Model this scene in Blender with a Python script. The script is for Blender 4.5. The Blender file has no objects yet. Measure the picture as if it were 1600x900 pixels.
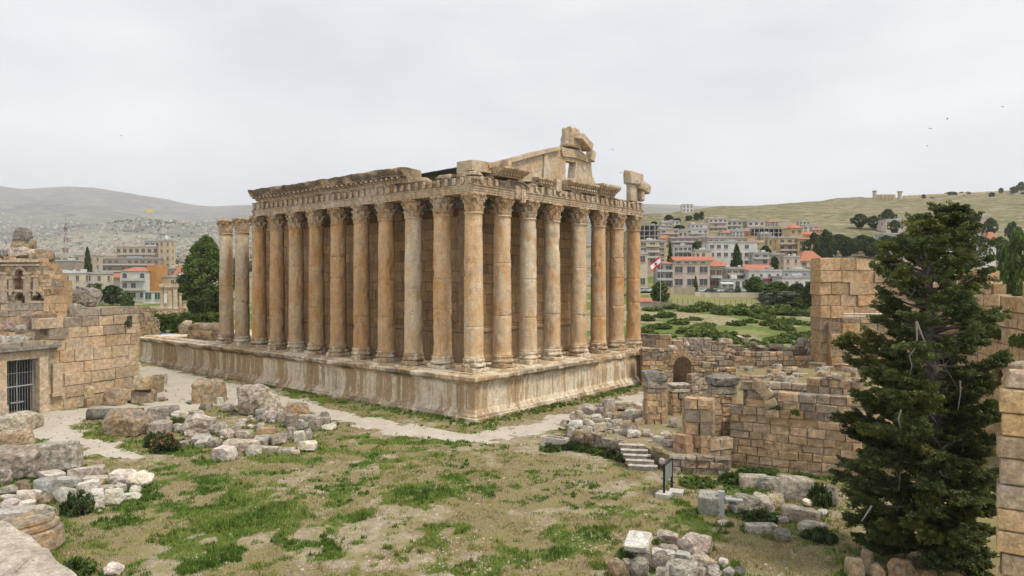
import bpy, math, random
import numpy as np
from mathutils import Vector, Matrix

# ------------------------------------------------------------------ camera, sky, sun, exposure
C = bpy.context.scene
F, CX, CY, CZ, YAW, PIT = 1081.555, 49.348, -53.382, 14.129, -0.69075, -0.01105
HOR = 438.0
cam_d = bpy.data.cameras.new('camera'); cam = bpy.data.objects.new('camera', cam_d); C.collection.objects.link(cam)
cam.location = (CX, CY, CZ); cam.rotation_euler = (math.pi / 2 + PIT, 0, -YAW)
cam_d.sensor_width = 36; cam_d.lens = F * 36 / 1600; cam_d.clip_start = .5; cam_d.clip_end = 40000
C.camera = cam
SUN_EL = 60                     # degrees
SUN_DIR = (0.85, 0.10)         # where the veiled sun stands, seen from the temple
w = bpy.data.worlds.new('World'); C.world = w; w.use_nodes = True
nt = w.node_tree; nt.nodes.clear()
def nn(t, ty, **kw):
    n = t.nodes.new(ty)
    for k, v in kw.items(): setattr(n, k, v)
    return n
sky = nn(nt, 'ShaderNodeTexSky', sky_type='NISHITA', sun_disc=False)
sky.sun_elevation = math.radians(SUN_EL); sky.sun_rotation = math.atan2(SUN_DIR[0], SUN_DIR[1])
sky.dust_density = 3.0; sky.altitude = 1100
tc = nn(nt, 'ShaderNodeTexCoord'); mp = nn(nt, 'ShaderNodeMapping'); mp.inputs['Scale'].default_value = (1.0, 1.0, 3.0)
nz = nn(nt, 'ShaderNodeTexNoise'); nz.inputs['Scale'].default_value = 2.2; nz.inputs['Detail'].default_value = 6; nz.inputs['Roughness'].default_value = .55
rp = nn(nt, 'ShaderNodeValToRGB'); rp.color_ramp.elements[0].position = .33; rp.color_ramp.elements[1].position = .68
rp.color_ramp.elements[0].color = (6.4, 6.55, 6.95, 1); rp.color_ramp.elements[1].color = (8.5, 8.6, 8.85, 1)
mx = nn(nt, 'ShaderNodeMix', data_type='RGBA'); mx.inputs[0].default_value = .93
bg = nn(nt, 'ShaderNodeBackground'); bg.inputs['Strength'].default_value = .0560
wo = nn(nt, 'ShaderNodeOutputWorld')
L = nt.links.new
L(tc.outputs['Generated'], mp.inputs[0]); L(mp.outputs[0], nz.inputs['Vector']); L(nz.outputs[0], rp.inputs[0])
sz = nn(nt, 'ShaderNodeSeparateXYZ'); L(tc.outputs['Generated'], sz.inputs[0]); hz_ = nn(nt, 'ShaderNodeMapRange'); hz_.inputs[1].default_value = -.02; hz_.inputs[2].default_value = .40; hz_.inputs[3].default_value = 1.14; hz_.inputs[4].default_value = .98; L(sz.outputs[2], hz_.inputs[0])
br = nn(nt, 'ShaderNodeMix', data_type='RGBA', blend_type='MULTIPLY'); br.inputs[0].default_value = 1; L(rp.outputs[0], br.inputs[6]); L(hz_.outputs[0], br.inputs[7])
L(sky.outputs[0], mx.inputs[6]); L(br.outputs[2], mx.inputs[7]); L(mx.outputs[2], bg.inputs['Color']); L(bg.outputs[0], wo.inputs[0])
sl = bpy.data.lights.new('sun', 'SUN'); sl.energy = 1.5; sl.angle = math.radians(14); sl.color = (1, .935, .83)
so = bpy.data.objects.new('sun', sl); C.collection.objects.link(so)
se = math.radians(SUN_EL); so.location = (60, -30, 90)
so.rotation_euler = Vector((SUN_DIR[0] * math.cos(se), SUN_DIR[1] * math.cos(se), math.sin(se) * math.hypot(*SUN_DIR))).to_track_quat('Z', 'Y').to_euler()
C.view_settings.view_transform = 'Standard'; C.view_settings.look = 'None'; C.view_settings.gamma = 1
C.view_settings.exposure = 1.08; C.view_settings.use_curve_mapping = False
C.render.engine = 'CYCLES'; C.cycles.max_bounces = 6; C.cycles.diffuse_bounces = 1; C.cycles.volume_bounces = 1
C.cycles.use_denoising = True

# ------------------------------------------------------------------ geometry of the view: helpers that give real points in the place
FW = np.array([math.sin(YAW), math.cos(YAW), 0.0]); RT = np.array([math.cos(YAW), -math.sin(YAW), 0.0])
_fw = np.array([math.sin(YAW) * math.cos(PIT), math.cos(YAW) * math.cos(PIT), math.sin(PIT)]); _up = np.cross(RT, _fw)
CAM = np.array([CX, CY, CZ])
def ray(px, py): return _fw + RT * (px - 800) / F - _up * (py - 450) / F
def at(px, py, z=0.0):
    d = ray(px, py); return CAM + d * (z - CZ) / d[2]
def dep(px, py, D):
    d = ray(px, py); return CAM + d * D / (d @ FW)
def onx(px, py, X):
    d = ray(px, py); return CAM + d * (X - CX) / d[0]
def depth_of(p): return float((np.asarray(p)[:2] - CAM[:2]) @ FW[:2])
def uD(x, y):
    dx, dy = x - CX, y - CY; D = dx * FW[0] + dy * FW[1]
    return 800 + F * (dx * RT[0] + dy * RT[1]) / D, D
FACE = math.atan2(RT[1], RT[0])         # heading of a face that looks back at the viewer

# ------------------------------------------------------------------ noise
def _h(i, j, k, s):
    n = (i * 374761393 + j * 668265263 + k * 2147483647 + s * 1274126177) & 0xFFFFFFFF
    n = ((n ^ (n >> 13)) * 1274126177) & 0xFFFFFFFF
    return ((n ^ (n >> 16)) & 0xFFFF) / 65535.0
def vnoise(P, s=0):
    P = np.asarray(P, float); I = np.floor(P).astype(np.int64); f = P - I; f = f * f * (3 - 2 * f)
    r = 0
    for a in (0, 1):
        wa = f[:, 0] if a else 1 - f[:, 0]
        for b in (0, 1):
            wb = f[:, 1] if b else 1 - f[:, 1]
            for c in (0, 1):
                wc = f[:, 2] if c else 1 - f[:, 2]
                r = r + wa * wb * wc * _h(I[:, 0] + a, I[:, 1] + b, I[:, 2] + c, s)
    return r
def fbm(P, s=0, o=4, g=.5):
    P = np.asarray(P, float); r = 0; a = 1; t = 0
    for k in range(o):
        r = r + a * vnoise(P, s + k * 17); t += a; a *= g; P = P * 2.03
    return r / t
def sstep(a, b, x):
    t = np.clip((x - a) / (b - a), 0, 1); return t * t * (3 - 2 * t)

# ------------------------------------------------------------------ objects
def tag(o, label=None, cat=None, group=None, kind=None):
    if label: o['label'] = label
    if cat: o['category'] = cat
    if group: o['group'] = group
    if kind: o['kind'] = kind
    return o
def thing(name, label, cat, loc=(0, 0, 0), rz=0, group=None):
    o = bpy.data.objects.new(name, None); C.collection.objects.link(o); o.location = loc; o.rotation_euler = (0, 0, rz); o.empty_display_size = .3
    return tag(o, label, cat, group)
def mesh_obj(name, V, Fc, mat, parent=None, col=None, smooth=False, loc=None, rz=0, mats=None, midx=None):
    """one mesh object; V in world (or in the parent's) coordinates, loc becomes its origin"""
    V = np.asarray(V, float).reshape(-1, 3)
    if loc is not None:
        V = V - np.asarray(loc)
    me = bpy.data.meshes.new(name)
    if isinstance(Fc, np.ndarray):
        n, k = Fc.shape
        me.vertices.add(len(V)); me.vertices.foreach_set('co', V.astype(np.float32).ravel())
        me.loops.add(n * k); me.loops.foreach_set('vertex_index', Fc.astype(np.int32).ravel())
        me.polygons.add(n); me.polygons.foreach_set('loop_start', np.arange(0, n * k, k, dtype=np.int32))
        me.update(calc_edges=True)
    else:
        me.from_pydata(V.tolist(), [], Fc); me.update()
    a = me.color_attributes.new('Col', 'FLOAT_COLOR', 'POINT')
    cc = np.ones((len(V), 4), np.float32)
    if col is not None:
        col = np.asarray(col, np.float32); cc[:, :col.shape[1]] = col
    a.data.foreach_set('color', cc.ravel())
    for m in (mats or [mat]): me.materials.append(m)
    if midx is not None: me.polygons.foreach_set('material_index', np.asarray(midx, np.int32))
    if smooth: me.polygons.foreach_set('use_smooth', np.ones(len(me.polygons), bool))
    me.validate()
    o = bpy.data.objects.new(name, me); C.collection.objects.link(o)
    if parent: o.parent = parent
    if loc is not None: o.location = loc
    if rz: o.rotation_euler = (0, 0, rz)
    return o
def copy_tree(o, parent=None):
    c = o.copy(); C.collection.objects.link(c); c.parent = parent
    for ch in list(o.children): copy_tree(ch, c)
    return c

class MB:
    def __init__(s): s.v = []; s.f = []; s.c = []; s.m = []
    def add(s, V, Fc, col=(1, 1, 1), m=0):
        b = len(s.v); V = np.asarray(V, float).reshape(-1, 3)
        s.v.extend(V.tolist()); s.f.extend([tuple(int(i) + b for i in f) for f in Fc]); s.m.extend([m] * len(Fc))
        col = np.asarray(col, float)
        s.c.extend([tuple(col)] * len(V) if col.ndim == 1 else [tuple(x) for x in col])
        return s
    def box(s, c, d, rz=0, col=(1, 1, 1), m=0, rx=0, ry=0):
        x, y, z = d[0] / 2, d[1] / 2, d[2] / 2
        V = np.array([(-x, -y, -z), (x, -y, -z), (x, y, -z), (-x, y, -z), (-x, -y, z), (x, -y, z), (x, y, z), (-x, y, z)])
        if rz or rx or ry:
            V = V @ np.array((Matrix.Rotation(rz, 3, 'Z') @ Matrix.Rotation(ry, 3, 'Y') @ Matrix.Rotation(rx, 3, 'X'))).T
        return s.add(V + np.asarray(c, float), BOXF, col, m)
    def tube(s, pts, rad, n=6, col=(1, 1, 1), m=0, cap=True):
        pts = [np.asarray(p, float) for p in pts]; rad = rad if hasattr(rad, '__len__') else [rad] * len(pts)
        V = []; prev = None
        for i, p in enumerate(pts):
            t = pts[min(i + 1, len(pts) - 1)] - pts[max(i - 1, 0)]; t = t / (np.linalg.norm(t) + 1e-9)
            a = np.cross(t, (0, 0, 1.0)) if abs(t[2]) < .95 else np.cross(t, (1.0, 0, 0))
            if prev is not None:
                a2 = prev - t * (prev @ t)
                if np.linalg.norm(a2) > 1e-4: a = a2
            a = a / np.linalg.norm(a); prev = a; b = np.cross(t, a)
            for k in range(n):
                q = 2 * math.pi * k / n; V.append(p + rad[i] * (a * math.cos(q) + b * math.sin(q)))
        Fc = [(i * n + k, i * n + (k + 1) % n, (i + 1) * n + (k + 1) % n, (i + 1) * n + k) for i in range(len(pts) - 1) for k in range(n)]
        if cap: Fc += [tuple(range(n))[::-1], tuple(range((len(pts) - 1) * n, len(pts) * n))]
        return s.add(V, Fc, col, m)
    def lathe(s, prof, n=24, c=(0, 0, 0), col=(1, 1, 1), m=0, caps=True):
        V = [(c[0] + r * math.cos(2 * math.pi * k / n), c[1] + r * math.sin(2 * math.pi * k / n), c[2] + z) for r, z in prof for k in range(n)]
        Fc = [(i * n + k, i * n + (k + 1) % n, (i + 1) * n + (k + 1) % n, (i + 1) * n + k) for i in range(len(prof) - 1) for k in range(n)]
        if caps: Fc += [tuple(range(n))[::-1], tuple(range((len(prof) - 1) * n, len(prof) * n))]
        return s.add(V, Fc, col, m)
    def prism(s, poly, vec, col=(1, 1, 1), m=0):
        """flat outline (3-D points) pushed along vec"""
        P = np.asarray(poly, float); n = len(P); V = np.vstack([P, P + np.asarray(vec, float)])
        Fc = [tuple(range(n))[::-1], tuple(range(n, 2 * n))] + [(i, (i + 1) % n, n + (i + 1) % n, n + i) for i in range(n)]
        return s.add(V, Fc, col, m)
    def build(s, name, mat, parent=None, smooth=False, loc=None, rz=0, mats=None, disp=None):
        V = np.asarray(s.v, float).reshape(-1, 3)
        if disp: V = disp(V)
        return mesh_obj(name, V, s.f, mat, parent, np.asarray(s.c), smooth, loc, rz, mats, s.m if mats else None)
BOXF = [(0, 3, 2, 1), (4, 5, 6, 7), (0, 1, 5, 4), (1, 2, 6, 5), (2, 3, 7, 6), (3, 0, 4, 7)]
def rough(amp, sc, seed=0, o=3):
    def f(V):
        d = np.stack([fbm(V * sc + 31.7 * k, seed + k * 5, o) - .5 for k in range(3)], -1)
        return V + d * 2 * amp
    return f

# ------------------------------------------------------------------ materials
def mat_new(name):
    m = bpy.data.materials.new(name); m.use_nodes = True; t = m.node_tree
    return m, t, t.nodes['Principled BSDF'], t.links.new
def noise(t, vec, scale, detail=5, rough=.55, out=0):
    n = nn(t, 'ShaderNodeTexNoise'); n.inputs['Scale'].default_value = scale; n.inputs['Detail'].default_value = detail; n.inputs['Roughness'].default_value = rough
    if vec is not None: t.links.new(vec, n.inputs['Vector'])
    return n.outputs[out]
def ramp(t, src, *stops):
    r = nn(t, 'ShaderNodeValToRGB'); e = r.color_ramp.elements
    while len(e) < len(stops): e.new(.5)
    for i, (p, c) in enumerate(stops):
        e[i].position = p; e[i].color = (c, c, c, 1) if not hasattr(c, '__len__') else (*c, 1)
    t.links.new(src, r.inputs[0]); return r.outputs[0]
def mixc(t, fac, a, b, mode='MIX'):
    m = nn(t, 'ShaderNodeMix', data_type='RGBA', blend_type=mode)
    for i, x in ((0, fac), (6, a), (7, b)):
        if hasattr(x, 'is_linked') or hasattr(x, 'links'): t.links.new(x, m.inputs[i])
        elif i == 0: m.inputs[0].default_value = x
        else: m.inputs[i].default_value = (*x, 1) if len(x) == 3 else x
    return m.outputs[2]
def mathn(t, op, a, b=0.0, clamp=False):
    m = nn(t, 'ShaderNodeMath', operation=op, use_clamp=clamp)
    for i, x in ((0, a), (1, b)):
        if hasattr(x, 'links'): t.links.new(x, m.inputs[i])
        else: m.inputs[i].default_value = x
    return m.outputs[0]
def scaled(t, vec, s):
    m = nn(t, 'ShaderNodeMapping'); m.inputs['Scale'].default_value = s; t.links.new(vec, m.inputs[0]); return m.outputs[0]
def stone(name, pale, warm, grey, mixpos=(.38, .62), streak=0.0, lichen=.5, sc=.45, pits=.5, greyamt=.5, bump=.35, sfreq=1.2, panel=0, mott=0, k=1.0, med=(.62, 1.28)):
    m, t, b, L = mat_new(name)
    g = nn(t, 'ShaderNodeNewGeometry'); P = g.outputs['Position']
    a = nn(t, 'ShaderNodeAttribute'); a.attribute_name = 'Col'
    col = mixc(t, ramp(t, noise(t, P, sc, 7, .62), (mixpos[0], 0), (mixpos[1], 1)), pale, warm)
    sv = scaled(t, P, (sfreq, sfreq, .09))
    if mott:
        oi = nn(t, 'ShaderNodeObjectInfo'); mm = ramp(t, noise(t, scaled(t, P, (.30, .30, .17)), 1.0, 4, .55), (.42, 0), (.54, 1))
        mm = mathn(t, 'MULTIPLY', mathn(t, 'MULTIPLY', mm, mott), mathn(t, 'ADD', mathn(t, 'MULTIPLY', oi.outputs['Random'], .7), .4), True)
        col = mixc(t, mm, col, [x * 1.02 for x in warm])
        pg = ramp(t, noise(t, scaled(t, P, (.5, .5, .25)), 1.7, 5, .6), (.53, 0), (.58, 1)); col = mixc(t, mathn(t, 'MULTIPLY', pg, .6), col, [x * .95 for x in pale])
    if streak:
        s1 = ramp(t, noise(t, sv, 1.0, 6, .7), (.40, 0), (.56, 1))
        col = mixc(t, mathn(t, 'MULTIPLY', s1, streak), col, [x * 1.25 for x in pale])
        s2 = ramp(t, noise(t, scaled(t, P, (sfreq * 1.7 + .3, sfreq * 1.7, .13)), 1.0, 6, .7), (.50, 0), (.66, 1))
        col = mixc(t, mathn(t, 'MULTIPLY', s2, streak * .8), col, [x * .6 for x in warm])
        s3 = ramp(t, noise(t, scaled(t, P, (sfreq * 2.3, sfreq * 2.3 + .4, .16)), 1.0, 5, .7), (.60, 0), (.70, 1))
        col = mixc(t, mathn(t, 'MULTIPLY', s3, streak * .75), col, grey)
    if panel:
        p1 = ramp(t, noise(t, scaled(t, P, (.27, .27, .035)), 1.0, 6, .68), (.48, 0), (.515, 1)); col = mixc(t, mathn(t, 'MULTIPLY', p1, panel), col, [warm[0] * .80, warm[1] * .74, warm[2] * .68])
        p2 = ramp(t, noise(t, scaled(t, P, (1.3, 1.3, .07)), 1.0, 6, .7), (.545, 0), (.58, 1)); col = mixc(t, mathn(t, 'MULTIPLY', p2, panel * .8), col, [x * 1.12 for x in pale])
        p3 = ramp(t, noise(t, scaled(t, P, (.8, .9, .06)), 1.7, 6, .7), (.60, 0), (.64, 1)); col = mixc(t, mathn(t, 'MULTIPLY', p3, panel * .7), col, [x * .75 for x in grey])
    gr = ramp(t, noise(t, P, sc * 1.9, 8, .68), (.5, 0), (.66, 1))
    col = mixc(t, mathn(t, 'MULTIPLY', gr, greyamt), col, [x * 1.35 for x in grey])
    if lichen:
        sp = nn(t, 'ShaderNodeSeparateXYZ'); L(g.outputs['Normal'], sp.inputs[0])
        up = ramp(t, sp.outputs[2], (.15, .18), (.75, 1))
        li = ramp(t, noise(t, P, 1.4, 8, .7), (.43, 0), (.58, 1))
        col = mixc(t, mathn(t, 'MULTIPLY', mathn(t, 'MULTIPLY', up, li), lichen), col, grey)
    col = mixc(t, 1.0, col, ramp(t, noise(t, P, 2.4 * k, 7, .72), (.34, med[0]), (.66, med[1])), 'MULTIPLY')
    fine = ramp(t, noise(t, P, 9 * k, 6, .75), (.3, .62), (.7, 1.30))
    col = mixc(t, .9, col, fine, 'MULTIPLY')
    if pits:
        v = ramp(t, noise(t, P, 3.6 * k, 5, .75), (.33, 1), (.39, 0))
        col = mixc(t, mathn(t, 'MULTIPLY', v, pits), col, (.07, .055, .04))
    col = mixc(t, 1.0, col, a.outputs['Color'], 'MULTIPLY')
    if mott: col = mixc(t, 1.0, col, oi.outputs['Color'], 'MULTIPLY')
    L(col, b.inputs['Base Color']); b.inputs['Roughness'].default_value = .92; b.inputs['Specular IOR Level'].default_value = .15
    bp = nn(t, 'ShaderNodeBump'); bp.inputs['Strength'].default_value = bump; bp.inputs['Distance'].default_value = .16 / k
    L(noise(t, P, 3.6 * k, 9, .75), bp.inputs['Height']); L(bp.outputs[0], b.inputs['Normal'])
    return m
def plain(name, c, rough=.8, var=.25, sc=1.5, metal=0, spec=.3, attr=True):
    m, t, b, L = mat_new(name); g = nn(t, 'ShaderNodeNewGeometry')
    f = ramp(t, noise(t, g.outputs['Position'], sc, 6, .65), (.25, 1 - var), (.75, 1 + var * .6))
    col = mixc(t, 1.0, c, f, 'MULTIPLY')
    if attr:
        a = nn(t, 'ShaderNodeAttribute'); a.attribute_name = 'Col'; col = mixc(t, 1.0, col, a.outputs['Color'], 'MULTIPLY')
    L(col, b.inputs['Base Color']); b.inputs['Roughness'].default_value = rough; b.inputs['Metallic'].default_value = metal; b.inputs['Specular IOR Level'].default_value = spec
    return m
def leafm(name, c, c2, trans=.25):
    m, t, b, L = mat_new(name); g = nn(t, 'ShaderNodeNewGeometry')
    a = nn(t, 'ShaderNodeAttribute'); a.attribute_name = 'Col'
    col = mixc(t, ramp(t, noise(t, g.outputs['Position'], .9, 4), (.35, 0), (.65, 1)), c, c2)
    col = mixc(t, 1.0, col, a.outputs['Color'], 'MULTIPLY')
    L(col, b.inputs['Base Color']); b.inputs['Roughness'].default_value = .7; b.inputs['Specular IOR Level'].default_value = .2
    tr = nn(t, 'ShaderNodeBsdfTranslucent'); L(col, tr.inputs[0]); ms = nn(t, 'ShaderNodeMixShader'); ms.inputs[0].default_value = trans
    L(b.outputs[0], ms.inputs[1]); L(tr.outputs[0], ms.inputs[2]); L(ms.outputs[0], t.nodes['Material Output'].inputs[0])
    return m
M = {}
M['column'] = stone('column_stone', (.66, .54, .385), (.58, .335, .135), (.33, .285, .23), (.43, .57), .40, .35, .30, .6, .55, .35, .75, mott=.8, med=(.84, 1.12))
M['podium'] = stone('podium_stone', (.76, .665, .50), (.61, .45, .275), (.30, .26, .20), (.42, .62), .5, .4, .40, .35, .16, .3, 1.1, panel=.95, med=(.80, 1.12))
M['entab'] = stone('entablature_stone', (.62, .50, .35), (.52, .33, .165), (.185, .155, .125), (.38, .60), .75, .85, .5, .7, .6, .6, med=(.66, 1.2), panel=.35)
M['gable'] = stone('gable_stone', (.64, .53, .38), (.55, .375, .205), (.24, .21, .175), (.38, .62), 0, .75, .35, .6, .5, .7, med=(.74, 1.16))
M['capital'] = stone('capital_stone', (.62, .47, .30), (.52, .315, .145), (.19, .16, .13), (.38, .60), .1, .6, .7, .9, .6, .6, med=(.52, 1.25))
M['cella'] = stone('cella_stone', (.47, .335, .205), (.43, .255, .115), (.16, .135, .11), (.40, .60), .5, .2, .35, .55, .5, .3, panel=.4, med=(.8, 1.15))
M['buff'] = stone('buff_ashlar', (.64, .51, .355), (.58, .405, .235), (.30, .275, .235), (.42, .66), .2, .85, .33, .5, .65, .55)
M['brown'] = stone('brown_ashlar', (.62, .47, .31), (.56, .385, .22), (.235, .21, .18), (.38, .60), .1, .9, .5, .5, .35, .55)
M['orange'] = stone('orange_ashlar', (.60, .455, .295), (.54, .35, .175), (.26, .22, .17), (.38, .60), .3, .6, .45, .45, .40, .5)
M['rock'] = stone('grey_limestone', (.60, .53, .43), (.46, .36, .25), (.24, .225, .205), (.42, .66), 0, .55, .8, .7, .65, .9, med=(.42, 1.34), k=1.25)
M['white_rock'] = stone('pale_limestone', (.70, .64, .54), (.58, .49, .37), (.34, .32, .285), (.45, .68), 0, .25, .9, .5, .45, .8, med=(.6, 1.2))
M['ledge'] = stone('pitted_ledge_stone', (.62, .54, .44), (.50, .40, .30), (.34, .30, .26), (.42, .66), 0, .2, .7, .7, .4, .8, k=1.6, med=(.62, 1.2))
M['tan_rock'] = stone('tan_limestone', (.56, .43, .28), (.47, .30, .15), (.25, .23, .20), (.40, .62), .15, .9, .8, .6, .45, .8, med=(.52, 1.28))
M['dark_rock'] = stone('dark_lichen_and_shade_stone', (.36, .33, .285), (.30, .26, .21), (.17, .16, .145), (.40, .62), 0, .8, .8, .6, .6, .9, med=(.48, 1.4))  # lichened stones; on ceiling slabs and cella frieze also paints shade
M['pink_rock'] = stone('reddish_granite', (.42, .31, .26), (.34, .22, .175), (.27, .235, .21), (.40, .62), 0, .5, .8, .4, .4, .5)
# ------------------------------------------------------------------ terrain
_US = np.array([-700, 0, 345, 700, 960, 1000, 1060, 1130, 1200, 1300, 1400, 1500, 1600, 2300.])
_DS = np.array([0, 108, 130, 160, 185, 215, 235, 246, 262, 300, 350, 450, 550, 700, 900, 1100, 1300, 1700, 2300, 3000, 4500, 6500, 8500, 9500, 11500, 15000.])
def _col(u):
    if u <= 960:
        k = max(0, (u - 345) / 615) if u > 345 else 0
        z = np.interp(_DS, [0, 108, 150, 200, 300, 450, 700, 1500, 3000], [0, 0, 1.6, 3.2, 7.0, 13, 24, 66, 150])
        z2 = np.interp(_DS, [0, 108, 300, 450, 700, 1500, 3000], [0, 0, 12, 25, 50, 90, 150])
        return z * (1 - k) + z2 * k
    cy = np.interp(u, [960, 1000, 1030, 1060, 1090, 1130, 1190, 1250, 1300, 1360, 1440, 1500, 1560, 1600, 2300], [336, 333, 329, 326, 322, 319, 315, 313, 311, 308, 305, 302, 300, 296, 270])
    cd = np.interp(u, [960, 1100, 1250, 1600], [800, 900, 1100, 1200]); zc = CZ + (HOR - cy) * cd / F
    return np.interp(_DS, [0, 108, 130, 160, 185, 215, 235, 246, 262, 300, 350, 450, 550, 700, cd, cd + 500, cd + 1000, 3000],
                     [0, 0, 1.0, 2.4, 4.0, 7.2, 9.6, 10.2, 10.6, 17, 26, 45, 61, 61 + (zc - 61) * (150 / max(200, cd - 550)) ** .9, zc, zc - 40, zc - 60, 150])
_TAB = np.array([_col(u) for u in _US])
_RU = np.array([-700, 0, 40, 110, 150, 200, 240, 290, 330, 380, 600, 800, 1000, 1040, 1100, 1600, 2300.])
_RY = np.array([300, 291, 297, 293, 297, 306, 313, 320, 323, 320, 326, 322, 318, 319, 322, 318, 310.])
_RT = CZ + (HOR - _RY) * 9500 / F
def terrain(u, D):
    u = np.asarray(u, float); D = np.asarray(D, float); sh = np.broadcast(u, D).shape
    u = np.broadcast_to(u, sh).ravel(); D = np.broadcast_to(D, sh).ravel()
    iu = np.clip(np.searchsorted(_US, u) - 1, 0, len(_US) - 2); tu = np.clip((u - _US[iu]) / (_US[iu + 1] - _US[iu]), 0, 1)
    idx = np.clip(np.searchsorted(_DS, D) - 1, 0, len(_DS) - 2); td = np.clip((D - _DS[idx]) / (_DS[idx + 1] - _DS[idx]), 0, 1)
    z = (_TAB[iu, idx] * (1 - td) + _TAB[iu, idx + 1] * td) * (1 - tu) + (_TAB[iu + 1, idx] * (1 - td) + _TAB[iu + 1, idx + 1] * td) * tu
    lat = (u - 800) / F * D
    zr = np.interp(u, _RU, _RT)
    far = np.interp(D, [3000, 4500, 6500, 8500, 9500, 15000], [0, .22, .50, .86, 1, .8])
    P = np.stack([lat / 1500, D / 1500, 0 * D], -1)
    zm = 150 + (zr - 150) * np.clip(far + (fbm(P, 3, 5) - .5) * .42 * np.interp(D, [3000, 5000, 8500, 9500, 15000], [0, 1, .45, .03, .3]), 0, 2)
    # a wooded knoll in the valley, in front of the mountains
    kn = 105 * np.exp(-(((lat - (235 - 800) / F * 3300) / 420) ** 2)) * np.exp(-(((D - 3300) / 500) ** 2))
    z = np.where(D > 3000, zm, z) + kn
    n2 = np.stack([lat / 60, D / 60, 0 * D], -1)
    z = z + (fbm(n2, 9, 4) - .5) * np.interp(D, [0, 115, 170, 260, 330, 600, 1000, 3000], [0, 0, 1.2, .8, 2, 9, 10, 30]) * np.where(D < 3000, 1, 0)
    n3 = np.stack([lat / 5, D / 5, 0 * D], -1)
    z = z + (fbm(n3, 4, 3) - .5) * np.interp(D, [0, 90, 130, 200], [.10, .10, .35, .6]) * (D < 260)
    return z.reshape(sh)
def tz(u, D): return float(terrain(np.array([u]), np.array([D]))[0])
def gp(u, D):
    p = CAM + (FW + RT * (u - 800) / F) * D; p = p.copy(); p[2] = tz(u, D); return p
def inpoly(px, py, poly):
    r = np.zeros(px.shape, bool); n = len(poly)
    for i in range(n):
        x1, y1 = poly[i]; x2, y2 = poly[(i + 1) % n]
        if y1 == y2: continue
        c = ((y1 > py) != (y2 > py)) & (px < (x2 - x1) * (py - y1) / (y2 - y1) + x1); r ^= c
    return r
def ground_poly(pts): return [tuple(at(x, y, 0)[:2]) for x, y in pts]
PATH_MAIN = ground_poly([(196, 566), (260, 578), (345, 596), (400, 610), (455, 622), (520, 640), (575, 652), (640, 664), (700, 674), (745, 678), (800, 672), (850, 655), (925, 634), (1005, 612), (1014, 618), (945, 645), (895, 664), (852, 682), (800, 686), (770, 692), (690, 688), (600, 675), (540, 663), (470, 645), (425, 630), (350, 634), (255, 648), (225, 640), (205, 610)])
PATH_GATE = ground_poly([(-60, 652), (20, 645), (110, 640), (190, 630), (232, 634), (240, 652), (135, 656), (112, 668), (140, 686), (215, 708), (232, 716), (190, 722), (125, 704), (60, 684), (-60, 690)])
def near_masks(x, y):
    """grass, bare soil and path weights on the site's ground"""
    P = np.stack([x, y, 0 * x], -1)
    g = fbm(P / 5.5, 21, 5) * .55 + fbm(P / 1.3, 22, 4) * .55
    u, D = uD(x, y)
    py = HOR + CZ * F / np.maximum(D, 5)
    bias = np.interp(u, [0, 200, 400, 620, 800, 1000, 1300], [.06, .05, .05, .04, -.03, -.06, -.06]) + np.interp(py, [640, 690, 740, 800, 900], [-.05, .0, .05, .03, .03])
    bias = bias - .18 * np.exp(-((u - 870) / 110) ** 2 - ((py - 700) / 22) ** 2) - .12 * np.exp(-((u - 980) / 110) ** 2 - ((py - 725) / 25) ** 2)
    green = sstep(.575, .72, g + bias)
    dry = sstep(.36, .56, fbm(P / 6, 41, 4) * .6 + fbm(P / 1.5, 42, 3) * .4)
    soil = sstep(.52, .62, fbm(P / 4.5, 51, 4) * .7 + fbm(P / 1.1, 52, 3) * .3 - bias * .5)
    return green, dry, soil
def ground_mat(name, dirt, dryc, green, haze=0):
    m, t, b, L = mat_new(name); g = nn(t, 'ShaderNodeNewGeometry'); P = g.outputs['Position']
    a = nn(t, 'ShaderNodeAttribute'); a.attribute_name = 'Col'; s = nn(t, 'ShaderNodeSeparateColor'); L(a.outputs['Color'], s.inputs[0])
    col = mixc(t, ramp(t, noise(t, P, 1.7, 8, .7), (.35, 0), (.65, 1)), dirt, [x * .72 for x in dirt])
    speck = ramp(t, noise(t, P, 5.0, 4, .65), (.57, 0), (.62, 1))
    col = mixc(t, mathn(t, 'MULTIPLY', speck, .7), col, (.55, .49, .40))
    col = mixc(t, 1.0, col, ramp(t, noise(t, P, 1.1, 8, .75), (.34, .62), (.66, 1.18)), 'MULTIPLY')
    nd = mathn(t, 'ADD', s.outputs[1], mathn(t, 'MULTIPLY', mathn(t, 'SUBTRACT', noise(t, P, 3.5, 7, .75), .5), 1.7))
    col = mixc(t, ramp(t, nd, (.35, 0), (.6, 1)), col, mixc(t, ramp(t, noise(t, P, 5, 6, .7), (.35, 0), (.65, 1)), dryc, [x * .6 for x in dryc]))
    col = mixc(t, ramp(t, noise(t, P, .75, 7, .72), (.47, 0), (.60, .75)), col, (.235, .215, .075))
    ng = mathn(t, 'ADD', s.outputs[0], mathn(t, 'MULTIPLY', mathn(t, 'SUBTRACT', noise(t, P, 2.6, 8, .75), .5), 1.5))
    col = mixc(t, ramp(t, ng, (.35, 0), (.62, 1)), col, mixc(t, ramp(t, noise(t, P, 4, 6, .7), (.35, 0), (.65, 1)), green, [x * .55 for x in green]))
    L(col, b.inputs['Base Color']); b.inputs['Roughness'].default_value = .95; b.inputs['Specular IOR Level'].default_value = .1
    bp = nn(t, 'ShaderNodeBump'); bp.inputs['Strength'].default_value = .5; bp.inputs['Distance'].default_value = .15; L(noise(t, P, 5, 8, .75), bp.inputs['Height']); L(bp.outputs[0], b.inputs['Normal'])
    return m
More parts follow.
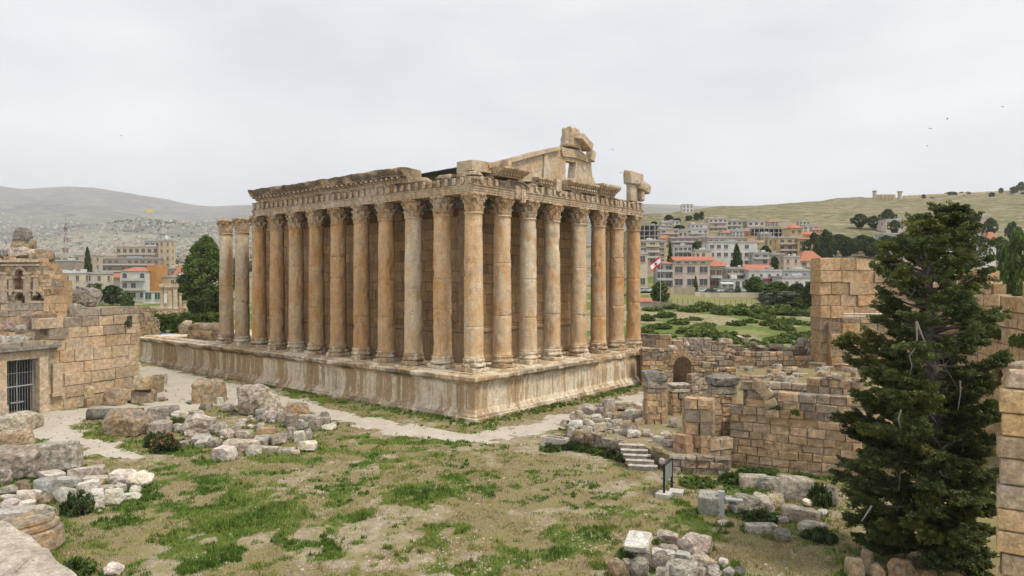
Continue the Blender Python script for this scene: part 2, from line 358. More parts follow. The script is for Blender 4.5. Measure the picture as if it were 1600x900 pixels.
def far_mat(name, cols, sc, blotch=None):
    m, t, b, L = mat_new(name); g = nn(t, 'ShaderNodeNewGeometry'); P = g.outputs['Position']
    col = mixc(t, ramp(t, noise(t, P, sc, 8, .62), (.35, 0), (.65, 1)), cols[0], cols[1])
    col = mixc(t, ramp(t, noise(t, scaled(t, P, (1, 1, 4)), sc * 5.3, 8, .7), (.48, 0), (.64, 1)), col, cols[2])
    if blotch:
        col = mixc(t, ramp(t, noise(t, P, blotch[1], 5, .7), (.56, 0), (.62, 1)), col, blotch[0])
    L(col, b.inputs['Base Color']); b.inputs['Roughness'].default_value = 1; b.inputs['Specular IOR Level'].default_value = 0
    return m
M['ground'] = ground_mat('dry_grass_and_soil', (.42, .345, .24), (.30, .24, .13), (.14, .18, .04))
M['field'] = ground_mat('rough_field', (.38, .33, .21), (.27, .26, .11), (.16, .21, .055))
M['hill'] = far_mat('hillside_scrub', ((.145, .145, .075), (.225, .195, .12), (.33, .28, .20)), .012, ((.085, .10, .05), .16))
M['valley'] = far_mat('valley_soil', ((.25, .225, .17), (.32, .285, .22), (.13, .145, .09)), .009, ((.09, .11, .06), .03))
M['mountain'] = far_mat('mountain_soil', ((.185, .17, .14), (.10, .10, .082), (.25, .225, .18)), .0011, ((.065, .075, .058), .004))
def sheet(name, us, Ds, mat, masks=None):
    U, DD = np.meshgrid(us, Ds); Z = terrain(U, DD)
    lat = (U - 800) / F * DD
    X = CX + FW[0] * DD + RT[0] * lat; Y = CY + FW[1] * DD + RT[1] * lat
    nu, nd = len(us), len(Ds); i = np.arange(nu * nd).reshape(nd, nu)
    Fq = np.stack([i[:-1, :-1], i[:-1, 1:], i[1:, 1:], i[1:, :-1]], -1).reshape(-1, 4)
    col = None
    if masks: col = np.stack([k.ravel() for k in masks(X.ravel(), Y.ravel())], -1)
    return tag(mesh_obj(name, np.stack([X, Y, Z], -1).reshape(-1, 3), Fq, mat, col=col, smooth=True), kind='structure')
def field_masks(x, y):
    P = np.stack([x, y, 0 * x], -1); u, D = uD(x, y)
    g = sstep(.38, .56, fbm(P / 10, 61, 5)); d = sstep(.35, .6, fbm(P / 11, 62, 4))
    lawn = np.exp(-((D - 222) / 12.) ** 2) * (u > 1050) * (u < 1240)
    return g * (1 - lawn), np.maximum(d, lawn), 0 * g
sheet('ground', np.arange(-624, 2301, 6.0), np.geomspace(11, 112, 200), M['ground'], near_masks)
sheet('field', np.arange(-624, 2301, 12.0), np.geomspace(112, 300, 70), M['field'], field_masks)
sheet('hillside', np.arange(960, 2301, 12.0), np.geomspace(300, 3000, 120), M['hill'])
sheet('valley_floor', np.arange(-696, 961, 12.0), np.geomspace(300, 3000, 120), M['valley'])
sheet('mountains', np.arange(-696, 2301, 12.0), np.geomspace(3000, 15000, 150), M['mountain'])

def path_sheet(name, poly, mat, z, step=.33, seed=0):
    P = np.array(poly); x0, y0 = P.min(0) - 1; x1, y1 = P.max(0) + 1
    xs = np.arange(x0, x1, step); ys = np.arange(y0, y1, step); X, Y = np.meshgrid(xs, ys)
    Q = np.stack([X.ravel(), Y.ravel(), 0 * X.ravel()], -1)
    jx = (fbm(Q / 2.2, 70 + seed, 4) - .5) * 4.2; jy = (fbm(Q / 2.2, 90 + seed, 4) - .5) * 4.2
    ins = inpoly(Q[:, 0] + jx, Q[:, 1] + jy, poly).reshape(X.shape)
    u, D = uD(X, Y); Z = terrain(u, D) + z
    idx = np.arange(X.size).reshape(X.shape); c = ins[:-1, :-1]
    Fq = np.stack([idx[:-1, :-1], idx[:-1, 1:], idx[1:, 1:], idx[1:, :-1]], -1)[c]
    used = np.unique(Fq); rem = -np.ones(X.size, int); rem[used] = np.arange(len(used))
    V = np.stack([X, Y, Z], -1).reshape(-1, 3)[used]
    return tag(mesh_obj(name, V, rem[Fq], mat, smooth=True), kind='structure')
m, t, b, L_ = mat_new('path_gravel'); g_ = nn(t, 'ShaderNodeNewGeometry'); P_ = g_.outputs['Position']
c_ = mixc(t, ramp(t, noise(t, P_, .5, 7, .65), (.35, 0), (.65, 1)), (.54, .485, .41), (.45, .395, .315))
c_ = mixc(t, mathn(t, 'MULTIPLY', ramp(t, noise(t, P_, 8, 5, .7), (.5, 0), (.7, 1)), .35), c_, (.34, .29, .22))
c_ = mixc(t, mathn(t, 'MULTIPLY', ramp(t, noise(t, P_, 1.6, 7, .7), (.56, 0), (.66, 1)), .5), c_, (.22, .20, .10))
L_(c_, b.inputs['Base Color']); b.inputs['Roughness'].default_value = .95; b.inputs['Specular IOR Level'].default_value = .1
M['path'] = m
path_sheet('path', PATH_MAIN, M['path'], .02)
path_sheet('forecourt', PATH_GATE, M['path'], .024, seed=5)

# ------------------------------------------------------------------ temple
SL, SS, EX = 4.643, 4.621, 1.05
def ycol(i): return SS * i + (EX if i >= 4 else 0)
YE = ycol(7)
temple = thing('ancient_temple', 'large roofless Roman temple with tall Corinthian columns on a stained stone podium', 'temple', (0, 0, 0))
def sweep(path, prof, joints=3.0, fine=.55, amp=.03, seed=0, groove=.06, deform=None, colf=None, closed=False):
    """outline prof [(offset outwards, z)...] carried along the path (outwards = right-hand side)"""
    mb = MB(); rng = random.Random(seed); n = len(prof); path = [np.array(p, float) for p in path]; rings = []
    k = len(path); S = 0
    for i in range(k - 1):
        a, b = path[i], path[i + 1]; ln = np.linalg.norm(b - a); t = (b - a) / ln; nr = np.array([t[1], -t[0]])
        def mit(j, other):
            t2 = other / np.linalg.norm(other); n2 = np.array([t2[1], -t2[0]]); m_ = nr + n2; return m_ / (m_ @ nr)
        na = mit(i, path[i] - path[i - 1]) if i > 0 else nr
        nb = mit(i + 1, path[i + 2] - path[i + 1]) if i + 2 < k else nr
        ss = list(np.linspace(0, ln, max(2, int(ln / fine)) + 1)); jl = []
        if joints:
            q = rng.uniform(.5, 1) * joints
            while q < ln - .8: jl.append(q); q += joints * rng.uniform(.75, 1.25)
        ev = sorted([(s, 0) for s in ss if all(abs(s - j) > .09 for j in jl)] + [(j + d, abs(d) < .001) for j in jl for d in (-.05, 0, .05)])
        for s, g in ev:
            f = s / ln
            nv = na if s < 1e-6 else (nb if s > ln - 1e-6 else nr)
            ring = []
            for o, z in prof:
                oo, zz = o - (groove if g and o > .2 else 0), z
                if deform: oo, zz = deform(S + s, oo, zz)
                p = a + t * s + nv * oo; ring.append((p[0], p[1], zz))
            if rings and np.allclose(rings[-1][0], ring[0], atol=1e-5): continue
            rings.append(ring)
        S += ln
    V = np.array(rings).reshape(-1, 3)
    if amp:
        d = np.stack([fbm(V * 1.3 + 7 * q, seed + q, 4) - .5 for q in range(3)], -1) * 2 * amp; V = V + d
    Fc = [(r * n + q, (r + 1) * n + q, (r + 1) * n + (q + 1) % n, r * n + (q + 1) % n) for r in range(len(rings) - 1) for q in range(n)]
    Fc = [f[::-1] for f in Fc] + [tuple(range(n)), tuple(range((len(rings) - 1) * n, len(rings) * n))[::-1]]
    col = (1, 1, 1) if colf is None else colf(V)
    mb.add(V, Fc, col); return mb
XE = -76.0
PATH4 = [(XE, 0), (0, 0), (0, YE), (XE, YE)]
def pod_def(s, o, z):
    y = s - 76
    if 0 < y < YE and z > 3.3:                      # the eroded stretch of the short side
        k = sstep(18, 21, y) * (1 - sstep(29.5, 30.5, y)); o = o - k * max(0, o - 2.15) * (.75 + .3 * math.sin(y * 2.1)) ; z = z - k * .18 * (math.sin(y * 1.3) * .5 + .5) * (z > 4)
    if o > 2.5 and z > 3.6: o = o + (vnoise([[s * 1.1, 0, 0]], 5)[0] - .6) * .22
    return o, z
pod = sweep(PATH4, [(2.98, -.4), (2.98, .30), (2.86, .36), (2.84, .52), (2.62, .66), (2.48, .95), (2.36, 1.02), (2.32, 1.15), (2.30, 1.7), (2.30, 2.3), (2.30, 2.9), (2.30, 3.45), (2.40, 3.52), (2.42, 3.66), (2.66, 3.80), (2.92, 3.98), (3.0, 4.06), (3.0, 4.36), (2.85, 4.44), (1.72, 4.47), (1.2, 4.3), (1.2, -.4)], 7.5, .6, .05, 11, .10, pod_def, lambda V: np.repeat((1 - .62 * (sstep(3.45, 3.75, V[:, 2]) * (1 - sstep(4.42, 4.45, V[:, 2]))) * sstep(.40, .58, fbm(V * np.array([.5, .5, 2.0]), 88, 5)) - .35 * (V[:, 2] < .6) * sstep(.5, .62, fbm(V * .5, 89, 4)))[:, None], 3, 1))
pod.build('podium', M['podium'], temple)
st = sweep(PATH4, [(1.74, 4.3), (1.74, 4.56), (1.68, 4.6), (-3.6, 4.6), (-3.6, 4.3)], 2.6, .7, .04, 12, .05)
st.add([(XE, 3.5, 4.55), (-3.5, 3.5, 4.55), (-3.5, YE - 3.5, 4.55), (XE, YE - 3.5, 4.55)], [(0, 1, 2, 3)])
st.build('stylobate', M['podium'], temple)
# column kit
def shaft_mesh(seed):
    rng = random.Random(seed); mb = MB(); js = sorted(rng.uniform(3.2, 5.2) * (1 if i == 0 else 2.1 if i == 1 else 3.0) for i in range(rng.choice((1, 2, 2, 3))))
    js = [j for j in js if j < 14.3]; zs = sorted(set([round(z, 3) for z in np.linspace(.12, 15.1, 46)] + [round(j + d, 3) for j in js for d in (-.05, 0, .05)]))
    prof = [(1.10, 0), (1.10, .08)]
    for z in zs:
        q = z / 15.2; r = 1.03 - .11 * q ** 1.6 + .05 * math.exp(-z * 4)
        if any(abs(z - j) < .01 for j in js): r -= .07
        prof.append((r, z))
    prof += [(1.0, 15.14), (1.04, 15.2), (1.0, 15.28), (.85, 15.3)]
    mb.lathe(prof, 30)
    V = np.array(mb.v); ang = V[:, :2] / (np.linalg.norm(V[:, :2], axis=1)[:, None] + 1e-6)
    d = (fbm(V * np.array([1.1, 1.1, .6]), seed, 4) - .5) * .10
    ch = fbm(V * np.array([1.5, 1.5, .8]) + 9, seed + 50, 4); d -= sstep(.62, .68, ch) * .11
    d -= sstep(.68, .70, fbm(V * 3.2 + 3, seed + 70, 2)) * .11
    V[:, :2] += ang * d[:, None]; mb.v = V.tolist(); return mb
def base_mesh(seed):
    mb = MB(); pr = [(1.16, 0), (1.25, .06), (1.30, .17), (1.26, .28), (1.19, .34), (1.15, .36), (1.12, .46), (1.12, .54), (1.15, .60), (1.18, .66), (1.18, .74), (1.15, .80), (1.11, .84), (1.08, .86)]
    mb.lathe(pr, 30); V = np.array(mb.v); k = sstep(.60, .72, fbm(V * 1.6, seed, 3)) * .22
    V[:, :2] *= (1 - k * (V[:, 2:3].ravel() < .5))[:, None]; mb.v = rough(.03, 2.2, seed)(V).tolist(); return mb
def plinth_mesh(seed):
    r = rock_vf((2.45, 2.45, .56), .06, .07, seed, 7, 4); mb = MB(); V, Fq = r; V = V.copy(); V[:, 2] += .25
    mb.add(V, Fq); return mb
def capital_mesh(seed):
    mb = MB(); rng = random.Random(seed)
    mb.lathe([(.89, 0), (.90, .1), (.90, .6), (.93, 1.1), (.99, 1.45), (1.08, 1.7), (1.08, 1.72)], 24)
    ab = []                                           # abacus with hollow sides
    for s in range(4):
        for q in np.linspace(0, 1, 7)[:-1]:
            a = math.pi / 4 + s * math.pi / 2 + q * math.pi / 2; r = 1.36 - .26 * math.sin(math.pi * q) ** .7; ab.append((r * math.cos(a), r * math.sin(a)))
    n = len(ab)
    V = [(x * k, y * k, z) for k, z in ((.90, 1.70), (.97, 1.80), (1.0, 1.86), (1.0, 2.06)) for x, y in ab]
    mb.add(V, [(i * n + q, i * n + (q + 1) % n, (i + 1) * n + (q + 1) % n, (i + 1) * n + q) for i in range(3) for q in range(n)] + [tuple(range(n))[::-1], tuple(range(3 * n, 4 * n))])
    def leaf(a, z0, h, wd, r0, out):
        pts = [(r0, 0, .75), (r0 + .04, .35, 1), (r0 + .07, .65, .95), (r0 + .15, .88, .8), (r0 + out * .75, 1.0, .6), (r0 + out, .93, .38), (r0 + out * .92, .80, .15)]
        V = []
        for r, q, ww in pts:
            for s, dr in ((-1, -.05), (-.45, .02), (0, .07), (.45, .02), (1, -.05)):
                aa = a + s * ww * wd / 2 / r; rr = r + dr; V.append((rr * math.cos(aa), rr * math.sin(aa), z0 + h * q))
        for r, q, ww in pts:
            for s in (-1, 0, 1):
                aa = a + s * ww * wd / 2 / r; rr = r - .16; V.append((rr * math.cos(aa), rr * math.sin(aa), z0 + h * q - .02))
        Fc = [(i * 5 + j, i * 5 + j + 1, i * 5 + j + 6, i * 5 + j + 5) for i in range(6) for j in range(4)]
        o = 35
        Fc += [(i * 5, (i + 1) * 5, o + (i + 1) * 3, o + i * 3) for i in range(6)] + [(i * 5 + 4, o + i * 3 + 2, o + (i + 1) * 3 + 2, (i + 1) * 5 + 4) for i in range(6)]
        mb.add(V, Fc)
    for k in range(8):
        if rng.random() > .08: leaf(k * math.pi / 4, .04, .72 * rng.uniform(.85, 1.05), .66, .92, .21)
    for k in range(8):
        if rng.random() > .08: leaf((k + .5) * math.pi / 4, .3, 1.02 * rng.uniform(.9, 1.05), .58, .94, .28)
    for k in range(4):
        a = math.pi / 4 + k * math.pi / 2
        if rng.random() < .12: continue
        for s in (-1, 1):
            pts = []
            for q in np.linspace(0, 1, 9):
                rr = .96 + .24 * q; aa = a + s * (.38 * (1 - q) ** 1.2 + .05); pts.append((rr * math.cos(aa), rr * math.sin(aa), 1.0 + .68 * q ** .7))
            for q in np.linspace(0, 1, 7):
                th = q * 4.6; rad = .17 * (1 - q * .6); rr = 1.20 + rad * math.sin(th); pts.append((rr * math.cos(a + s * .06), rr * math.sin(a + s * .06), 1.53 + rad * math.cos(th)))
            mb.tube(pts, [.07] * len(pts), 5)
    for k in range(4):
        a = k * math.pi / 2; mb.box((1.10 * math.cos(a), 1.10 * math.sin(a), 1.85), (.22, .4, .36), a)
    V = np.array(mb.v); mb.v = rough(.055, 3.2, seed, 4)(V).tolist(); return mb
# stone templates (also used for every loose block)
def _cube(n):
    idx = {}; V = []; Fq = []
    def vid(i, j, k):
        if (i, j, k) not in idx: idx[(i, j, k)] = len(V); V.append((i, j, k))
        return idx[(i, j, k)]
    for a in range(n):
        for b_ in range(n):
            Fq += [(vid(a, b_, 0), vid(a, b_ + 1, 0), vid(a + 1, b_ + 1, 0), vid(a + 1, b_, 0)), (vid(a, b_, n), vid(a + 1, b_, n), vid(a + 1, b_ + 1, n), vid(a, b_ + 1, n)),
                   (vid(a, 0, b_), vid(a + 1, 0, b_), vid(a + 1, 0, b_ + 1), vid(a, 0, b_ + 1)), (vid(a, n, b_), vid(a, n, b_ + 1), vid(a + 1, n, b_ + 1), vid(a + 1, n, b_)),
                   (vid(0, a, b_), vid(0, a, b_ + 1), vid(0, a + 1, b_ + 1), vid(0, a + 1, b_)), (vid(n, a, b_), vid(n, a + 1, b_), vid(n, a + 1, b_ + 1), vid(n, a, b_ + 1))]
    return np.array(V, float) / n * 2 - 1, np.array(Fq)
_CUB = {n: _cube(n) for n in (5, 7, 9, 11, 14, 18)}
def rock_vf(dims, rnd=.2, amp=.08, seed=0, n=7, cuts=3, taper=0):
    P, Fq = _CUB[n]; rng = np.random.default_rng(seed + 1000)
    ln = np.linalg.norm(P, axis=1)[:, None]; S = P / ln * 1.12
    q = P * (1 - rnd) + S * rnd
    if rnd < .3:                                   # soften the arrises of a squared block
        e = np.sort(np.abs(P), axis=1); edge = (e[:, 1] > .99) * 1.0; q = q * (1 - (.05 + .1 * rnd) * edge[:, None])
    q = q * (1 + rng.uniform(-.08, .08, 3) * (0 if rnd < .1 else 1))
    q[:, :2] *= (1 - taper * (q[:, 2:3] + 1) / 2)
    for _ in range(cuts):
        d = rng.normal(size=3); d[2] = abs(d[2]) * .8; d /= np.linalg.norm(d); lim = np.abs(d).sum() * rng.uniform(.58, .86)
        ex = q @ d - lim; q = q - np.clip(ex, 0, None)[:, None] * d
    V = q * np.asarray(dims) / 2; s = float(np.mean(dims)); 
    nrm = P / ln
    f1 = fbm(V / s * 1.7 + seed * 3.3, seed, 4) - .5; f2 = -np.abs(fbm(V / s * 3.6 + seed, seed + 9, 4) - .5) * 2 + .2
    V = V + nrm * (f1 * 2 * amp + f2 * 1.15 * amp)[:, None] * s
    return V, Fq
def jitc(rng, base, v=.12, h=.05):
    k = rng.uniform(1 - v, 1 + v * .7); return (base[0] * k * rng.uniform(1 - h, 1 + h), base[1] * k, base[2] * k * rng.uniform(1 - h, 1 + h))
shafts = [shaft_mesh(s) for s in range(9)]; bases = [base_mesh(s) for s in range(3)]; plinths = [plinth_mesh(s) for s in range(3)]; caps = [capital_mesh(s) for s in range(6)]
_kit = {}
def column(x, y, k, shade=(1, 1, 1), cap=True):
    
    rz = (k * 7 % 4) * math.pi / 2
    o = None
    def part(name, kit, i, mat, sm, z, par, loc):
        kk = (name, i)
        if kk not in _kit:
            o = kit[i].build(name, mat, par, sm); _kit[kk] = o.data
        else:
            o = bpy.data.objects.new(name, _kit[kk]); C.collection.objects.link(o); o.parent = par
        o.location = loc; return o
    s = part('column', shafts, k % 9, M['column'], True, 0, temple, (x, y, 4.6 + 1.35)); s.rotation_euler = (0, 0, rz)
    part('plinth', plinths, k % 3, M['podium'], False, 0, s, (0, 0, -1.35)); part('base', bases, k % 3, M['podium'], True, 0, s, (0, 0, -.85))
    if cap: part('capital', caps, k % 6, M['capital'], True, 0, s, (0, 0, 15.22))
    return s
TONE = [(1.05, 1.04, 1.0), (1.02, .94, .82), (1.02, 1.02, .98), (.90, .77, .62), (.87, .76, .63), (.88, .74, .58), (.86, .75, .62), (.90, .78, .65), (.88, .77, .64), (.96, .80, .62), (.90, .88, .85), (.92, .92, .90)]
TONS = [(1.02, .97, .90), (1.05, 1.06, 1.05), (1.02, 1.03, 1.02), (1.02, .96, .88), (.98, .89, .78), (.96, .86, .74), (.96, .82, .66)]
def tone(s, c):
    s.color = (*c, 1)
    for k in s.children: k.color = tuple(.5 + .5 * x for x in c) + (1,)
for i in range(12): tone(column(-SL * i, 0, i * 5 + 2), TONE[i])
for i in range(1, 8): tone(column(0, ycol(i), i * 7 + 3), TONS[i - 1])
for i in range(1, 7): column(-SL * i, YE, i * 3 + 1)
# entablature: long side to the tenth column, the corner, the short side
XA = -41.9
EP = [(XA, 0), (0, 0), (0, YE + 1.05)]
Z0 = 23.2
arch = sweep(EP, [(-.95, Z0), (.92, Z0), (.92, Z0 + .22), (.97, Z0 + .23), (.97, Z0 + .46), (1.02, Z0 + .47), (1.02, Z0 + .68), (1.08, Z0 + .70), (1.14, Z0 + .80), (1.14, Z0 + .85), (-.95, Z0 + .85)], SL, .5, .035, 21, .07)
arch.build('architrave', M['entab'], temple)
def fr_def(s, o, z):
    if z > 24.9 and s > 31: z = z - .45 * sstep(.5, .75, vnoise([[s * .9, 3, 0]], 8)[0])
    return o, z
frz = sweep(EP, [(-.8, 24.06), (.90, 24.06), (.90, 24.9), (1.02, 24.98), (1.02, 25.1), (-.8, 25.1)], 2.3, .45, .06, 22, .10, fr_def, colf=lambda V: np.repeat((1 - .5 * sstep(.42, .6, fbm(V * .7, 91, 5)))[:, None], 3, 1))
for s in np.arange(XA + .6, 1.0, 1.16):                # bull and lion consoles of the frieze
    q = rock_vf((.46, .26, .78), .25, .13, int(s * 10) + 500, 7, 3); frz.add(q[0] + (s, -1.0, 24.5), q[1])
for s in np.arange(.2, YE + 1, 1.16):
    if 3.0 < s < 9.0 or (int(s * 31) % 4 == 0): continue
    q = rock_vf((.26, .46, .78), .25, .13, int(s * 10) + 700, 7, 3); frz.add(q[0] + (1.0, s, 24.5), q[1])
frz.build('frieze', M['entab'], temple)
XC = -8.8
def co_def(s, o, z):
    if o > 1.9: o = o + (vnoise([[s * .55, 1, 0]], 3)[0] - .55) * .35; z = z + (vnoise([[s * .6, 5, 0]], 4)[0] - .5) * .16
    return o, z
cor = sweep([(XA + 1.5, 0), (XC, 0)], [(-.8, 25.1), (1.10, 25.1), (1.16, 25.28), (1.30, 25.34), (1.32, 25.52), (1.48, 25.58), (1.55, 25.66), (2.02, 25.70), (2.06, 25.92), (2.18, 26.05), (2.34, 26.35), (2.36, 26.62), (1.4, 26.70), (-.8, 26.6)], 2.6, .40, .13, 23, .22, co_def, colf=lambda V: np.repeat((1 - .68 * sstep(.33, .52, fbm(V * np.array([.6, .6, 1.5]), 90, 5)) * sstep(25.2, 25.8, V[:, 2]))[:, None], 3, 1))
for s in np.arange(XA + 1.7, XC - .2, .46): cor.box((s, -1.36, 25.43), (.24, .20, .17))
for s in np.arange(XA + 1.8, XC - .2, .92): cor.box((s, -1.72, 25.60), (.36, .50, .20))
cor.build('cornice', M['entab'], temple)
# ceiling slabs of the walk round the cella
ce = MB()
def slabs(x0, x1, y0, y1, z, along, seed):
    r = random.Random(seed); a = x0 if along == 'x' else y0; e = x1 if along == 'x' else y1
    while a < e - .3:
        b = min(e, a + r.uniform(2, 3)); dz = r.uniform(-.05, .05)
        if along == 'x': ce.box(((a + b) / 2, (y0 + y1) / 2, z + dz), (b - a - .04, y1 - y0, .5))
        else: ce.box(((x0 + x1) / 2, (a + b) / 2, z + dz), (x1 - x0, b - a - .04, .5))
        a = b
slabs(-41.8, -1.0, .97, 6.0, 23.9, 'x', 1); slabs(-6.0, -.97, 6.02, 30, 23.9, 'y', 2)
ce.build('ceiling_slab', M['dark_rock'], temple, disp=rough(.03, .7, 3))  # dark crusted stone, its colour also deepening the shade under the architrave
# ------------------------------------------------------------------ coursed masonry
def masonry(mb, A, B, z0, top, course=(.8, 1.05), length=(1.0, 2.2), depth=1.0, proud=.05, pal=((1, 1, 1),), grey=(.60, .70, .88), greytop=1.4, opening=None, cuts=(), seed=0, gap=.022, bev=.06, wob=.05, chip=.12, back=True, ragged=.35, batter=0):
    """blocks of one wall: A to B as seen from its front, front on the right-hand side of A>B; top is a height or a function of the distance along"""
    rng = random.Random(seed); A = np.array(A[:2], float); B = np.array(B[:2], float); ln = np.linalg.norm(B - A); t = (B - A) / ln; n = np.array([t[1], -t[0]])
    tf = top if callable(top) else (lambda s: top)
    tmax = max(tf(s) for s in np.linspace(0, ln, 60)); z = z0
    def P(s, o, zz): return (A[0] + t[0] * s + n[0] * o, A[1] + t[1] * s + n[1] * o, zz)
    while z < tmax - .15:
        h = min(rng.uniform(*course), max(.3, tmax - z)); s = -rng.uniform(0, .5) * length[0]
        while s < ln - .05:
            l = rng.uniform(*length)
            for q0, zq in cuts:
                if z < zq and s + .02 < q0 < s + l + .3: l = q0 - s
            s0, s1 = max(0, s), min(ln, s + l)
            if ln - s1 < length[0] * .45: s1 = ln
            if s0 == 0: s0 = -rng.uniform(0, .22 * course[0])
            if s1 == ln: s1 = ln + rng.uniform(0, .22 * course[0])
            mid = (s0 + s1) / 2; tt = tf(mid); keep = z + h * (.5 + rng.uniform(-ragged, ragged)) <= tt and s1 - s0 > .12
            if keep and opening and opening(mid, z + h / 2): keep = False
            if keep:
                c = rng.choice(pal)
                if tt - z - h < greytop and rng.random() < .6: c = tuple(x * g for x, g in zip(c, grey))
                elif rng.random() < .06: c = tuple(x * (g * .4 + .6) for x, g in zip(c, grey))
                c = jitc(rng, c, .11, .03)
                if tt - z - h < .05 and z + h > tt + .3: pass
                o = rng.uniform(-proud, proud) - batter * (z - z0); J = lambda: rng.uniform(-wob, wob)
                a, b_, c0, c1 = s0 + gap, s1 - gap, z + gap * .6, z + h - gap * .6
                bv = bev * rng.uniform(.7, 1.5); q = []
                for (ss, zz) in ((a, c0), (b_, c0), (b_, c1), (a, c1)): q.append(P(ss, -depth, zz))
                for (ss, zz) in ((a, c0), (b_, c0), (b_, c1), (a, c1)): q.append(P(ss + J() * .3, o - bv, zz + J() * .3))
                ci = [(a + bv, c0 + bv), (b_ - bv, c0 + bv), (b_ - bv, c1 - bv), (a + bv, c1 - bv)]
                for (ss, zz) in ci:
                    k = rng.random() < chip; q.append(P(ss + J() * .6 + (np.sign(mid - ss) * .12 if k else 0), o + J() - (.08 if k else 0), zz + J() * .6 + (np.sign(z + h / 2 - zz) * .1 if k else 0)))
                mb.add(q, [(0, 3, 2, 1), (0, 1, 5, 4), (1, 2, 6, 5), (2, 3, 7, 6), (3, 0, 4, 7), (4, 5, 9, 8), (5, 6, 10, 9), (6, 7, 11, 10), (7, 4, 8, 11), (8, 9, 10, 11)], c)
            s += l
        z += h
    return mb
def core(mb, A, B, z0, top, d0, d1, col=(.45, .42, .38), step=.7, opening=None):
    A = np.array(A[:2], float); B = np.array(B[:2], float); ln = np.linalg.norm(B - A); t = (B - A) / ln; n = np.array([t[1], -t[0]])
    tf = top if callable(top) else (lambda s: top)
    ss = np.linspace(.06, ln - .06, max(2, int(ln / step)))
    for a, b in zip(ss[:-1], ss[1:]):
        m_ = (a + b) / 2
        if opening and opening(m_, z0 + .6): continue
        h = tf(m_) - .35
        if h < z0 + .2: continue
        c = A + t * m_ - n * (d0 + d1) / 2; mb.box((c[0], c[1], (z0 + h) / 2), (b - a + .002, d1 - d0, h - z0), math.atan2(t[1], t[0]), col)
    return mb
PB = ((1, .95, .88), (1.05, .98, .9), (.9, .84, .76), (1.1, 1.0, .85))
# cella walls, gable, roofs
CW = MB()
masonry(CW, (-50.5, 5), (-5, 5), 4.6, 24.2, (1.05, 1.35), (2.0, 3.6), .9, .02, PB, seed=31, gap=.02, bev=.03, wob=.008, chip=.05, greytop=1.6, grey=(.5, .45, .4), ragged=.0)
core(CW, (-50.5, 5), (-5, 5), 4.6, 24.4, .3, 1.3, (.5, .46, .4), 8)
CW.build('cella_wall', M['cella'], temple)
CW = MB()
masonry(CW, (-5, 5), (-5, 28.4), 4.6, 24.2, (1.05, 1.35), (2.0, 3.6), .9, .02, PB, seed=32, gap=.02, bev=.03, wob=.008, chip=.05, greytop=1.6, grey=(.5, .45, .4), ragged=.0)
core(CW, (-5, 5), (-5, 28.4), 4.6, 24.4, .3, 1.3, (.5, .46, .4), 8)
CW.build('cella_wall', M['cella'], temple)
tag(sweep([(-50.5, 5), (-5, 5), (-5, 28.4)], [(-.3, 4.62), (.42, 4.62), (.42, 5.1), (.22, 5.3), (.16, 5.5), (.14, 8.0), (.30, 8.1), (.32, 8.35), (.18, 8.5), (-.3, 8.5)], 3.2, .8, .03, 33, .05).build('dado', M['cella'], temple))
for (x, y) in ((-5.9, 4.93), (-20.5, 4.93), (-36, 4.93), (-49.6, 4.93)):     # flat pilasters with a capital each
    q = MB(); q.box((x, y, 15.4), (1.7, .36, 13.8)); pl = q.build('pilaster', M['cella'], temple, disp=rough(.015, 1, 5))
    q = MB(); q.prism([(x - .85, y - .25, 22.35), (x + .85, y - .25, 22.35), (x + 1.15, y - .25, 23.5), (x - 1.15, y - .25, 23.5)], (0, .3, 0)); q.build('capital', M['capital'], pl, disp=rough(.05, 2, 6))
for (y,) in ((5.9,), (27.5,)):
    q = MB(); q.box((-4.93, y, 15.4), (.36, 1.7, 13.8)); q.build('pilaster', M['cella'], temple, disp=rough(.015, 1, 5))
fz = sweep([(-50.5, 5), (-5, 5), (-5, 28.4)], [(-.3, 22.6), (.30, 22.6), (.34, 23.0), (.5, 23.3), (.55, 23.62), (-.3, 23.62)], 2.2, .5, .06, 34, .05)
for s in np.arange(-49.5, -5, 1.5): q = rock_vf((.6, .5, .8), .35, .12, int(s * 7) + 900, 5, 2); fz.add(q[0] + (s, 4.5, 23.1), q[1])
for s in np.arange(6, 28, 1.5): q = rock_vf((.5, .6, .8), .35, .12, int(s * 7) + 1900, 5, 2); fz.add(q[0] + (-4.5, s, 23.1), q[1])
fz.build('cella_frieze', M['dark_rock'], temple)  # dark crust colour that also paints the recess shade behind the capitals
def gpt(px, py, X=0.0): p = onx(px, py, X); return (X, p[1], p[2])
def gable(name, pts, x1, x0, mat=None, amp=.05, seed=0, hole=None):
    """upright slab whose face (plane x = x1) has the outline pts (photo points projected on that plane), thickness down to x0"""
    import bmesh
    P = [gpt(*p, x1) for p in pts]; bm = bmesh.new()
    def loop(Q):
        vs = [bm.verts.new(q) for q in Q]; return [bm.edges.new((vs[i], vs[(i + 1) % len(vs)])) for i in range(len(vs))]
    ed = loop(P)
    if hole: ed += loop([gpt(*p, x1) for p in hole])
    bmesh.ops.triangle_fill(bm, use_beauty=True, edges=ed)
    for _ in range(3): bmesh.ops.subdivide_edges(bm, edges=[e for e in bm.edges if e.calc_length() > .9], cuts=1)
    r = bmesh.ops.extrude_face_region(bm, geom=bm.faces[:]); nv = [e for e in r['geom'] if isinstance(e, bmesh.types.BMVert)]
    bmesh.ops.translate(bm, verts=nv, vec=(x0 - x1, 0, 0)); bmesh.ops.recalc_face_normals(bm, faces=bm.faces[:])
    bm.verts.index_update(); V = np.array([v.co[:] for v in bm.verts]); Fc = [tuple(v.index for v in f.verts) for f in bm.faces]; bm.free()
    return mesh_obj(name, rough(amp, .9, seed)(V), Fc, mat or M['gable'], temple)
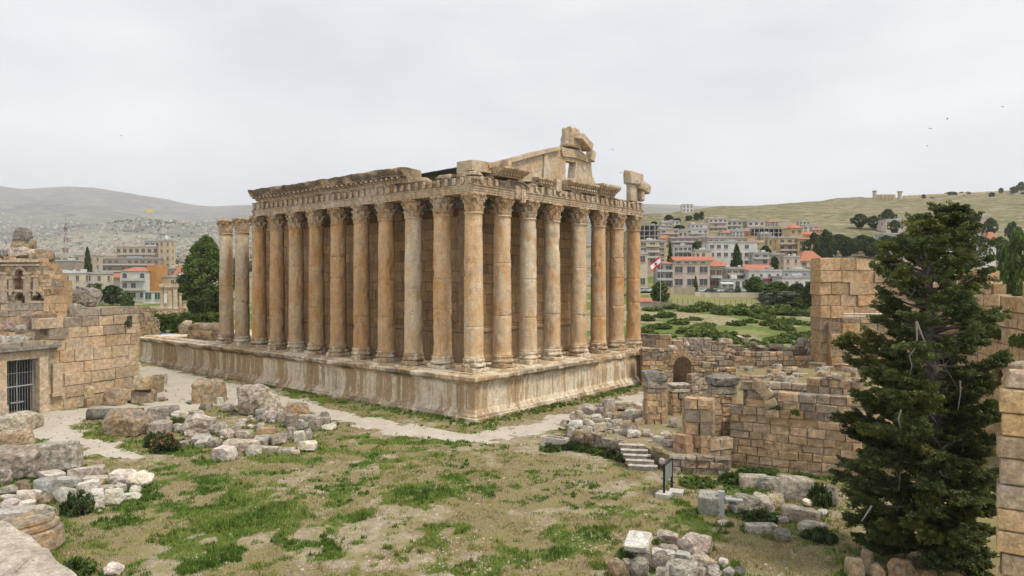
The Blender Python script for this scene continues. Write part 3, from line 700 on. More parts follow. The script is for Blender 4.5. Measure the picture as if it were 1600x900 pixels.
gable('gable_wall', [(764, 273), (768, 255), (786, 251.5), (820, 243), (851, 235), (875.5, 230), (905, 234), (917, 243), (924, 253), (925.5, 275), (930, 284), (928, 297), (875, 292), (820, 283)], -.1, -1.15, seed=41, hole=[(884, 251), (884, 278), (897, 279), (900, 254)])
gable('gable_block', [(737.5, 249.6), (752, 251), (769, 254), (769, 271), (737.5, 266)], .2, -2.0, seed=42)
for pts, x1, sd in (([(851, 236), (856, 234), (858, 282), (849, 281)], .12, 43), ([(799, 283), (801, 272), (822, 266), (846, 272), (846, 284)], .35, 44)):
    gable('gable_block', pts, x1, -.5, seed=sd)
gable('tympanum_beam', [(877, 229), (905, 236), (919, 247), (921, 254), (897, 246), (880, 244)], .14, -.4, seed=46)
gable('raking_cornice', [(764, 257), (786, 251), (851, 234), (876, 228.5), (877, 234), (851, 240), (787, 257), (765, 263)], .35, -1.3, seed=45)
def stone_part(name, px0, py0, px1, py1, X, dx, seed, rnd=.3, mat='gable', amp=.09, cuts=4, ry=0, par=None):
    """a stone of depth dx whose silhouette spans px0..px1, py0..py1, centred on the plane x = X"""
    c = np.array(gpt((px0 + px1) / 2, (py0 + py1) / 2, X)); D = depth_of(c)
    kx = uD(c[0] + .5, c[1])[0] - uD(c[0] - .5, c[1])[0]; ky = uD(c[0], c[1] + .5)[0] - uD(c[0], c[1] - .5)[0]
    wy = max(.7, (px1 - px0 - abs(kx) * dx) / abs(ky)); h = (py1 - py0) * D / F; V, Fq = rock_vf((dx, wy * 1.16, h * 1.10), rnd, amp, seed, 14, min(cuts, 4))
    if ry: co, si = math.cos(ry), math.sin(ry); V = np.stack([V[:, 0], V[:, 1] * co - V[:, 2] * si, V[:, 1] * si + V[:, 2] * co], -1)
    return _place(name, V, Fq, M[mat], par or temple, tuple(c))
def _place(name, V, Fq, mat, par, loc, smooth=False):
    o = mesh_obj(name, V, np.asarray(Fq), mat, par, smooth=smooth); o.location = loc; return o
stone_part('apex_block', 874, 202, 911, 231, -.5, 1.6, 51, .10, 'gable', .08, 9)
ap = MB()
V, Fq = rock_vf((1.6, 3.3, 1.05), .06, .06, 52, 14, 3); ap.add(V, Fq)
for k in range(6): ap.box((.45, -1.0 + k * .38, -.42), (.35, .22, .3))
_o = ap.build('apex_cornice', M['gable'], temple); _p = gpt(909, 220, .45); _o.location = _p; _o.rotation_euler = (math.radians(-28), 0, 0)
stone_part('apex_cornice', 915, 236, 931, 252, .15, 1.0, 53, .08, 'gable', .07, 7, -.3)
stone_part('corner_pier', 979, 286, 996, 314, 0, .8, 54, .06, 'gable', .03, 1)
stone_part('corner_pier', 974, 268, 1006, 288, 0, 1.5, 55, .2, 'gable', .06, 2)
stone_part('corner_cornice', 992, 286, 1017, 300, .6, 1.2, 56, .25, 'gable', .10, 4, -.25)
stone_part('corner_cornice', 995, 297, 1008, 314, .5, .9, 57, .25, 'gable', .08, 3)
# broken cornice along the short side
def cor_piece(y0, y1, z, seed, out=.0, sc=1.0):
    q = sweep([(0, y0), (0, y1)], [(-.9, z), (1.0, z), (1.15, z + .25 * sc), (1.35 + out, z + .45 * sc), (1.7 + out, z + .62 * sc), (2.0 + out, z + .85 * sc), (2.0 + out, z + 1.05 * sc), (.4, z + 1.12 * sc), (-.9, z + 1.0 * sc)], 2.2, .35, .10, seed, .12)
    for s in np.arange(y0 + .3, y1 - .2, .5): q.box((1.35, s, z + .3 * sc), (.3, .26, .22))
    q.build('cornice', M['entab'], temple)
cor_piece(2.6, 7.0, 25.3, 61, .1, .9); cor_piece(15.6, 22.0, 25.1, 62, -.35, 1.1); cor_piece(22.2, 26.6, 25.1, 63, .1, 1.35); cor_piece(9.5, 12.5, 25.1, 64, -.7, .8)
stone_part('frieze_block', 785, 251, 797, 264, .8, 1.2, 65, .3, 'entab', .1)
stone_part('frieze_block', 803, 290, 812, 312, 1.0, .6, 66, .35, 'entab', .1)
stone_part('frieze_block', 814, 296, 819, 318, 1.05, .5, 67, .35, 'entab', .1)
stone_part('frieze_block', 862, 281, 878, 300, .8, .8, 68, .2, 'entab', .08)
for i, (a, b) in enumerate(((-11, -9), (-8.4, -6.8), (-5, -2.6), (-1.6, .8))):
    V, Fq = rock_vf((b - a, 1.7, .36 + .12 * (i % 2)), .05, .06, 70 + i, 7, 2); _place('frieze_block', V, Fq, M['entab'], temple, ((a + b) / 2, -.1, 25.25))
M['roof_sheet'] = plain('dark_roof_sheet', (.022, .022, .026), .6, .3, 1.0, spec=.4)
q = MB()
for i, x in enumerate(np.arange(-15, -1, 2.4)): q.box((x + 1.2, 4.6, 26.45 + .06 * i), (2.36, 5.4, .14), 0, (1, 1, 1), 0, math.radians(2), math.radians(-2))
q.build('shelter_roof', M['roof_sheet'], temple)

# ------------------------------------------------------------------ loose stones
STONES = []
def drum_vf(r, ln, seed, amp=.03, n=22, rows=8, flute=0):
    mb = MB(); zs = np.linspace(-ln / 2, ln / 2, rows); prof = [(r * .1, -ln / 2), (r * .9, -ln / 2)] + [(r, z) for z in zs] + [(r * .9, ln / 2), (r * .1, ln / 2)]
    mb.lathe(prof, n); V = np.array(mb.v); s = r
    d = fbm(V / s * 1.2 + seed, seed, 4) - .5; V = V + (V / (np.linalg.norm(V, axis=1)[:, None] + 1e-6)) * (d * 2 * amp * s * 2)[:, None]
    if flute: k = np.cos(np.arctan2(V[:, 1], V[:, 0]) * flute); V[:, :2] *= (1 - .04 * (k > .3))[:, None]
    return V, mb.f
GZ = [lambda px, py: 0.0]
def rock(x0, y0, x1, y1, style='block', mat='rock', label=None, yaw=None, ratio=.8, z=0.0, seed=None, group=None, name=None, tilt=(0, 0), cat=None, D=None, bright=1.0):
    """a stone whose silhouette spans x0..x1, y0..y1 in the photograph, standing on height z"""
    sd = seed if seed is not None else int(x0 * 7 + y1 * 13) % 9973; rng = random.Random(sd)
    p = at((x0 + x1) / 2, y1, z) if D is None else dep((x0 + x1) / 2, y1, D)
    D_ = depth_of(p); wd = (x1 - x0) * D_ / F; dp = wd * ratio
    if yaw is None: yaw = rng.uniform(-.7, .7)
    if tilt == (0, 0) and style in ('worn', 'boulder', 'block') and (x1 - x0) < 60: tilt = (rng.gauss(0, .10), rng.gauss(0, .10))
    kk_ = abs(math.cos(yaw)) + ratio * abs(math.sin(yaw)); wd = wd / max(kk_, .8) if style not in ('drum_lying',) else wd; dp = wd * ratio
    tn = (CZ - p[2]) / D_; h = (y1 - y0) * D_ / F - dp * .75 * tn; h = max(h, .30 * (y1 - y0) * D_ / F)
    n = 18 if (x1 - x0) > 55 else 14 if (x1 - x0) > 34 else 11 if (x1 - x0) > 18 else 7
    c = p + FW * (dp * .42); base = np.array([c[0], c[1], p[2]])
    if style == 'block': V, Fq = rock_vf((wd, dp, h), .08, .055, sd, n, 3)
    elif style == 'worn': V, Fq = rock_vf((wd * 1.08, dp * 1.08, h * 1.10), .14, .09, sd, n, 9)
    elif style == 'boulder': V, Fq = rock_vf((wd * 1.12, dp * 1.12, h * 1.15), .60, .15, sd, n, 10)
    elif style == 'slab': V, Fq = rock_vf((wd, dp, h), .05, .03, sd, n, 1)
    elif style == 'drum_lying':
        r = h / 2; V, Fq = drum_vf(r, wd, sd, .03); V = V[:, [2, 1, 0]]
        Fq = [f[::-1] for f in Fq]
    elif style == 'disc': V, Fq = drum_vf(wd / 2, h, sd, .02, 24, 5); V[:, 1] *= min(1, ratio * 1.2)
    elif style == 'fluted': V, Fq = drum_vf(wd / 2, h, sd, .05, 40, 8, 14)
    V = np.asarray(V)
    if tilt[0] or tilt[1]: V = V @ np.array(Matrix.Rotation(tilt[0], 3, 'X') @ Matrix.Rotation(tilt[1], 3, 'Y')).T
    V = V - np.array([0, 0, V[:, 2].min() + .10 * h])
    a = FACE + yaw; R = np.array([[math.cos(a), -math.sin(a), 0], [math.sin(a), math.cos(a), 0], [0, 0, 1]])
    V = V @ R.T
    nm = name or {'block': 'stone_block', 'worn': 'stone_block', 'boulder': 'boulder', 'slab': 'stone_slab', 'drum_lying': 'column_drum', 'disc': 'column_drum', 'fluted': 'fluted_fragment'}[style]
    cc = jitc(rng, (bright, bright, bright), .30, .06)
    o = mesh_obj(nm, V, [tuple(int(i) for i in f) for f in Fq], M[mat], col=np.tile(np.array(cc), (len(V), 1)), smooth=style == 'drum_lying')
    o.location = base
    tag(o, label, cat or nm.replace('_', ' '), group); STONES.append(o); return o
# ------------------------------------------------------------------ ruins left of the temple
import bmesh
def along(A, B, px):
    """distance along the wall A>B at which the photo column px meets it"""
    A = np.array(A[:2]); B = np.array(B[:2]); d = (FW + RT * (px - 800) / F)[:2]; t = (B - A); M2 = np.array([t, -d]).T
    return float(np.linalg.solve(M2, CAM[:2] - A)[0] * np.linalg.norm(t))
def prof(A, B, pts):
    """height profile from photo points (px, py) on the wall A>B"""
    A = np.array(A[:2], float); B = np.array(B[:2], float); t = (B - A) / np.linalg.norm(B - A); ss, zz = [], []
    for px, py in pts:
        s = along(A, B, px); q = A + t * s; D = depth_of(q); ss.append(s); zz.append(CZ + (HOR - py) * D / F)
    return lambda s: float(np.interp(s, ss, zz))
def slab_poly(name, pts, vec, mat, parent=None, amp=.05, sc=.9, seed=0, edge=1.0, col=None):
    bm = bmesh.new(); vs = [bm.verts.new(p) for p in pts]; ed = [bm.edges.new((vs[i], vs[(i + 1) % len(vs)])) for i in range(len(vs))]
    bmesh.ops.triangle_fill(bm, use_beauty=True, edges=ed)
    for _ in range(4): bmesh.ops.subdivide_edges(bm, edges=[e for e in bm.edges if e.calc_length() > edge], cuts=1)
    r = bmesh.ops.extrude_face_region(bm, geom=bm.faces[:]); bmesh.ops.translate(bm, verts=[e for e in r['geom'] if isinstance(e, bmesh.types.BMVert)], vec=vec)
    bmesh.ops.recalc_face_normals(bm, faces=bm.faces[:]); bm.verts.index_update(); V = np.array([v.co[:] for v in bm.verts]); Fc = [tuple(v.index for v in f.verts) for f in bm.faces]; bm.free()
    return mesh_obj(name, rough(amp, sc, seed)(V) if amp else V, Fc, mat, parent, col=col)
def rback(p, d):
    v = np.array(p[:2], float) - CAM[:2]; return np.array(p[:2], float) + v / depth_of(p) * d
def back(p, d, side=0): q = np.array(p[:2], float) + FW[:2] * d + RT[:2] * side; return q
def P3(p, z): return (p[0], p[1], z)
BUFF = ((1, .96, .92), (1.05, .99, .93), (.95, .90, .85), (1.05, .96, .87))
M['earth'] = M['ground']
GA, GB = at(-60, 665, 0), at(217, 619, 0)
gs = lambda px: along(GA, GB, px)
s5, s57, s75 = gs(4), gs(57), gs(74)
gate_house = thing('gatehouse_ruin', 'buff ashlar ruin with a barred doorway under a stone lintel', 'ruin', tuple(GB))
gtop = prof(GA, GB, [(-60, 536), (70, 536), (72, 486), (90, 486), (91, 498), (112, 498), (113, 487), (128, 487), (129, 481), (217, 481)])
q = MB()
masonry(q, GA, GB, -.2, gtop, (1.15, 1.4), (1.6, 3.2), 1.2, .05, BUFF, (.68, .74, .84), 2.3, lambda s, z: s5 - .2 < s < s57 + .2 and z < 5.9, ((s5, 5.9), (s57, 5.9)), 101, .022, .05, .03, .18)
core(q, GA, GB, 0, gtop, .5, 1.5, (.5, .46, .4), .8, lambda s, z: s5 - .6 < s < s57 + .6)
GR = rback(GB, 26) - RT[:2] * 1.2
masonry(q, GB, GR, -.2, lambda s: 10.6 - .08 * s, (1.15, 1.4), (1.6, 3.2), 1.0, .05, BUFF, (.68, .74, .84), 2.0, None, (), 102, .03, .05, .02, .1)
def wloc(o, loc):
    o.location = Vector(o.location) - Vector(loc); return o
wall_o = q.build('wall', M['buff'], gate_house, disp=rough(.05, .7, 5)); wloc(wall_o, GB)
def gpart(name, mb, mat, **k): return wloc(mb.build(name, mat, gate_house, **k), GB)
gt = (GB - GA)[:2] / np.linalg.norm((GB - GA)[:2]); gn = np.array([gt[1], -gt[0]]); ga = math.atan2(gt[1], gt[0])
def gpos(s, o, z): return (GA[0] + gt[0] * s + gn[0] * o, GA[1] + gt[1] * s + gn[1] * o, z)
q = MB(); q.box(gpos((s5 + s57) / 2, -.35, 6.35), (s57 - s5 + 2.4, 1.1, .95), ga); gpart('lintel', q, M['buff'], disp=rough(.04, 1, 1))
q = MB(); q.box(gpos(s57 / 2 + 1, .1, 7.02), (s75 + 1.2, 1.3, .36), ga); q.box(gpos(s57 / 2 + 1, 0, 6.85), (s75 + .6, 1.0, .3), ga); gpart('cornice', q, M['dark_rock'], disp=rough(.05, 1, 2))
for s in (s5 - .35, s57 + .45):
    q = MB(); q.box(gpos(s, .1, 3.0), (.9, .7, 5.9), ga); q.box(gpos(s, .14, .7), (1.05, .8, 1.3), ga); gpart('door_jamb', q, M['buff'], disp=rough(.03, 1, 3))
q = MB(); q.box(gpos(gs(86), .12, 3.4), (1.0, .5, 3.4), ga); q.box(gpos(gs(86), .2, 1.7), (1.3, .6, .3), ga); gpart('pilaster', q, M['buff'], disp=rough(.04, 1, 4))
q = MB(); ns = gs(201); q.box(gpos(ns, .06, 9.2), (.5, .3, 1.3), ga, (.35, .33, .3)); gpart('niche', q, M['dark_rock'], disp=rough(.04, 1, 4))  # dark block on the wall face, painting the shade of a recess
# gate of bars
M['grey_metal'] = plain('grey_painted_metal', (.34, .36, .37), .5, .12, 3, .3); M['black'] = plain('black_interior', (.02, .02, .022), .95, .1)
q = MB(); wd = s57 - s5 - .1
for k in range(13): q.tube([gpos(s5 + .1 + wd * k / 12, -.75, .1), gpos(s5 + .1 + wd * k / 12, -.75, 5.85)], .028 if k not in (0, 6, 12) else .07, 5)
for z in (.2, 3.0, 4.4, 5.75): q.tube([gpos(s5 + .1, -.75, z), gpos(s5 + .1 + wd, -.75, z)], .09 if z == 3.0 else .04, 5)
gt_o = gpart('gate', q, M['grey_metal'])
q = MB(); q.box(gpos((s5 + s57) / 2, -.66, 1.35), (1.3, .06, .16), ga); ho = q.build('latch', M['grey_metal'], gt_o)
q = MB(); q.box(gpos((s5 + s57) / 2, -5, 3), (9, .3, 6.4), ga); q.box(gpos(s5 - 1.2, -3, 3), (.3, 4, 6.4), ga); q.box(gpos(s57 + 1.3, -3, 3), (.3, 4, 6.4), ga); q.box(gpos((s5 + s57) / 2, -3.2, 6.5), (9, 4.6, .2), ga); gpart('passage', q, M['dark_rock'])
# fill behind the walls, carrying boulders
slab_poly('terrace', [P3(gpos(-1, -1.0, 0), 7.15), P3(gpos(s75, -1.0, 0), 7.15), P3(rback(gpos(s75, -1, 0), 22), 7.15), P3(rback(gpos(-1, -1, 0), 22), 7.15)], (0, 0, -.5), M['ground'], amp=.12, seed=5, col=None)['kind'] = 'structure'
slab_poly('terrace', [P3(gpos(s75 + .2, -.8, 0), 9.3), P3(gpos(gs(213), -.9, 0), 9.3), P3(rback(gpos(gs(210), -.9, 0), 24), 9.3), P3(rback(gpos(s75 + .2, -.8, 0), 24), 9.3)], (0, 0, -.6), M['ground'], amp=.15, seed=6)['kind'] = 'structure'
rock(-8, 524, 12, 541, 'block', 'rock', 'grey block on the door lintel at the frame edge', z=7.15, D=74)
rock(12, 524, 35, 540, 'block', 'white_rock', 'cleanest white block set on the cornice over the barred door', z=7.2, D=74.5, yaw=0)
rock(36, 526, 48, 538, 'block', 'white_rock', 'small white block beside the larger white one over the door', z=7.2, D=75, yaw=0)
rock(49, 521, 70, 540, 'block', 'rock', 'grey rough block right of the white blocks over the door', z=7.2, D=75)
rock(34, 487, 43, 517, 'worn', 'pink_rock', 'taller upright reddish stone behind the door lintel', z=7.15, D=84)
rock(44, 492, 55, 515, 'worn', 'pink_rock', 'shorter upright reddish stone behind the door lintel', z=7.15, D=82)
rock(2, 504, 22, 518, 'boulder', 'pink_rock', 'low reddish stone lying left of the two upright reddish stones', z=7.15, D=84)
rock(20, 508, 38, 521, 'boulder', 'rock', 'grey lump in front of the upright reddish stones', z=7.15, D=80)
rock(96, 455, 131, 482, 'boulder', 'dark_rock', 'grey boulder piled behind the ashlar wall, left of the pair on the skyline', z=10, D=98)
rock(113, 457, 149, 480, 'boulder', 'dark_rock', 'broad grey boulder at the back behind the ashlar wall', z=10, D=102)
rock(98, 474, 128, 499, 'boulder', 'rock', 'lower pale grey boulder just above the ashlar wall', z=9.2, D=88)
rock(90, 458, 101, 491, 'worn', 'dark_rock', 'narrow dark upright stone left of the boulders', z=9.2, D=90)
# niche wall higher up, further back
NA, NB = dep(-70, 480, 97), dep(91, 480, 92)
ex = thing('niche_wall_ruin', 'high eroded wall of arched niches above the barred doorway', 'ruin', (NB[0], NB[1], 7))
ntop = prof(NA, NB, [(-70, 402), (60, 404), (68, 410), (75, 420), (82, 428), (91, 440)])
def arch_in(A, B, lst):
    L_ = [(along(A, B, a), along(A, B, b), z0, z1) for a, b, z0, z1 in lst]
    def f(s, z):
        for a, b, z0, z1 in L_:
            r = (b - a) / 2
            if a < s < b and z0 < z < z1 - r + math.sqrt(max(0, r * r - (s - (a + b) / 2) ** 2)): return True
        return False
    return f
op = arch_in(NA, NB, [(24, 40, 12.9, 15.75), (23.5, 42, 10.6, 12.9), (-14, 1.5, 12.2, 16), (53, 68, 10.6, 12.7)])
q = MB(); masonry(q, NA, NB, 7, ntop, (.5, .62), (.55, 1.2), .9, .04, ((1, .9, .8), (1.1, .95, .8), (.95, .85, .75)), (.68, .74, .84), 1.6, op, (), 111, .008, .03, .02, .1)
core(q, NA, NB, 7, ntop, .95, 2.2, (.8, .72, .6), .8); wloc(q.build('wall', M['buff'], ex), (NB[0], NB[1], 7))
nt_ = (NB - NA)[:2] / np.linalg.norm((NB - NA)[:2]); nn_ = np.array([nt_[1], -nt_[0]]); na_ = math.atan2(nt_[1], nt_[0])
def npos(px, o, z): s = along(NA, NB, px); return (NA[0] + nt_[0] * s + nn_[0] * o, NA[1] + nt_[1] * s + nn_[1] * o, z)
for px, zz, ww, h in ((10, 12.9, 1.1, 4.4), (47, 12.9, .9, 4.4), (20, 13.3, .5, 2.4), (43, 13.3, .5, 2.4), (58, 13.4, .45, 2.6)):
    q = MB(); q.box(npos(px, .15, zz), (ww, .5, h), na_); q.box(npos(px, .25, zz + h / 2), (ww * 1.3, .7, .3), na_); wloc(q.build('pilaster', M['buff'], ex, disp=rough(.05, 1, 4)), (NB[0], NB[1], 7))
for pa, pb, zt_ in ((24, 40, 15.75), (23.5, 42, 12.55), (53, 68, 12.55)):
    q = MB(); sa, sb = along(NA, NB, pa), along(NA, NB, pb); r_ = (sb - sa) / 2; zc_ = zt_ - r_
    for k in range(9):
        a0, a1 = math.pi * k / 9 + .02, math.pi * (k + 1) / 9 - .02; ring = []
        for a, rr_ in ((a0, r_ * .92), (a1, r_ * .92), (a1, r_ + .32), (a0, r_ + .32)):
            s_ = (sa + sb) / 2 + rr_ * math.cos(a); ring.append((NA[0] + nt_[0] * s_ + nn_[0] * .18, NA[1] + nt_[1] * s_ + nn_[1] * .18, zc_ + rr_ * math.sin(a)))
        q.prism(ring, (-nn_[0] * .5, -nn_[1] * .5, 0))
    wloc(q.build('niche_arch', M['buff'], ex, disp=rough(.03, 1, 3)), (NB[0], NB[1], 7))
q = MB(); s0_, s1_ = -70, 62
for z, o, h in ((16.2, .3, .3), (16.75, .5, .35), (12.75, .3, .3)): a_, b_ = np.array(npos(s0_, o - .2, z)), np.array(npos(s1_, o - .2, z)); q.box((a_ + b_) / 2, (np.linalg.norm(b_ - a_), .6, h), na_)
wloc(q.build('cornice', M['buff'], ex, disp=rough(.08, .8, 8)), (NB[0], NB[1], 7))
lowA, lowB = dep(-70, 480, 88), dep(72, 480, 87)
q = MB(); masonry(q, lowA, lowB, 7, prof(lowA, lowB, [(-70, 470), (72, 472)]), (.7, .9), (.9, 1.8), .8, .08, BUFF, (.68, .74, .84), 1.2, None, (), 112, .015, .05, .04, .2)
core(q, lowA, lowB, 7, 11.2, .2, .9); tag(q.build('low_wall', M['buff'], loc=(lowB[0], lowB[1], 7)), 'long low block wall at the foot of the arched niches', 'wall')
pA, pB = dep(69, 480, 86.5), dep(91, 480, 86)
q = MB(); masonry(q, pA, pB, 7, prof(pA, pB, [(69, 451), (91, 452)]), (1.0, 1.2), (.9, 1.8), 1.2, .06, ((1.15, .95, .75), (1.05, .9, .75)), (.6, .6, .6), .6, None, (), 113, .028, .055, .03, .2)
tag(q.build('stone_pier', M['buff'], loc=(pB[0], pB[1], 7)), 'squat square pier ending the niche wall', 'pier')
rock(17, 374, 46, 390, 'worn', 'tan_rock', 'brown middle block of the stack crowning the niche wall', z=18, D=96, yaw=.1)
rock(19, 358, 44, 375, 'worn', 'dark_rock', 'topmost dark block of the stack crowning the niche wall', z=19.4, D=96, yaw=.1)
rock(15, 387, 52, 402, 'worn', 'rock', 'wide lowest block of the stack crowning the niche wall', z=17, D=96, yaw=0)
rock(52, 391, 80, 406, 'worn', 'tan_rock', 'flat tan slab on the right end of the niche wall top', z=16.4, D=94)
rock(46, 396, 66, 408, 'worn', 'tan_rock', 'brown lump between the stack and the slab on the niche wall', z=16.4, D=94)
rock(-6, 393, 14, 404, 'boulder', 'dark_rock', 'dark boulder left of the stack on the niche wall', z=16.4, D=97)
# low walls beyond
for (px0, px1, D0, D1, tp, lab, sd) in ((216, 250, 128, 150, [(216, 482), (232, 492), (250, 500)], 'crumbling rubble wall running back behind the ashlar corner', 121), (214, 292, 166, 172, [(214, 478), (240, 480), (262, 487), (292, 488)], 'low rubble wall under the small ruined columns', 122)):
    a_, b_ = dep(px0, 500, D0), dep(px1, 500, D1); z0_ = tz((px0 + px1) / 2, (D0 + D1) / 2) - .5
    q = MB(); masonry(q, a_, b_, z0_, prof(a_, b_, tp), (.5, .8), (.6, 1.4), .8, .15, BUFF, (.68, .74, .84), 1.2, None, (), sd, .02, .08, .06, .3)
    core(q, a_, b_, z0_, prof(a_, b_, tp), .3, .9); tag(q.build('rubble_wall', M['tan_rock'], loc=(a_[0], a_[1], z0_)), lab, 'wall')
ruin2 = thing('small_temple_ruin', 'little columned ruin beyond the low wall, between villa and poplar', 'ruin', tuple(dep(265, 480, 178)))
RB = dep(265, 480, 178); zb = CZ + (HOR - 482) * 178 / F
def rpart(name, mb, mat, **k): return wloc(mb.build(name, mat, ruin2, **k), RB)
q = MB(); q.box((RB[0] + .0, RB[1], (zb + 1) / 2), (7.4, 4.5, zb - 1), FACE); rpart('base', q, M['tan_rock'], disp=rough(.15, .6, 2))
for px, t_, w_, so_ in ((253, 449, .5, 0), (266, 449, .8, 0), (273.5, 448, .65, 0), (281, 458, .5, 1.5), (288, 470, .5, 0)):
    p_ = dep(px, 480, 178 + so_); zt_ = CZ + (HOR - t_) * 178 / F; q = MB(); hh = zt_ - zb
    q.lathe([(w_ * 1.25, 0), (w_ * 1.25, .3), (w_, .4), (w_ * .86, hh - .7), (w_ * 1.35, hh - .1), (w_ * 1.35, hh)], 12, (p_[0], p_[1], zb)); rpart('column', q, M['buff'], smooth=False, disp=rough(.05, 1, int(px)))
a_, b_ = dep(250, 448, 178), dep(277, 448, 178); q = MB(); zt_ = CZ + (HOR - 446) * 178 / F
q.box(((a_[0] + b_[0]) / 2, (a_[1] + b_[1]) / 2, zt_), (4.4, 1.3, .8), FACE); rpart('lintel', q, M['buff'], disp=rough(.08, .8, 5))
# masonry debris and the long drum on the podium's far end
q = MB(); a_, b_ = np.array((-64.5, .4)), np.array((-53.5, .4))
masonry(q, a_, b_, 4.6, lambda s: 6.4 + .5 * math.sin(s * 1.7) - (1.0 if s > 3 else 0), (.55, .8), (.8, 1.8), 1.6, .25, BUFF, (.62, .62, .62), 1.5, None, (), 131, .02, .08, .08, .3)
tag(q.build('block_course', M['tan_rock'], loc=(-60, .4, 4.6)), 'broken courses of blocks on the far end of the podium', 'ruin')
o_ = rock(296, 501, 343, 523, 'drum_lying', 'tan_rock', 'long column drum lying on the far end of the podium', z=5.9, D=depth_of((-60, 3.0)), yaw=-.1)
rock(279, 503, 296, 521, 'worn', 'tan_rock', 'upright broken block left of the drum on the podium', z=5.4, D=depth_of((-63.5, 2)))
tarp_p = dep(258, 515, 150)
q = MB(); q.box((tarp_p[0], tarp_p[1], CZ + (HOR - 515) * 150 / F), (2.9, 2.0, .9), FACE + .1)
M['tarp'] = plain('blue_tarpaulin', (.06, .18, .55), .5, .3, 2)
def tarp_d(V): V = rough(.25, 1.2, 4)(V); return V
tq = MB(); V, Fq = rock_vf((2.9, 2.0, 1.0), .25, .12, 77, 9, 3); tq.add(V, Fq)
o_ = tq.build('tarpaulin', M['tarp'], rz=FACE); o_.location = (tarp_p[0], tarp_p[1], tz(258, 150) + .5); tag(o_, 'bright blue tarpaulin heap on the lawn before the hedge', 'tarpaulin')

# ------------------------------------------------------------------ ruins on the right
BR = ((1, .97, .94), (1.04, .97, .9), (.95, .89, .84), (1.06, 1.0, .93), (1.0, .91, .83))
TZ = 1.2
t1 = [at(896, 698, 0), at(988, 718, 0), at(1046, 738, 0), at(1140, 744, 0), at(1340, 744, 0)]
pts = [P3(back(t1[0], .4, .2), TZ), P3(back(t1[1], .5), TZ), P3(back(t1[2], .6), TZ), P3(back(at(1106, 742, 0), .4), TZ), P3(rback(at(1143, 724, .2), .9), TZ), P3(rback(at(1345, 749, .2), .9), TZ), P3(dep(1400, 600, 75), TZ), P3(dep(1160, 600, 78), TZ), P3(at(1003, 634, TZ), TZ), P3(at(940, 640, TZ), TZ), P3(at(884, 664, TZ), TZ)]
tag(slab_poly('rubble_terrace', pts, (0, 0, -TZ + .05), M['ground'], amp=.08, seed=8, edge=.8, col=None), kind='structure')
me_ = bpy.data.objects['rubble_terrace'].data; n_ = len(me_.vertices); cc_ = np.tile(np.array([.12, .45, .3, 1], np.float32), (n_, 1)); me_.color_attributes['Col'].data.foreach_set('color', cc_.ravel())
for nm_ in ('terrace', 'terrace.001'):
    me_ = bpy.data.objects[nm_].data; n_ = len(me_.vertices); cc_ = np.tile(np.array([.3, .55, .3, 1], np.float32), (n_, 1)); me_.color_attributes['Col'].data.foreach_set('color', cc_.ravel())
q = MB(); masonry(q, t1[0], t1[1], -.2, 1.45, (.6, .75), (.7, 1.5), .7, .10, ((.95, .93, .9), (1.05, 1, .95), (1.1, .95, .8)), (.8, .8, .8), .5, None, (), 141, .02, .06, .05, .3, ragged=.5)
tag(q.build('retaining_wall', M['rock'], loc=tuple(t1[0])), 'low retaining wall of grey blocks left of the stone steps, weeds at its foot', 'wall')
q = MB(); masonry(q, t1[2], t1[3], -.2, 1.25, (.5, .7), (.7, 1.5), .7, .12, ((.95, .93, .9), (1.05, 1, .95), (1.1, .95, .8)), (.75, .75, .75), .5, None, (), 142, .02, .06, .05, .3, ragged=.5)
tag(q.build('retaining_wall', M['rock'], loc=tuple(t1[2])), 'low retaining wall of grey blocks right of the stone steps', 'wall')
sp_ = at(1005, 735, 0); q = MB(); sw = 46 * depth_of(sp_) / F
for k in range(5):
    V, Fq = rock_vf((sw * (1 - .02 * k), .62, .30), .04, .03, 150 + k, 9, 1); a = FACE - .18; c_, s_ = math.cos(a), math.sin(a)
    V = np.stack([V[:, 0] * c_ - V[:, 1] * s_, V[:, 0] * s_ + V[:, 1] * c_, V[:, 2]], -1); pp = back(sp_, .50 * k + .3, -.12 * k); q.add(V + (pp[0], pp[1], .13 + .27 * k), Fq)
stp = q.build('stone_steps', M['dark_rock'], loc=tuple(sp_))
for k in range(5):
    V, Fq = rock_vf((sw * (1.0 - .02 * k), .60, .07), .03, .02, 170 + k, 9, 0); a = FACE - .18; c_, s_ = math.cos(a), math.sin(a)
    V = np.stack([V[:, 0] * c_ - V[:, 1] * s_, V[:, 0] * s_ + V[:, 1] * c_, V[:, 2]], -1); pp = back(sp_, .50 * k + .27, -.12 * k); o_ = mesh_obj('tread', V + (pp[0] - sp_[0], pp[1] - sp_[1], .29 + .27 * k - sp_[2]), Fq, M['white_rock'], stp)
tag(stp, 'short flight of five worn stone steps up to the rubble terrace', 'steps')
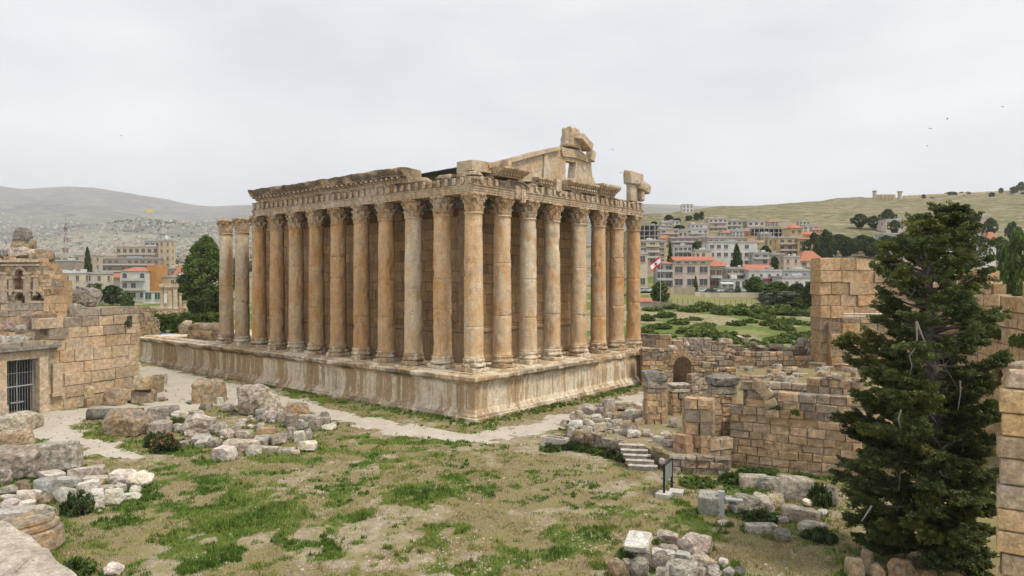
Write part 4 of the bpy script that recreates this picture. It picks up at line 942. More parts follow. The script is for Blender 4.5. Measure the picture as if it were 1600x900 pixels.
def pier(px0, px1, ytop, D, z0, lab, seed, capw=1.2, caph=1.5, mat='brown', pal=BR, capm='dark_rock'):
    p = dep((px0 + px1) / 2, 500, D); wd = (px1 - px0) * D / F; zt = CZ + (HOR - ytop) * D / F
    root = thing('stone_pillar', lab, 'pillar', (p[0], p[1], z0)); h = zt - z0 - caph
    a = FACE + .12; t_ = np.array([math.cos(a), math.sin(a)]); n__ = np.array([t_[1], -t_[0]]); q = MB(); c2 = np.array(p[:2]) + FW[:2] * wd * .45
    cs = [c2 - t_ * wd / 2 + n__ * wd * .4, c2 + t_ * wd / 2 + n__ * wd * .4, c2 + t_ * wd / 2 - n__ * wd * .4, c2 - t_ * wd / 2 - n__ * wd * .4]
    for k in range(4): masonry(q, cs[k], cs[(k + 1) % 4], z0 - .2, z0 + h, (.5, .7), (.6, 1.2), .5, .05, pal, (.64, .72, .84), .1, None, (), seed + k, .028, .05, .03, .15, ragged=0)
    wloc(q.build('shaft', M[mat], root, disp=rough(.07, 1.1, seed)), (p[0], p[1], z0))
    q = MB(); V, Fq = rock_vf((wd * capw, wd * .9 * capw, caph * .55), .12, .06, seed + 9, 9, 3, 0); V[:, :2] *= (1 + .12 * (V[:, 2:3] / (caph * .3)).clip(-1, 1)); a_ = a
    R_ = np.array([[math.cos(a_), -math.sin(a_), 0], [math.sin(a_), math.cos(a_), 0], [0, 0, 1]]); q.add(V @ R_.T + (c2[0], c2[1], zt - caph * .27), Fq)
    V, Fq = rock_vf((wd * 1.08, wd * .9, caph * .5), .08, .05, seed + 10, 7, 2); q.add(V @ R_.T + (c2[0], c2[1], zt - caph * .76), Fq, (1.25, 1.15, 1.0))
    wloc(q.build('capital', M[capm], root), (p[0], p[1], z0)); return root
pier(1011, 1042, 582, 62, TZ, 'freestanding square pillar with a dark weathered capital beside the rubble terrace', 160)
pier(1115, 1152, 589, 57.5, TZ, 'broad pillar with a dark flaring capital left of the brown ashlar wall', 170, 1.22, 1.5)
pier(1050, 1078, 601, 66, TZ, 'lower pillar just behind the front corner pier, between two capped pillars', 180, 1.05, .8, capm='rock')
# brown ashlar wall
A_, B_ = at(1141, 724, .2), at(1345, 749, .2)
root = thing('ashlar_wall', 'tall brown ashlar wall with grey weathered top behind the conifer', 'wall', tuple(A_))
tp = prof(A_, B_, [(1141, 636), (1152, 634), (1158, 630), (1163, 606), (1170, 596), (1184, 591), (1192, 597), (1200, 608), (1240, 611), (1310, 618), (1345, 620)])
q = MB(); masonry(q, A_, B_, -.3, tp, (.55, .72), (.7, 1.5), 1.0, .05, BR, (.64, .72, .84), 1.5, lambda s, z: False, (), 191, .014, .05, .05, .25)
core(q, A_, B_, -.3, tp, .4, 1.3); wloc(q.build('wall', M['brown'], root, disp=rough(.08, .8, 3)), A_)
q = MB(); tA = (B_ - A_)[:2] / np.linalg.norm((B_ - A_)[:2]); nA = np.array([tA[1], -tA[0]])
for k in range(5):                                       # springing stones of a lost arch
    a = 1.42 - k * .32; s_ = along(A_, B_, 1180) + 1.25 * math.cos(a); z_ = 3.95 + 2.45 * math.sin(a); V, Fq = rock_vf((.62, .5, .9), .08, .05, 200 + k, 5, 1)
    an = a - math.pi / 2; V = np.stack([V[:, 0] * math.cos(an) - V[:, 2] * math.sin(an), V[:, 1], V[:, 0] * math.sin(an) + V[:, 2] * math.cos(an)], -1)
    W_ = np.stack([A_[0] + tA[0] * (s_ + V[:, 0]) + nA[0] * (.12 - V[:, 1]), A_[1] + tA[1] * (s_ + V[:, 0]) + nA[1] * (.12 - V[:, 1]), z_ + V[:, 2]], -1); q.add(W_, Fq, (.85, .86, .88) if k < 5 else (1, .95, .9))
wloc(q.build('arch_springer', M['brown'], root), A_)
A2, B2 = at(1071, 724, .3), at(1112, 728, .3)
q = MB(); tp2 = prof(A2, B2, [(1071, 627), (1100, 624), (1112, 630)]); masonry(q, A2, B2, -.2, tp2, (.8, 1.0), (.8, 1.4), 1.0, .06, BR, (.64, .72, .84), 1.6, None, (), 192, .028, .055, .03, .15)
c2_ = back(B2, 2.2, .3); masonry(q, B2, c2_, -.2, lambda s: tp2(2) - .2, (.8, 1.0), (.8, 1.4), .8, .06, BR, (.64, .72, .84), 1.6, None, (), 193, .028, .055, .03, .15)
c3_ = back(A2, 2.2, .3); masonry(q, c3_, A2, -.2, lambda s: tp2(1) - .2, (.8, 1.0), (.8, 1.4), .8, .06, BR, (.64, .72, .84), 1.6, None, (), 194, .028, .055, .03, .15)
core(q, A2, B2, 0, tp2, .5, 2.0); tag(q.build('corner_pier', M['brown'], loc=tuple(A2), disp=rough(.08, .9, 5)), 'corner pier of brown blocks at the gap left of the brown wall', 'pier')
A3, B3 = at(1110, 731, .2), at(1144, 727, .2)
q = MB(); masonry(q, A3, B3, -.2, prof(A3, B3, [(1110, 688), (1144, 692)]), (.7, .9), (.8, 1.5), .7, .06, ((.85, .85, .85), (1, .95, .9)), (.7, .7, .7), .6, None, (), 195, .015, .05, .03, .15)
tag(q.build('sill_wall', M['brown'], loc=tuple(A3)), 'low grey sill wall closing the gap between corner pier and brown wall', 'wall')
A4, B4 = at(1052, 716, .6), at(1071, 722, .6)
q = MB(); masonry(q, A4, B4, .3, prof(A4, B4, [(1052, 680), (1071, 682)]), (.7, .9), (.8, 1.5), .7, .06, ((1.05, .9, .85),), (.8, .8, .8), .3, None, (), 196, .015, .05, .03, .15)
tag(q.build('wall_stub', M['brown'], loc=tuple(A4)), 'short pinkish wall stub against the left of the corner pier', 'wall')
# inner floor behind the brown wall
tag(slab_poly('inner_floor', [P3(back(A_, 1.4, .5), 3.4), P3(back(B_, 1.4, 3), 3.4), P3(dep(1420, 500, 84), 3.4), P3(dep(1150, 500, 84), 3.4)], (0, 0, -3.7), M['ground'], amp=.12, seed=9, edge=1.0), kind='structure')
me_ = bpy.data.objects['inner_floor'].data; n_ = len(me_.vertices); cc_ = np.tile(np.array([.1, .6, .3, 1], np.float32), (n_, 1)); me_.color_attributes['Col'].data.foreach_set('color', cc_.ravel())
def arch_ring(q, A, B, pa, pb, zt, depth=.55, thick=.55, n=11):
    A = np.array(A[:2]); B = np.array(B[:2]); t_ = (B - A) / np.linalg.norm(B - A); n2 = np.array([t_[1], -t_[0]]); sa, sb = along(A, B, pa), along(A, B, pb); r_ = (sb - sa) / 2; zc = zt - r_; rr = random.Random(int(pa))
    for k in range(n):
        a0, a1 = math.pi * k / n + .015, math.pi * (k + 1) / n - .015; ring = []
        for a, R__ in ((a0, r_ * .93), (a1, r_ * .93), (a1, r_ + thick * rr.uniform(.9, 1.2)), (a0, r_ + thick * rr.uniform(.9, 1.2))): s_ = (sa + sb) / 2 + R__ * math.cos(a); ring.append((A[0] + t_[0] * s_ + n2[0] * .14, A[1] + t_[1] * s_ + n2[1] * .14, zc + R__ * math.sin(a)))
        v = rr.uniform(.8, 1.1); q.prism(ring, (-n2[0] * depth, -n2[1] * depth, 0), (v, v * .95, v * .9))
def wall(px0, D0, px1, D1, z0, tops, lab, seed, mat='brown', course=(.45, .7), length=(.6, 1.4), pal=BR, grey=(.64, .72, .84), greytop=1.2, opening=None, depth=1.0, name='ruined_wall', ragged=.4, proud=.08, chip=.2, wob=.05):
    a, b = dep(px0, 500, D0), dep(px1, 500, D1); q = MB(); tf = prof(a, b, tops); op = arch_in(a, b, opening) if opening else None
    masonry(q, a, b, z0, tf, course, length, depth, proud, pal, grey, greytop, op, [(along(a, b, e_), 99) for o_ in (opening or []) for e_ in o_[:2]], seed, .02, .06, wob, chip, ragged=ragged)
    core(q, a, b, z0, tf, depth * .95 + 1.2 if op else .3, depth * .95 + 1.8 if op else depth + .2, (.55, .48, .4) if not op else (.35, .33, .3))  # core behind arches is darkened to paint the shade inside them
    for (pa, pb, _z, zt) in (opening or []): arch_ring(q, a, b, pa, pb, zt)
    return tag(q.build(name, M[mat], loc=(a[0], a[1], z0), disp=rough(.10 if mat != 'orange' else .13, .8, seed)), lab, 'wall')
wall(1004, 92, 1338, 92, 0, [(1004, 545), (1060, 546), (1090, 550), (1110, 556), (1150, 560), (1160, 550), (1215, 550), (1260, 556), (1338, 556)], 'long rubble wall with a dark arch running from the podium corner', 211, opening=[(1052, 1081, 0, CZ + (HOR - 556) * 92 / F), (1203, 1224, CZ + (HOR - 596) * 92 / F, CZ + (HOR - 576) * 92 / F)])
wall(998, 104, 1064, 102, 0, [(998, 522), (1047, 523), (1050, 538), (1064, 540)], 'block wall end rising behind the arch beside the podium', 212, course=(1.2, 1.6), length=(1.6, 2.8))
wall(1060, 106, 1160, 106, 0, [(1060, 533), (1100, 528), (1125, 533), (1160, 540)], 'rubble wall top behind the arch wall, fallen grey blocks along it', 213, course=(.7, 1.1), mat='rock', grey=(.78, .78, .78))
wall(1228, 78, 1264, 78, 3, [(1228, 578), (1245, 579), (1246, 584), (1264, 580)], 'short wall stub with two engaged piers on the inner floor', 214, grey=(.64, .72, .84))
wall(1082, 79, 1160, 82, 1, [(1082, 585), (1100, 590), (1130, 592), (1160, 598)], 'low broken wall between the dark arch and the broad pillar', 215, mat='rock', grey=(.78, .78, .78))
wall(1086, 86, 1152, 86, 0, [(1086, 572), (1105, 566), (1130, 574), (1152, 570)], 'broken wall stretch behind the low wall, right of the dark arch', 226, grey=(.62, .68, .75))
wall(1150, 73, 1222, 72, 3, [(1150, 590), (1170, 583), (1195, 592), (1222, 588)], 'short wall with a gap between the broad pillar and the arch springer, behind', 227, course=(.5, .7))
wall(1262, 63, 1345, 60, 3, [(1262, 596), (1290, 590), (1345, 594)], 'wall stub just behind the brown wall by the conifer', 228, course=(.6, .8))
wall(1165, 95, 1262, 96, 0, [(1165, 545), (1190, 540), (1215, 545), (1262, 541)], 'upper ragged course standing behind the long rubble wall', 229, course=(.6, .9), ragged=.6)
wall(1255, 98, 1345, 98, 0, [(1255, 534), (1290, 532), (1345, 538)], 'low grey wall at the foot of the tall tower ruin', 216, mat='rock', grey=(.78, .78, .78), course=(.8, 1.1))
wall(1264, 84, 1350, 80, 2, [(1264, 566), (1300, 571), (1350, 574)], 'stepped rubble wall half hidden by the conifer branches', 217)
wall(1180, 68, 1330, 64, 3, [(1180, 601), (1215, 598), (1260, 600), (1330, 600)], 'flat topped low wall just behind the brown wall', 218, mat='rock', grey=(.78, .78, .78), course=(.5, .7))
# tower ruin and high walls
OR = ((1, .96, .93), (1.06, .98, .9), (.94, .88, .82), (1.06, .94, .82), (.92, .89, .86))
wall(1284, 90, 1378, 90, 0, [(1284, 403), (1330, 404), (1369, 404), (1370, 419), (1376, 421), (1378, 440)], 'tall tower ruin of huge blocks rising left of the conifer', 221, 'orange', (1.45, 1.7), (1.6, 3.4), OR, (.70, .76, .86), 1.4, depth=3.0, name='tower_ruin', ragged=.5, chip=.35, proud=.16)
wall(1300, 88.6, 1440, 87, 0, [(1300, 500), (1345, 499), (1440, 498)], 'lower ledge wall in front of the tower ruin', 222, 'orange', (1.3, 1.6), (1.6, 3.0), OR, (.70, .76, .86), 1.2, opening=[(1345, 1372, 0, 7.5)], depth=1.6)
wall(1376, 91, 1505, 87, 0, [(1376, 438), (1430, 440), (1470, 448), (1505, 440)], 'long orange block wall seen through the conifer', 223, 'orange', (1.4, 1.7), (1.6, 3.4), OR, (.70, .76, .86), 1.4, depth=2.0)
wall(1498, 86, 1574, 80, 0, [(1498, 428), (1528, 414), (1540, 430), (1553, 452), (1574, 482)], 'orange wall with a sloping broken end beside the pale green poplar', 224, 'orange', (1.3, 1.6), (1.6, 3.0), OR, (.85, .8, .75), .8, depth=2.0)
wall(1500, 67, 1660, 45, 0, [(1500, 502), (1548, 498), (1549, 488), (1564, 488), (1565, 463), (1586, 463), (1587, 437), (1660, 425)], 'stepped orange ashlar wall running back at the frame edge', 225, 'orange', (1.15, 1.4), (1.8, 3.2), OR, (.9, .85, .8), .5, opening=[(1552, 1574, 5.0, CZ + (HOR - 566) * 57.5 / F)], depth=2.0, ragged=.1, chip=.08, wob=.02)
# railing on the ledge
q = MB(); ra, rb = dep(1318, 499, 88.4), dep(1432, 498, 87); zr = CZ + (HOR - 499) * 88 / F
for k in range(6): p_ = ra + (rb - ra) * k / 5; q.tube([(p_[0], p_[1], zr - .2), (p_[0], p_[1], zr + .75)], .04, 5)
for z in (.4, .72): q.tube([(ra[0], ra[1], zr + z), (rb[0], rb[1], zr + z)], .035, 5)
M['rail'] = plain('pale_metal_rail', (.55, .56, .56), .4, .1, 3, .4); tag(q.build('railing', M['rail'], loc=tuple(ra)), 'pale metal railing along the ledge below the tower ruin', 'railing')
# near wall at the frame edge
na0 = dep(1562, 700, 27); dr = RT * math.cos(.60) - FW * math.sin(.60); nb0 = na0 + dr * 9
root = thing('near_wall', 'close orange and tan block wall at the frame edge', 'wall', (na0[0], na0[1], 0))
NW = ((1.0, .95, .85), (1.25, 1.05, .75), (.8, .78, .74), (1.15, .95, .7), (.95, .9, .85))
q = MB(); ntp = prof(na0, nb0, [(1562, 599), (1640, 590), (1800, 590)])
def dense_masonry(q, A, B, z0, tf, course, length, pal, seed, depth=1.4):
    rng = random.Random(seed); A = np.array(A[:2]); B = np.array(B[:2]); ln = np.linalg.norm(B - A); t = (B - A) / ln; n = np.array([t[1], -t[0]]); z = z0; i = 0
    while z < tf(ln / 3) - .2:
        h = rng.uniform(*course); h = min(h, tf(ln / 3) - z); s = -rng.uniform(0, .6)
        while s < ln:
            l = rng.uniform(*length); s0 = max(s, 0) - (rng.uniform(-.12, .12) if s <= 0 else 0); s1 = min(ln, s + l); s += l
            if s1 - s0 < .35: continue
            V, Fq = rock_vf((s1 - s0 - .025, depth, h - .02), .035, .012, seed * 100 + i, 11, 1); i += 1
            V = V + (0, rng.uniform(-.05, .05), 0); ms = (s0 + s1) / 2
            W = np.stack([A[0] + t[0] * (ms + V[:, 0]) - n[0] * (depth / 2 + V[:, 1]), A[1] + t[1] * (ms + V[:, 0]) - n[1] * (depth / 2 + V[:, 1]), z + h / 2 + V[:, 2]], -1)
            q.add(W, Fq, jitc(rng, rng.choice(pal), .12, .06))
        z += h
dense_masonry(q, na0, nb0, -.3, ntp, (.85, 1.1), (1.0, 2.2), NW, 7)
core(q, na0, nb0, 0, ntp, .3, 1.3); wloc(q.build('wall', M['buff'], root), (na0[0], na0[1], 0))
rock(1570, 566, 1640, 604, 'worn', 'tan_rock', 'rough block lying on top of the close orange wall', z=9.8, D=28.5, ratio=.5)
# ------------------------------------------------------------------ the stones, each read off the photograph
R = rock
# by the ashlar corner
R(201, 606, 238, 630, 'block', 'tan_rock', 'lower tan block of the stacked pair at the ashlar corner', yaw=.25)
R(201, 585, 233, 608, 'block', 'tan_rock', 'upper grey-topped block of the stacked pair at the ashlar corner', yaw=.2, z=1.75, D=79)
R(230, 584, 252, 614, 'worn', 'tan_rock', 'broken tan block behind the stacked pair', yaw=.3)
R(245, 583, 258, 602, 'worn', 'rock', 'small upright grey stone at the end of the stacked pair')
R(238, 619, 257, 627, 'slab', 'rock', 'thin slab lying on the path by the stacked pair')
R(128, 620, 145, 634, 'block', 'tan_rock', 'small pedestal block against the ashlar wall')
R(129, 604, 144, 622, 'worn', 'tan_rock', 'eroded figure-like fragment standing on the small pedestal block', z=1.0, D=76)
R(158, 606, 191, 634, 'worn', 'tan_rock', 'large rounded tan block leaning by the ashlar wall', yaw=-.3)
# middle pile
R(124, 631, 206, 660, 'drum_lying', 'dark_rock', 'long dark grey column drum lying beside the forecourt', yaw=.12)
R(160, 639, 222, 682, 'worn', 'tan_rock', 'big grey stone with an orange broken face by the dark drum', yaw=-.2)
R(226, 632, 276, 656, 'slab', 'rock', 'long grey slab behind the pale disc-shaped drum', yaw=.45, ratio=.4)
R(218, 647, 242, 662, 'block', 'dark_rock', 'dark small block between the orange-faced stone and the disc drum')
R(215, 655, 267, 679, 'disc', 'rock', 'pale flat disc-shaped column drum lying on its side of the pile', ratio=.8)
R(264, 641, 292, 657, 'block', 'white_rock', 'pale flat block behind the rough grey boulder')
R(290, 639, 318, 656, 'block', 'rock', 'flat topped grey block above the rough boulder')
R(284, 651, 329, 682, 'boulder', 'rock', 'rough pitted grey boulder beside the flowering bush')
R(270, 665, 286, 676, 'worn', 'rock', 'small grey stone between disc drum and rough boulder')
R(326, 662, 352, 680, 'boulder', 'rock', 'low rough stone just right of the rough grey boulder')
R(296, 590, 346, 631, 'block', 'tan_rock', 'big tan cube with a dark stained top standing on the path', yaw=.15, ratio=.7)
R(336, 620, 349, 632, 'worn', 'white_rock', 'small stone leaning on the big tan cube')
R(311, 628, 330, 640, 'slab', 'rock', 'flat grey slab in front of the big tan cube')
R(345, 630, 363, 644, 'worn', 'white_rock', 'pale angular stone left of the great grey boulder')
R(362, 604, 421, 650, 'boulder', 'rock', 'great pitted grey boulder beside the path', ratio=.9)
R(400, 618, 437, 649, 'boulder', 'rock', 'smaller grey boulder joined to the great pitted one')
R(394, 601, 412, 612, 'worn', 'rock', 'small stone perched on the great grey boulder', z=2.6, D=78)
R(397, 637, 412, 658, 'block', 'rock', 'upright squared stone in front of the grey boulders')
R(408, 643, 432, 661, 'boulder', 'rock', 'rounded striped stone in front of the grey boulders')
R(430, 640, 444, 662, 'worn', 'rock', 'grey lump between the striped stone and the fluted piece')
R(441, 644, 466, 670, 'fluted', 'rock', 'fluted column fragment standing in the pile', ratio=1)
R(440, 631, 482, 652, 'worn', 'tan_rock', 'straw coloured eroded block behind the fluted fragment', yaw=.2)
R(464, 646, 498, 661, 'slab', 'rock', 'long grey slab right of the fluted fragment', yaw=-.2, ratio=.4)
R(492, 650, 515, 662, 'slab', 'rock', 'flat slab at the path side end of the pile', yaw=-.1, ratio=.5)
R(466, 660, 484, 672, 'worn', 'rock', 'grey stone below the long slab beside the fluted fragment')
R(482, 656, 501, 673, 'worn', 'rock', 'striped stone below the flat slab at the end of the pile')
R(502, 664, 524, 673, 'boulder', 'white_rock', 'low pale stone at the very end of the pile by the grass')
# lower pile
R(328, 692, 367, 720, 'block', 'white_rock', 'largest pale block at the front of the lower pile', yaw=-.35, ratio=.75)
R(345, 684, 402, 704, 'slab', 'rock', 'long broken slab behind the largest pale block', yaw=-.1, ratio=.4)
R(381, 694, 408, 713, 'worn', 'white_rock', 'pale low stone at the front centre of the lower pile', yaw=.2)
R(404, 696, 434, 708, 'slab', 'white_rock', 'flat pale slab at the front of the lower pile', ratio=.45)
R(430, 698, 458, 710, 'slab', 'rock', 'flat grey slab between pale slab and end block')
R(463, 687, 493, 706, 'worn', 'white_rock', 'end block of the lower pile with a mottled face', yaw=.3)
R(454, 703, 468, 711, 'worn', 'white_rock', 'small white stone in the grass before the end block')
R(432, 675, 448, 692, 'block', 'rock', 'left of two small upright blocks near the end of the lower pile')
R(458, 671, 476, 692, 'block', 'white_rock', 'right of two small upright blocks near the end of the lower pile')
R(474, 674, 486, 690, 'worn', 'rock', 'leaning stone next to the upright blocks')
R(444, 669, 460, 687, 'worn', 'rock', 'stone between the two small upright blocks')
R(398, 661, 414, 674, 'boulder', 'white_rock', 'small round white stone at the top of the lower pile')
R(340, 671, 366, 688, 'worn', 'rock', 'rough grey block at the back left of the lower pile')
R(356, 664, 374, 676, 'block', 'rock', 'small squared stone at the back of the lower pile')
R(364, 670, 392, 686, 'worn', 'rock', 'rough broken block in the middle of the lower pile')
R(398, 668, 428, 684, 'worn', 'tan_rock', 'brownish broken block in the middle of the lower pile')
R(392, 682, 420, 697, 'worn', 'rock', 'low broken block behind the pale front slab')
R(420, 680, 440, 696, 'worn', 'rock', 'grey stone behind the flat grey slab')
R(298, 680, 324, 694, 'worn', 'white_rock', 'pale stone at the left end of the lower pile')
R(303, 690, 324, 700, 'worn', 'white_rock', 'second pale stone at the left end of the lower pile, nearer the grass')
R(278, 688, 292, 700, 'worn', 'rock', 'small grey stone right of the flowering bush')
R(320, 684, 344, 700, 'worn', 'rock', 'grey block behind the largest pale block')
# far left
R(-20, 646, 42, 674, 'worn', 'rock', 'layered grey block at the frame edge beside the forecourt', ratio=.8, yaw=.1)
R(-20, 671, 44, 704, 'worn', 'tan_rock', 'layered brown block in front of the layered grey one', ratio=.8)
R(-30, 694, 60, 748, 'worn', 'rock', 'huge shadow-faced grey rock at the frame edge', ratio=.6, yaw=.1)
R(30, 692, 110, 742, 'worn', 'rock', 'huge slanted grey rock pointing at the lawn', ratio=.5, yaw=.25, tilt=(0, -.12))
R(-12, 734, 17, 758, 'boulder', 'rock', 'rounded grey rock below the huge shadow-faced rock')
R(103, 725, 157, 748, 'slab', 'rock', 'long rough beam of stone at the back of the white pile', yaw=.3, ratio=.4)
R(48, 733, 100, 752, 'slab', 'white_rock', 'broad pale slab at the back of the white pile', ratio=.6)
R(46, 744, 78, 776, 'block', 'white_rock', 'upright pale squared block in the white pile', yaw=-.1)
R(80, 741, 118, 764, 'block', 'white_rock', 'pale block with a sloping top right of the upright pale block', yaw=.2)
R(122, 748, 156, 764, 'block', 'tan_rock', 'tan squared block below the long stone beam', yaw=.2)
R(126, 742, 168, 754, 'slab', 'white_rock', 'thin pale slab on the tan squared block', ratio=.5)
R(118, 752, 148, 770, 'worn', 'white_rock', 'rounded pale block below the tan squared block')
R(150, 756, 176, 773, 'block', 'rock', 'grey block next to the white knobbly rocks', yaw=.3)
R(168, 737, 204, 762, 'boulder', 'white_rock', 'left of two knobbly white rocks by the lawn', bright=1.15)
R(192, 740, 230, 764, 'boulder', 'white_rock', 'right of two knobbly white rocks by the lawn', bright=1.15)
R(176, 756, 196, 771, 'worn', 'white_rock', 'small white rock under the two knobbly rocks')
R(200, 759, 218, 772, 'worn', 'white_rock', 'smooth white stone in the grass under the right knobbly rock')
R(188, 770, 214, 783, 'worn', 'white_rock', 'pointed white stone lying in the grass at the pile edge')
R(20, 748, 44, 772, 'block', 'tan_rock', 'brown squared block at the left of the white pile', bright=.75)
R(26, 764, 52, 784, 'worn', 'white_rock', 'rounded pale block in front of the brown squared block')
R(-4, 758, 24, 774, 'worn', 'rock', 'grey block at the frame edge left of the brown squared block')
R(-6, 771, 22, 783, 'slab', 'white_rock', 'flat pale block at the frame edge below the brown squared block')
R(-4, 780, 26, 794, 'block', 'white_rock', 'pale squared block at the frame edge above the flat ledge')
R(24, 780, 52, 794, 'slab', 'white_rock', 'flat pale stone beside the little lying drum')
R(74, 760, 116, 784, 'worn', 'white_rock', 'broad pale rock left of the dark weeds in the white pile')
R(55, 772, 76, 788, 'worn', 'tan_rock', 'tan rock below the upright pale block')
R(130, 764, 160, 786, 'boulder', 'white_rock', 'pointed pale rock right of the dark weeds')
R(155, 764, 187, 790, 'boulder', 'white_rock', 'large pale rock at the lawn side of the white pile')
R(124, 780, 146, 800, 'worn', 'white_rock', 'pale rock under the pointed pale rock')
R(140, 782, 162, 798, 'worn', 'white_rock', 'speckled white rock between two pale rocks at the pile foot')
R(105, 787, 126, 804, 'boulder', 'tan_rock', 'brownish rock at the foot of the white pile', bright=1.1)
R(58, 788, 86, 801, 'drum_lying', 'white_rock', 'little pale drum lying at the foot of the white pile')
R(-20, 788, 42, 816, 'slab', 'white_rock', 'large flat pale slab above the carved column base', ratio=.8)
R(36, 788, 64, 808, 'block', 'white_rock', 'pale block wedged against the large flat slab')
R(158, 880, 188, 900, 'boulder', 'white_rock', 'white rock alone on the lawn near the ledge')
R(124, 882, 146, 893, 'worn', 'white_rock', 'small grey-white stone in weeds beside the ledge')
# carved column base and near ledge
bp_ = at(14, 874, 0); q = MB(); r_ = 52 * depth_of(bp_) / F
q.lathe([(.1, 0), (r_ * .97, 0), (r_, .1), (r_, .95), (r_ * .94, 1.02), (r_ * .86, 1.05), (r_ * .90, 1.15), (r_ * .90, 1.32), (r_ * .82, 1.40), (r_ * .78, 1.42), (r_ * .80, 1.52), (r_ * .79, 1.66), (r_ * .70, 1.72), (.1, 1.75)], 48)
o_ = q.build('fallen_base', M['white_rock'], disp=rough(.06, .9, 3)); o_.location = (bp_[0] + FW[0] * r_ * .8, bp_[1] + FW[1] * r_ * .8, -.05); o_.rotation_euler = (.05, -.06, 0)
tag(o_, 'huge round moulded column base behind the close ledge', 'carved base'); o_.data.materials[0] = M['tan_rock']
zl = 6.6; lp = [(-260, 800), (-60, 806), (0, 812), (22, 822), (45, 834), (72, 858), (92, 880), (116, 902), (190, 990), (300, 1180), (-400, 1180)]
o_ = slab_poly('stone_ledge', [tuple(at(x, y, zl)) for x, y in lp], (0, 0, -6.6), M['ledge'], amp=.16, sc=1.4, seed=4, edge=.35); tag(o_, 'broad pitted stone ledge closest to the viewer at the lower corner', 'ledge')
# front right pile
G1 = 'small stones of the front rubble pile'
R(974, 842, 1026, 864, 'slab', 'white_rock', 'tilted white slab crowning the front pile of rubble', yaw=-.5, tilt=(.42, -.12), ratio=.95, bright=1.2, z=.55)
R(984, 848, 1014, 866, 'worn', 'rock', 'grey stone propping up the tilted white slab')
R(1027, 828, 1064, 852, 'block', 'rock', 'grey squared block behind the tilted white slab', yaw=-.4, ratio=.5)
R(1062, 835, 1117, 870, 'boulder', 'rock', 'large rough boulder at the back of the front pile')
R(1032, 850, 1062, 868, 'worn', 'rock', 'grey stone between the tilted slab and the large rough boulder')
R(1018, 858, 1060, 876, 'worn', 'white_rock', 'long pale stone below the tilted white slab', yaw=-.3)
R(1014, 864, 1055, 892, 'boulder', 'dark_rock', 'dark round boulder in the middle of the front pile')
R(984, 868, 1018, 904, 'worn', 'rock', 'blue-grey wedge-shaped stone in the front pile', yaw=.6, tilt=(.2, 0))
R(998, 861, 1018, 880, 'worn', 'rock', 'narrow slanted stone under the tilted white slab', tilt=(0, .4))
R(951, 872, 982, 904, 'worn', 'tan_rock', 'tan pointed stone at the left of the front pile')
R(972, 874, 990, 892, 'worn', 'rock', 'grey stone between the tan pointed stone and the wedge')
R(1055, 860, 1086, 886, 'worn', 'white_rock', 'pale cracked stone right of the dark round boulder')
R(1084, 862, 1106, 876, 'worn', 'rock', 'grey lump right of the pale cracked stone')
R(1086, 872, 1119, 890, 'boulder', 'rock', 'speckled round stone at the right of the front pile')
R(1046, 878, 1098, 912, 'boulder', 'rock', 'big speckled boulder at the bottom of the front pile')
R(1024, 884, 1050, 912, 'block', 'white_rock', 'pale squared block beside the big speckled boulder')
R(1088, 883, 1106, 902, 'block', 'white_rock', 'small cube right of the big speckled boulder')
R(1104, 883, 1127, 899, 'worn', 'rock', 'rounded stone next to the small cube')
R(1106, 891, 1128, 908, 'worn', 'white_rock', 'pale stone at the bottom right of the front pile')
R(1123, 870, 1140, 888, 'block', 'white_rock', 'lone white cube in the grass right of the front pile', bright=1.1)
R(1131, 889, 1154, 904, 'worn', 'rock', 'grey stone at the lower right end of the front pile')
R(1147, 885, 1166, 900, 'boulder', 'dark_rock', 'dark round stone ending the front pile')
# group by the pedestal
ped = R(1091, 764, 1134, 806, 'block', 'white_rock', 'squat pedestal block with a sloping top before the flat boulders', yaw=-.35, tilt=(.14, 0), ratio=.9)
R(1134, 774, 1150, 787, 'worn', 'rock', 'low grey stone behind the pedestal block')
R(1146, 772, 1190, 806, 'boulder', 'rock', 'rounded cracked boulder right of the pedestal', ratio=.7)
R(1174, 773, 1216, 800, 'worn', 'rock', 'pale sloping boulder behind the cracked boulder', yaw=-.2, tilt=(0, .15))
R(1200, 769, 1229, 796, 'worn', 'tan_rock', 'cream block with a stepped top behind the long slab', bright=1.2)
R(1224, 790, 1285, 818, 'slab', 'rock', 'long rough slab sloping toward the conifer', yaw=-.35, ratio=.4, tilt=(0, .08))
R(1168, 815, 1217, 834, 'slab', 'rock', 'rough flat slab lying in the grass before the boulders', ratio=.4, yaw=-.05)
R(1212, 827, 1237, 846, 'worn', 'rock', 'small grey block at the end of the rough flat slab', yaw=-.2)
R(1254, 812, 1294, 834, 'worn', 'white_rock', 'white triangular stone above the dark shrub', yaw=.3, bright=1.1)
R(1213, 807, 1236, 818, 'worn', 'rock', 'pale half buried stone left of the long rough slab')
R(1257, 781, 1272, 792, 'boulder', 'white_rock', 'small bright stone behind the long rough slab', bright=1.15)
R(1276, 796, 1296, 806, 'worn', 'white_rock', 'pale stone near the conifer, right of the long slab')
R(1121, 811, 1142, 822, 'slab', 'white_rock', 'thin pale slab in the grass below the pedestal', ratio=.6)
R(1158, 738, 1204, 764, 'slab', 'rock', 'left half of the long grey block under the brown wall', ratio=.5, yaw=-.12)
R(1187, 742, 1223, 767, 'block', 'rock', 'right half of the long grey block under the brown wall', ratio=.5, yaw=-.1)
R(1222, 740, 1273, 783, 'block', 'rock', 'biggest squared block under the brown wall', ratio=.6, yaw=-.12)
R(1282, 756, 1312, 790, 'worn', 'dark_rock', 'dark block under the brown wall touching the conifer')
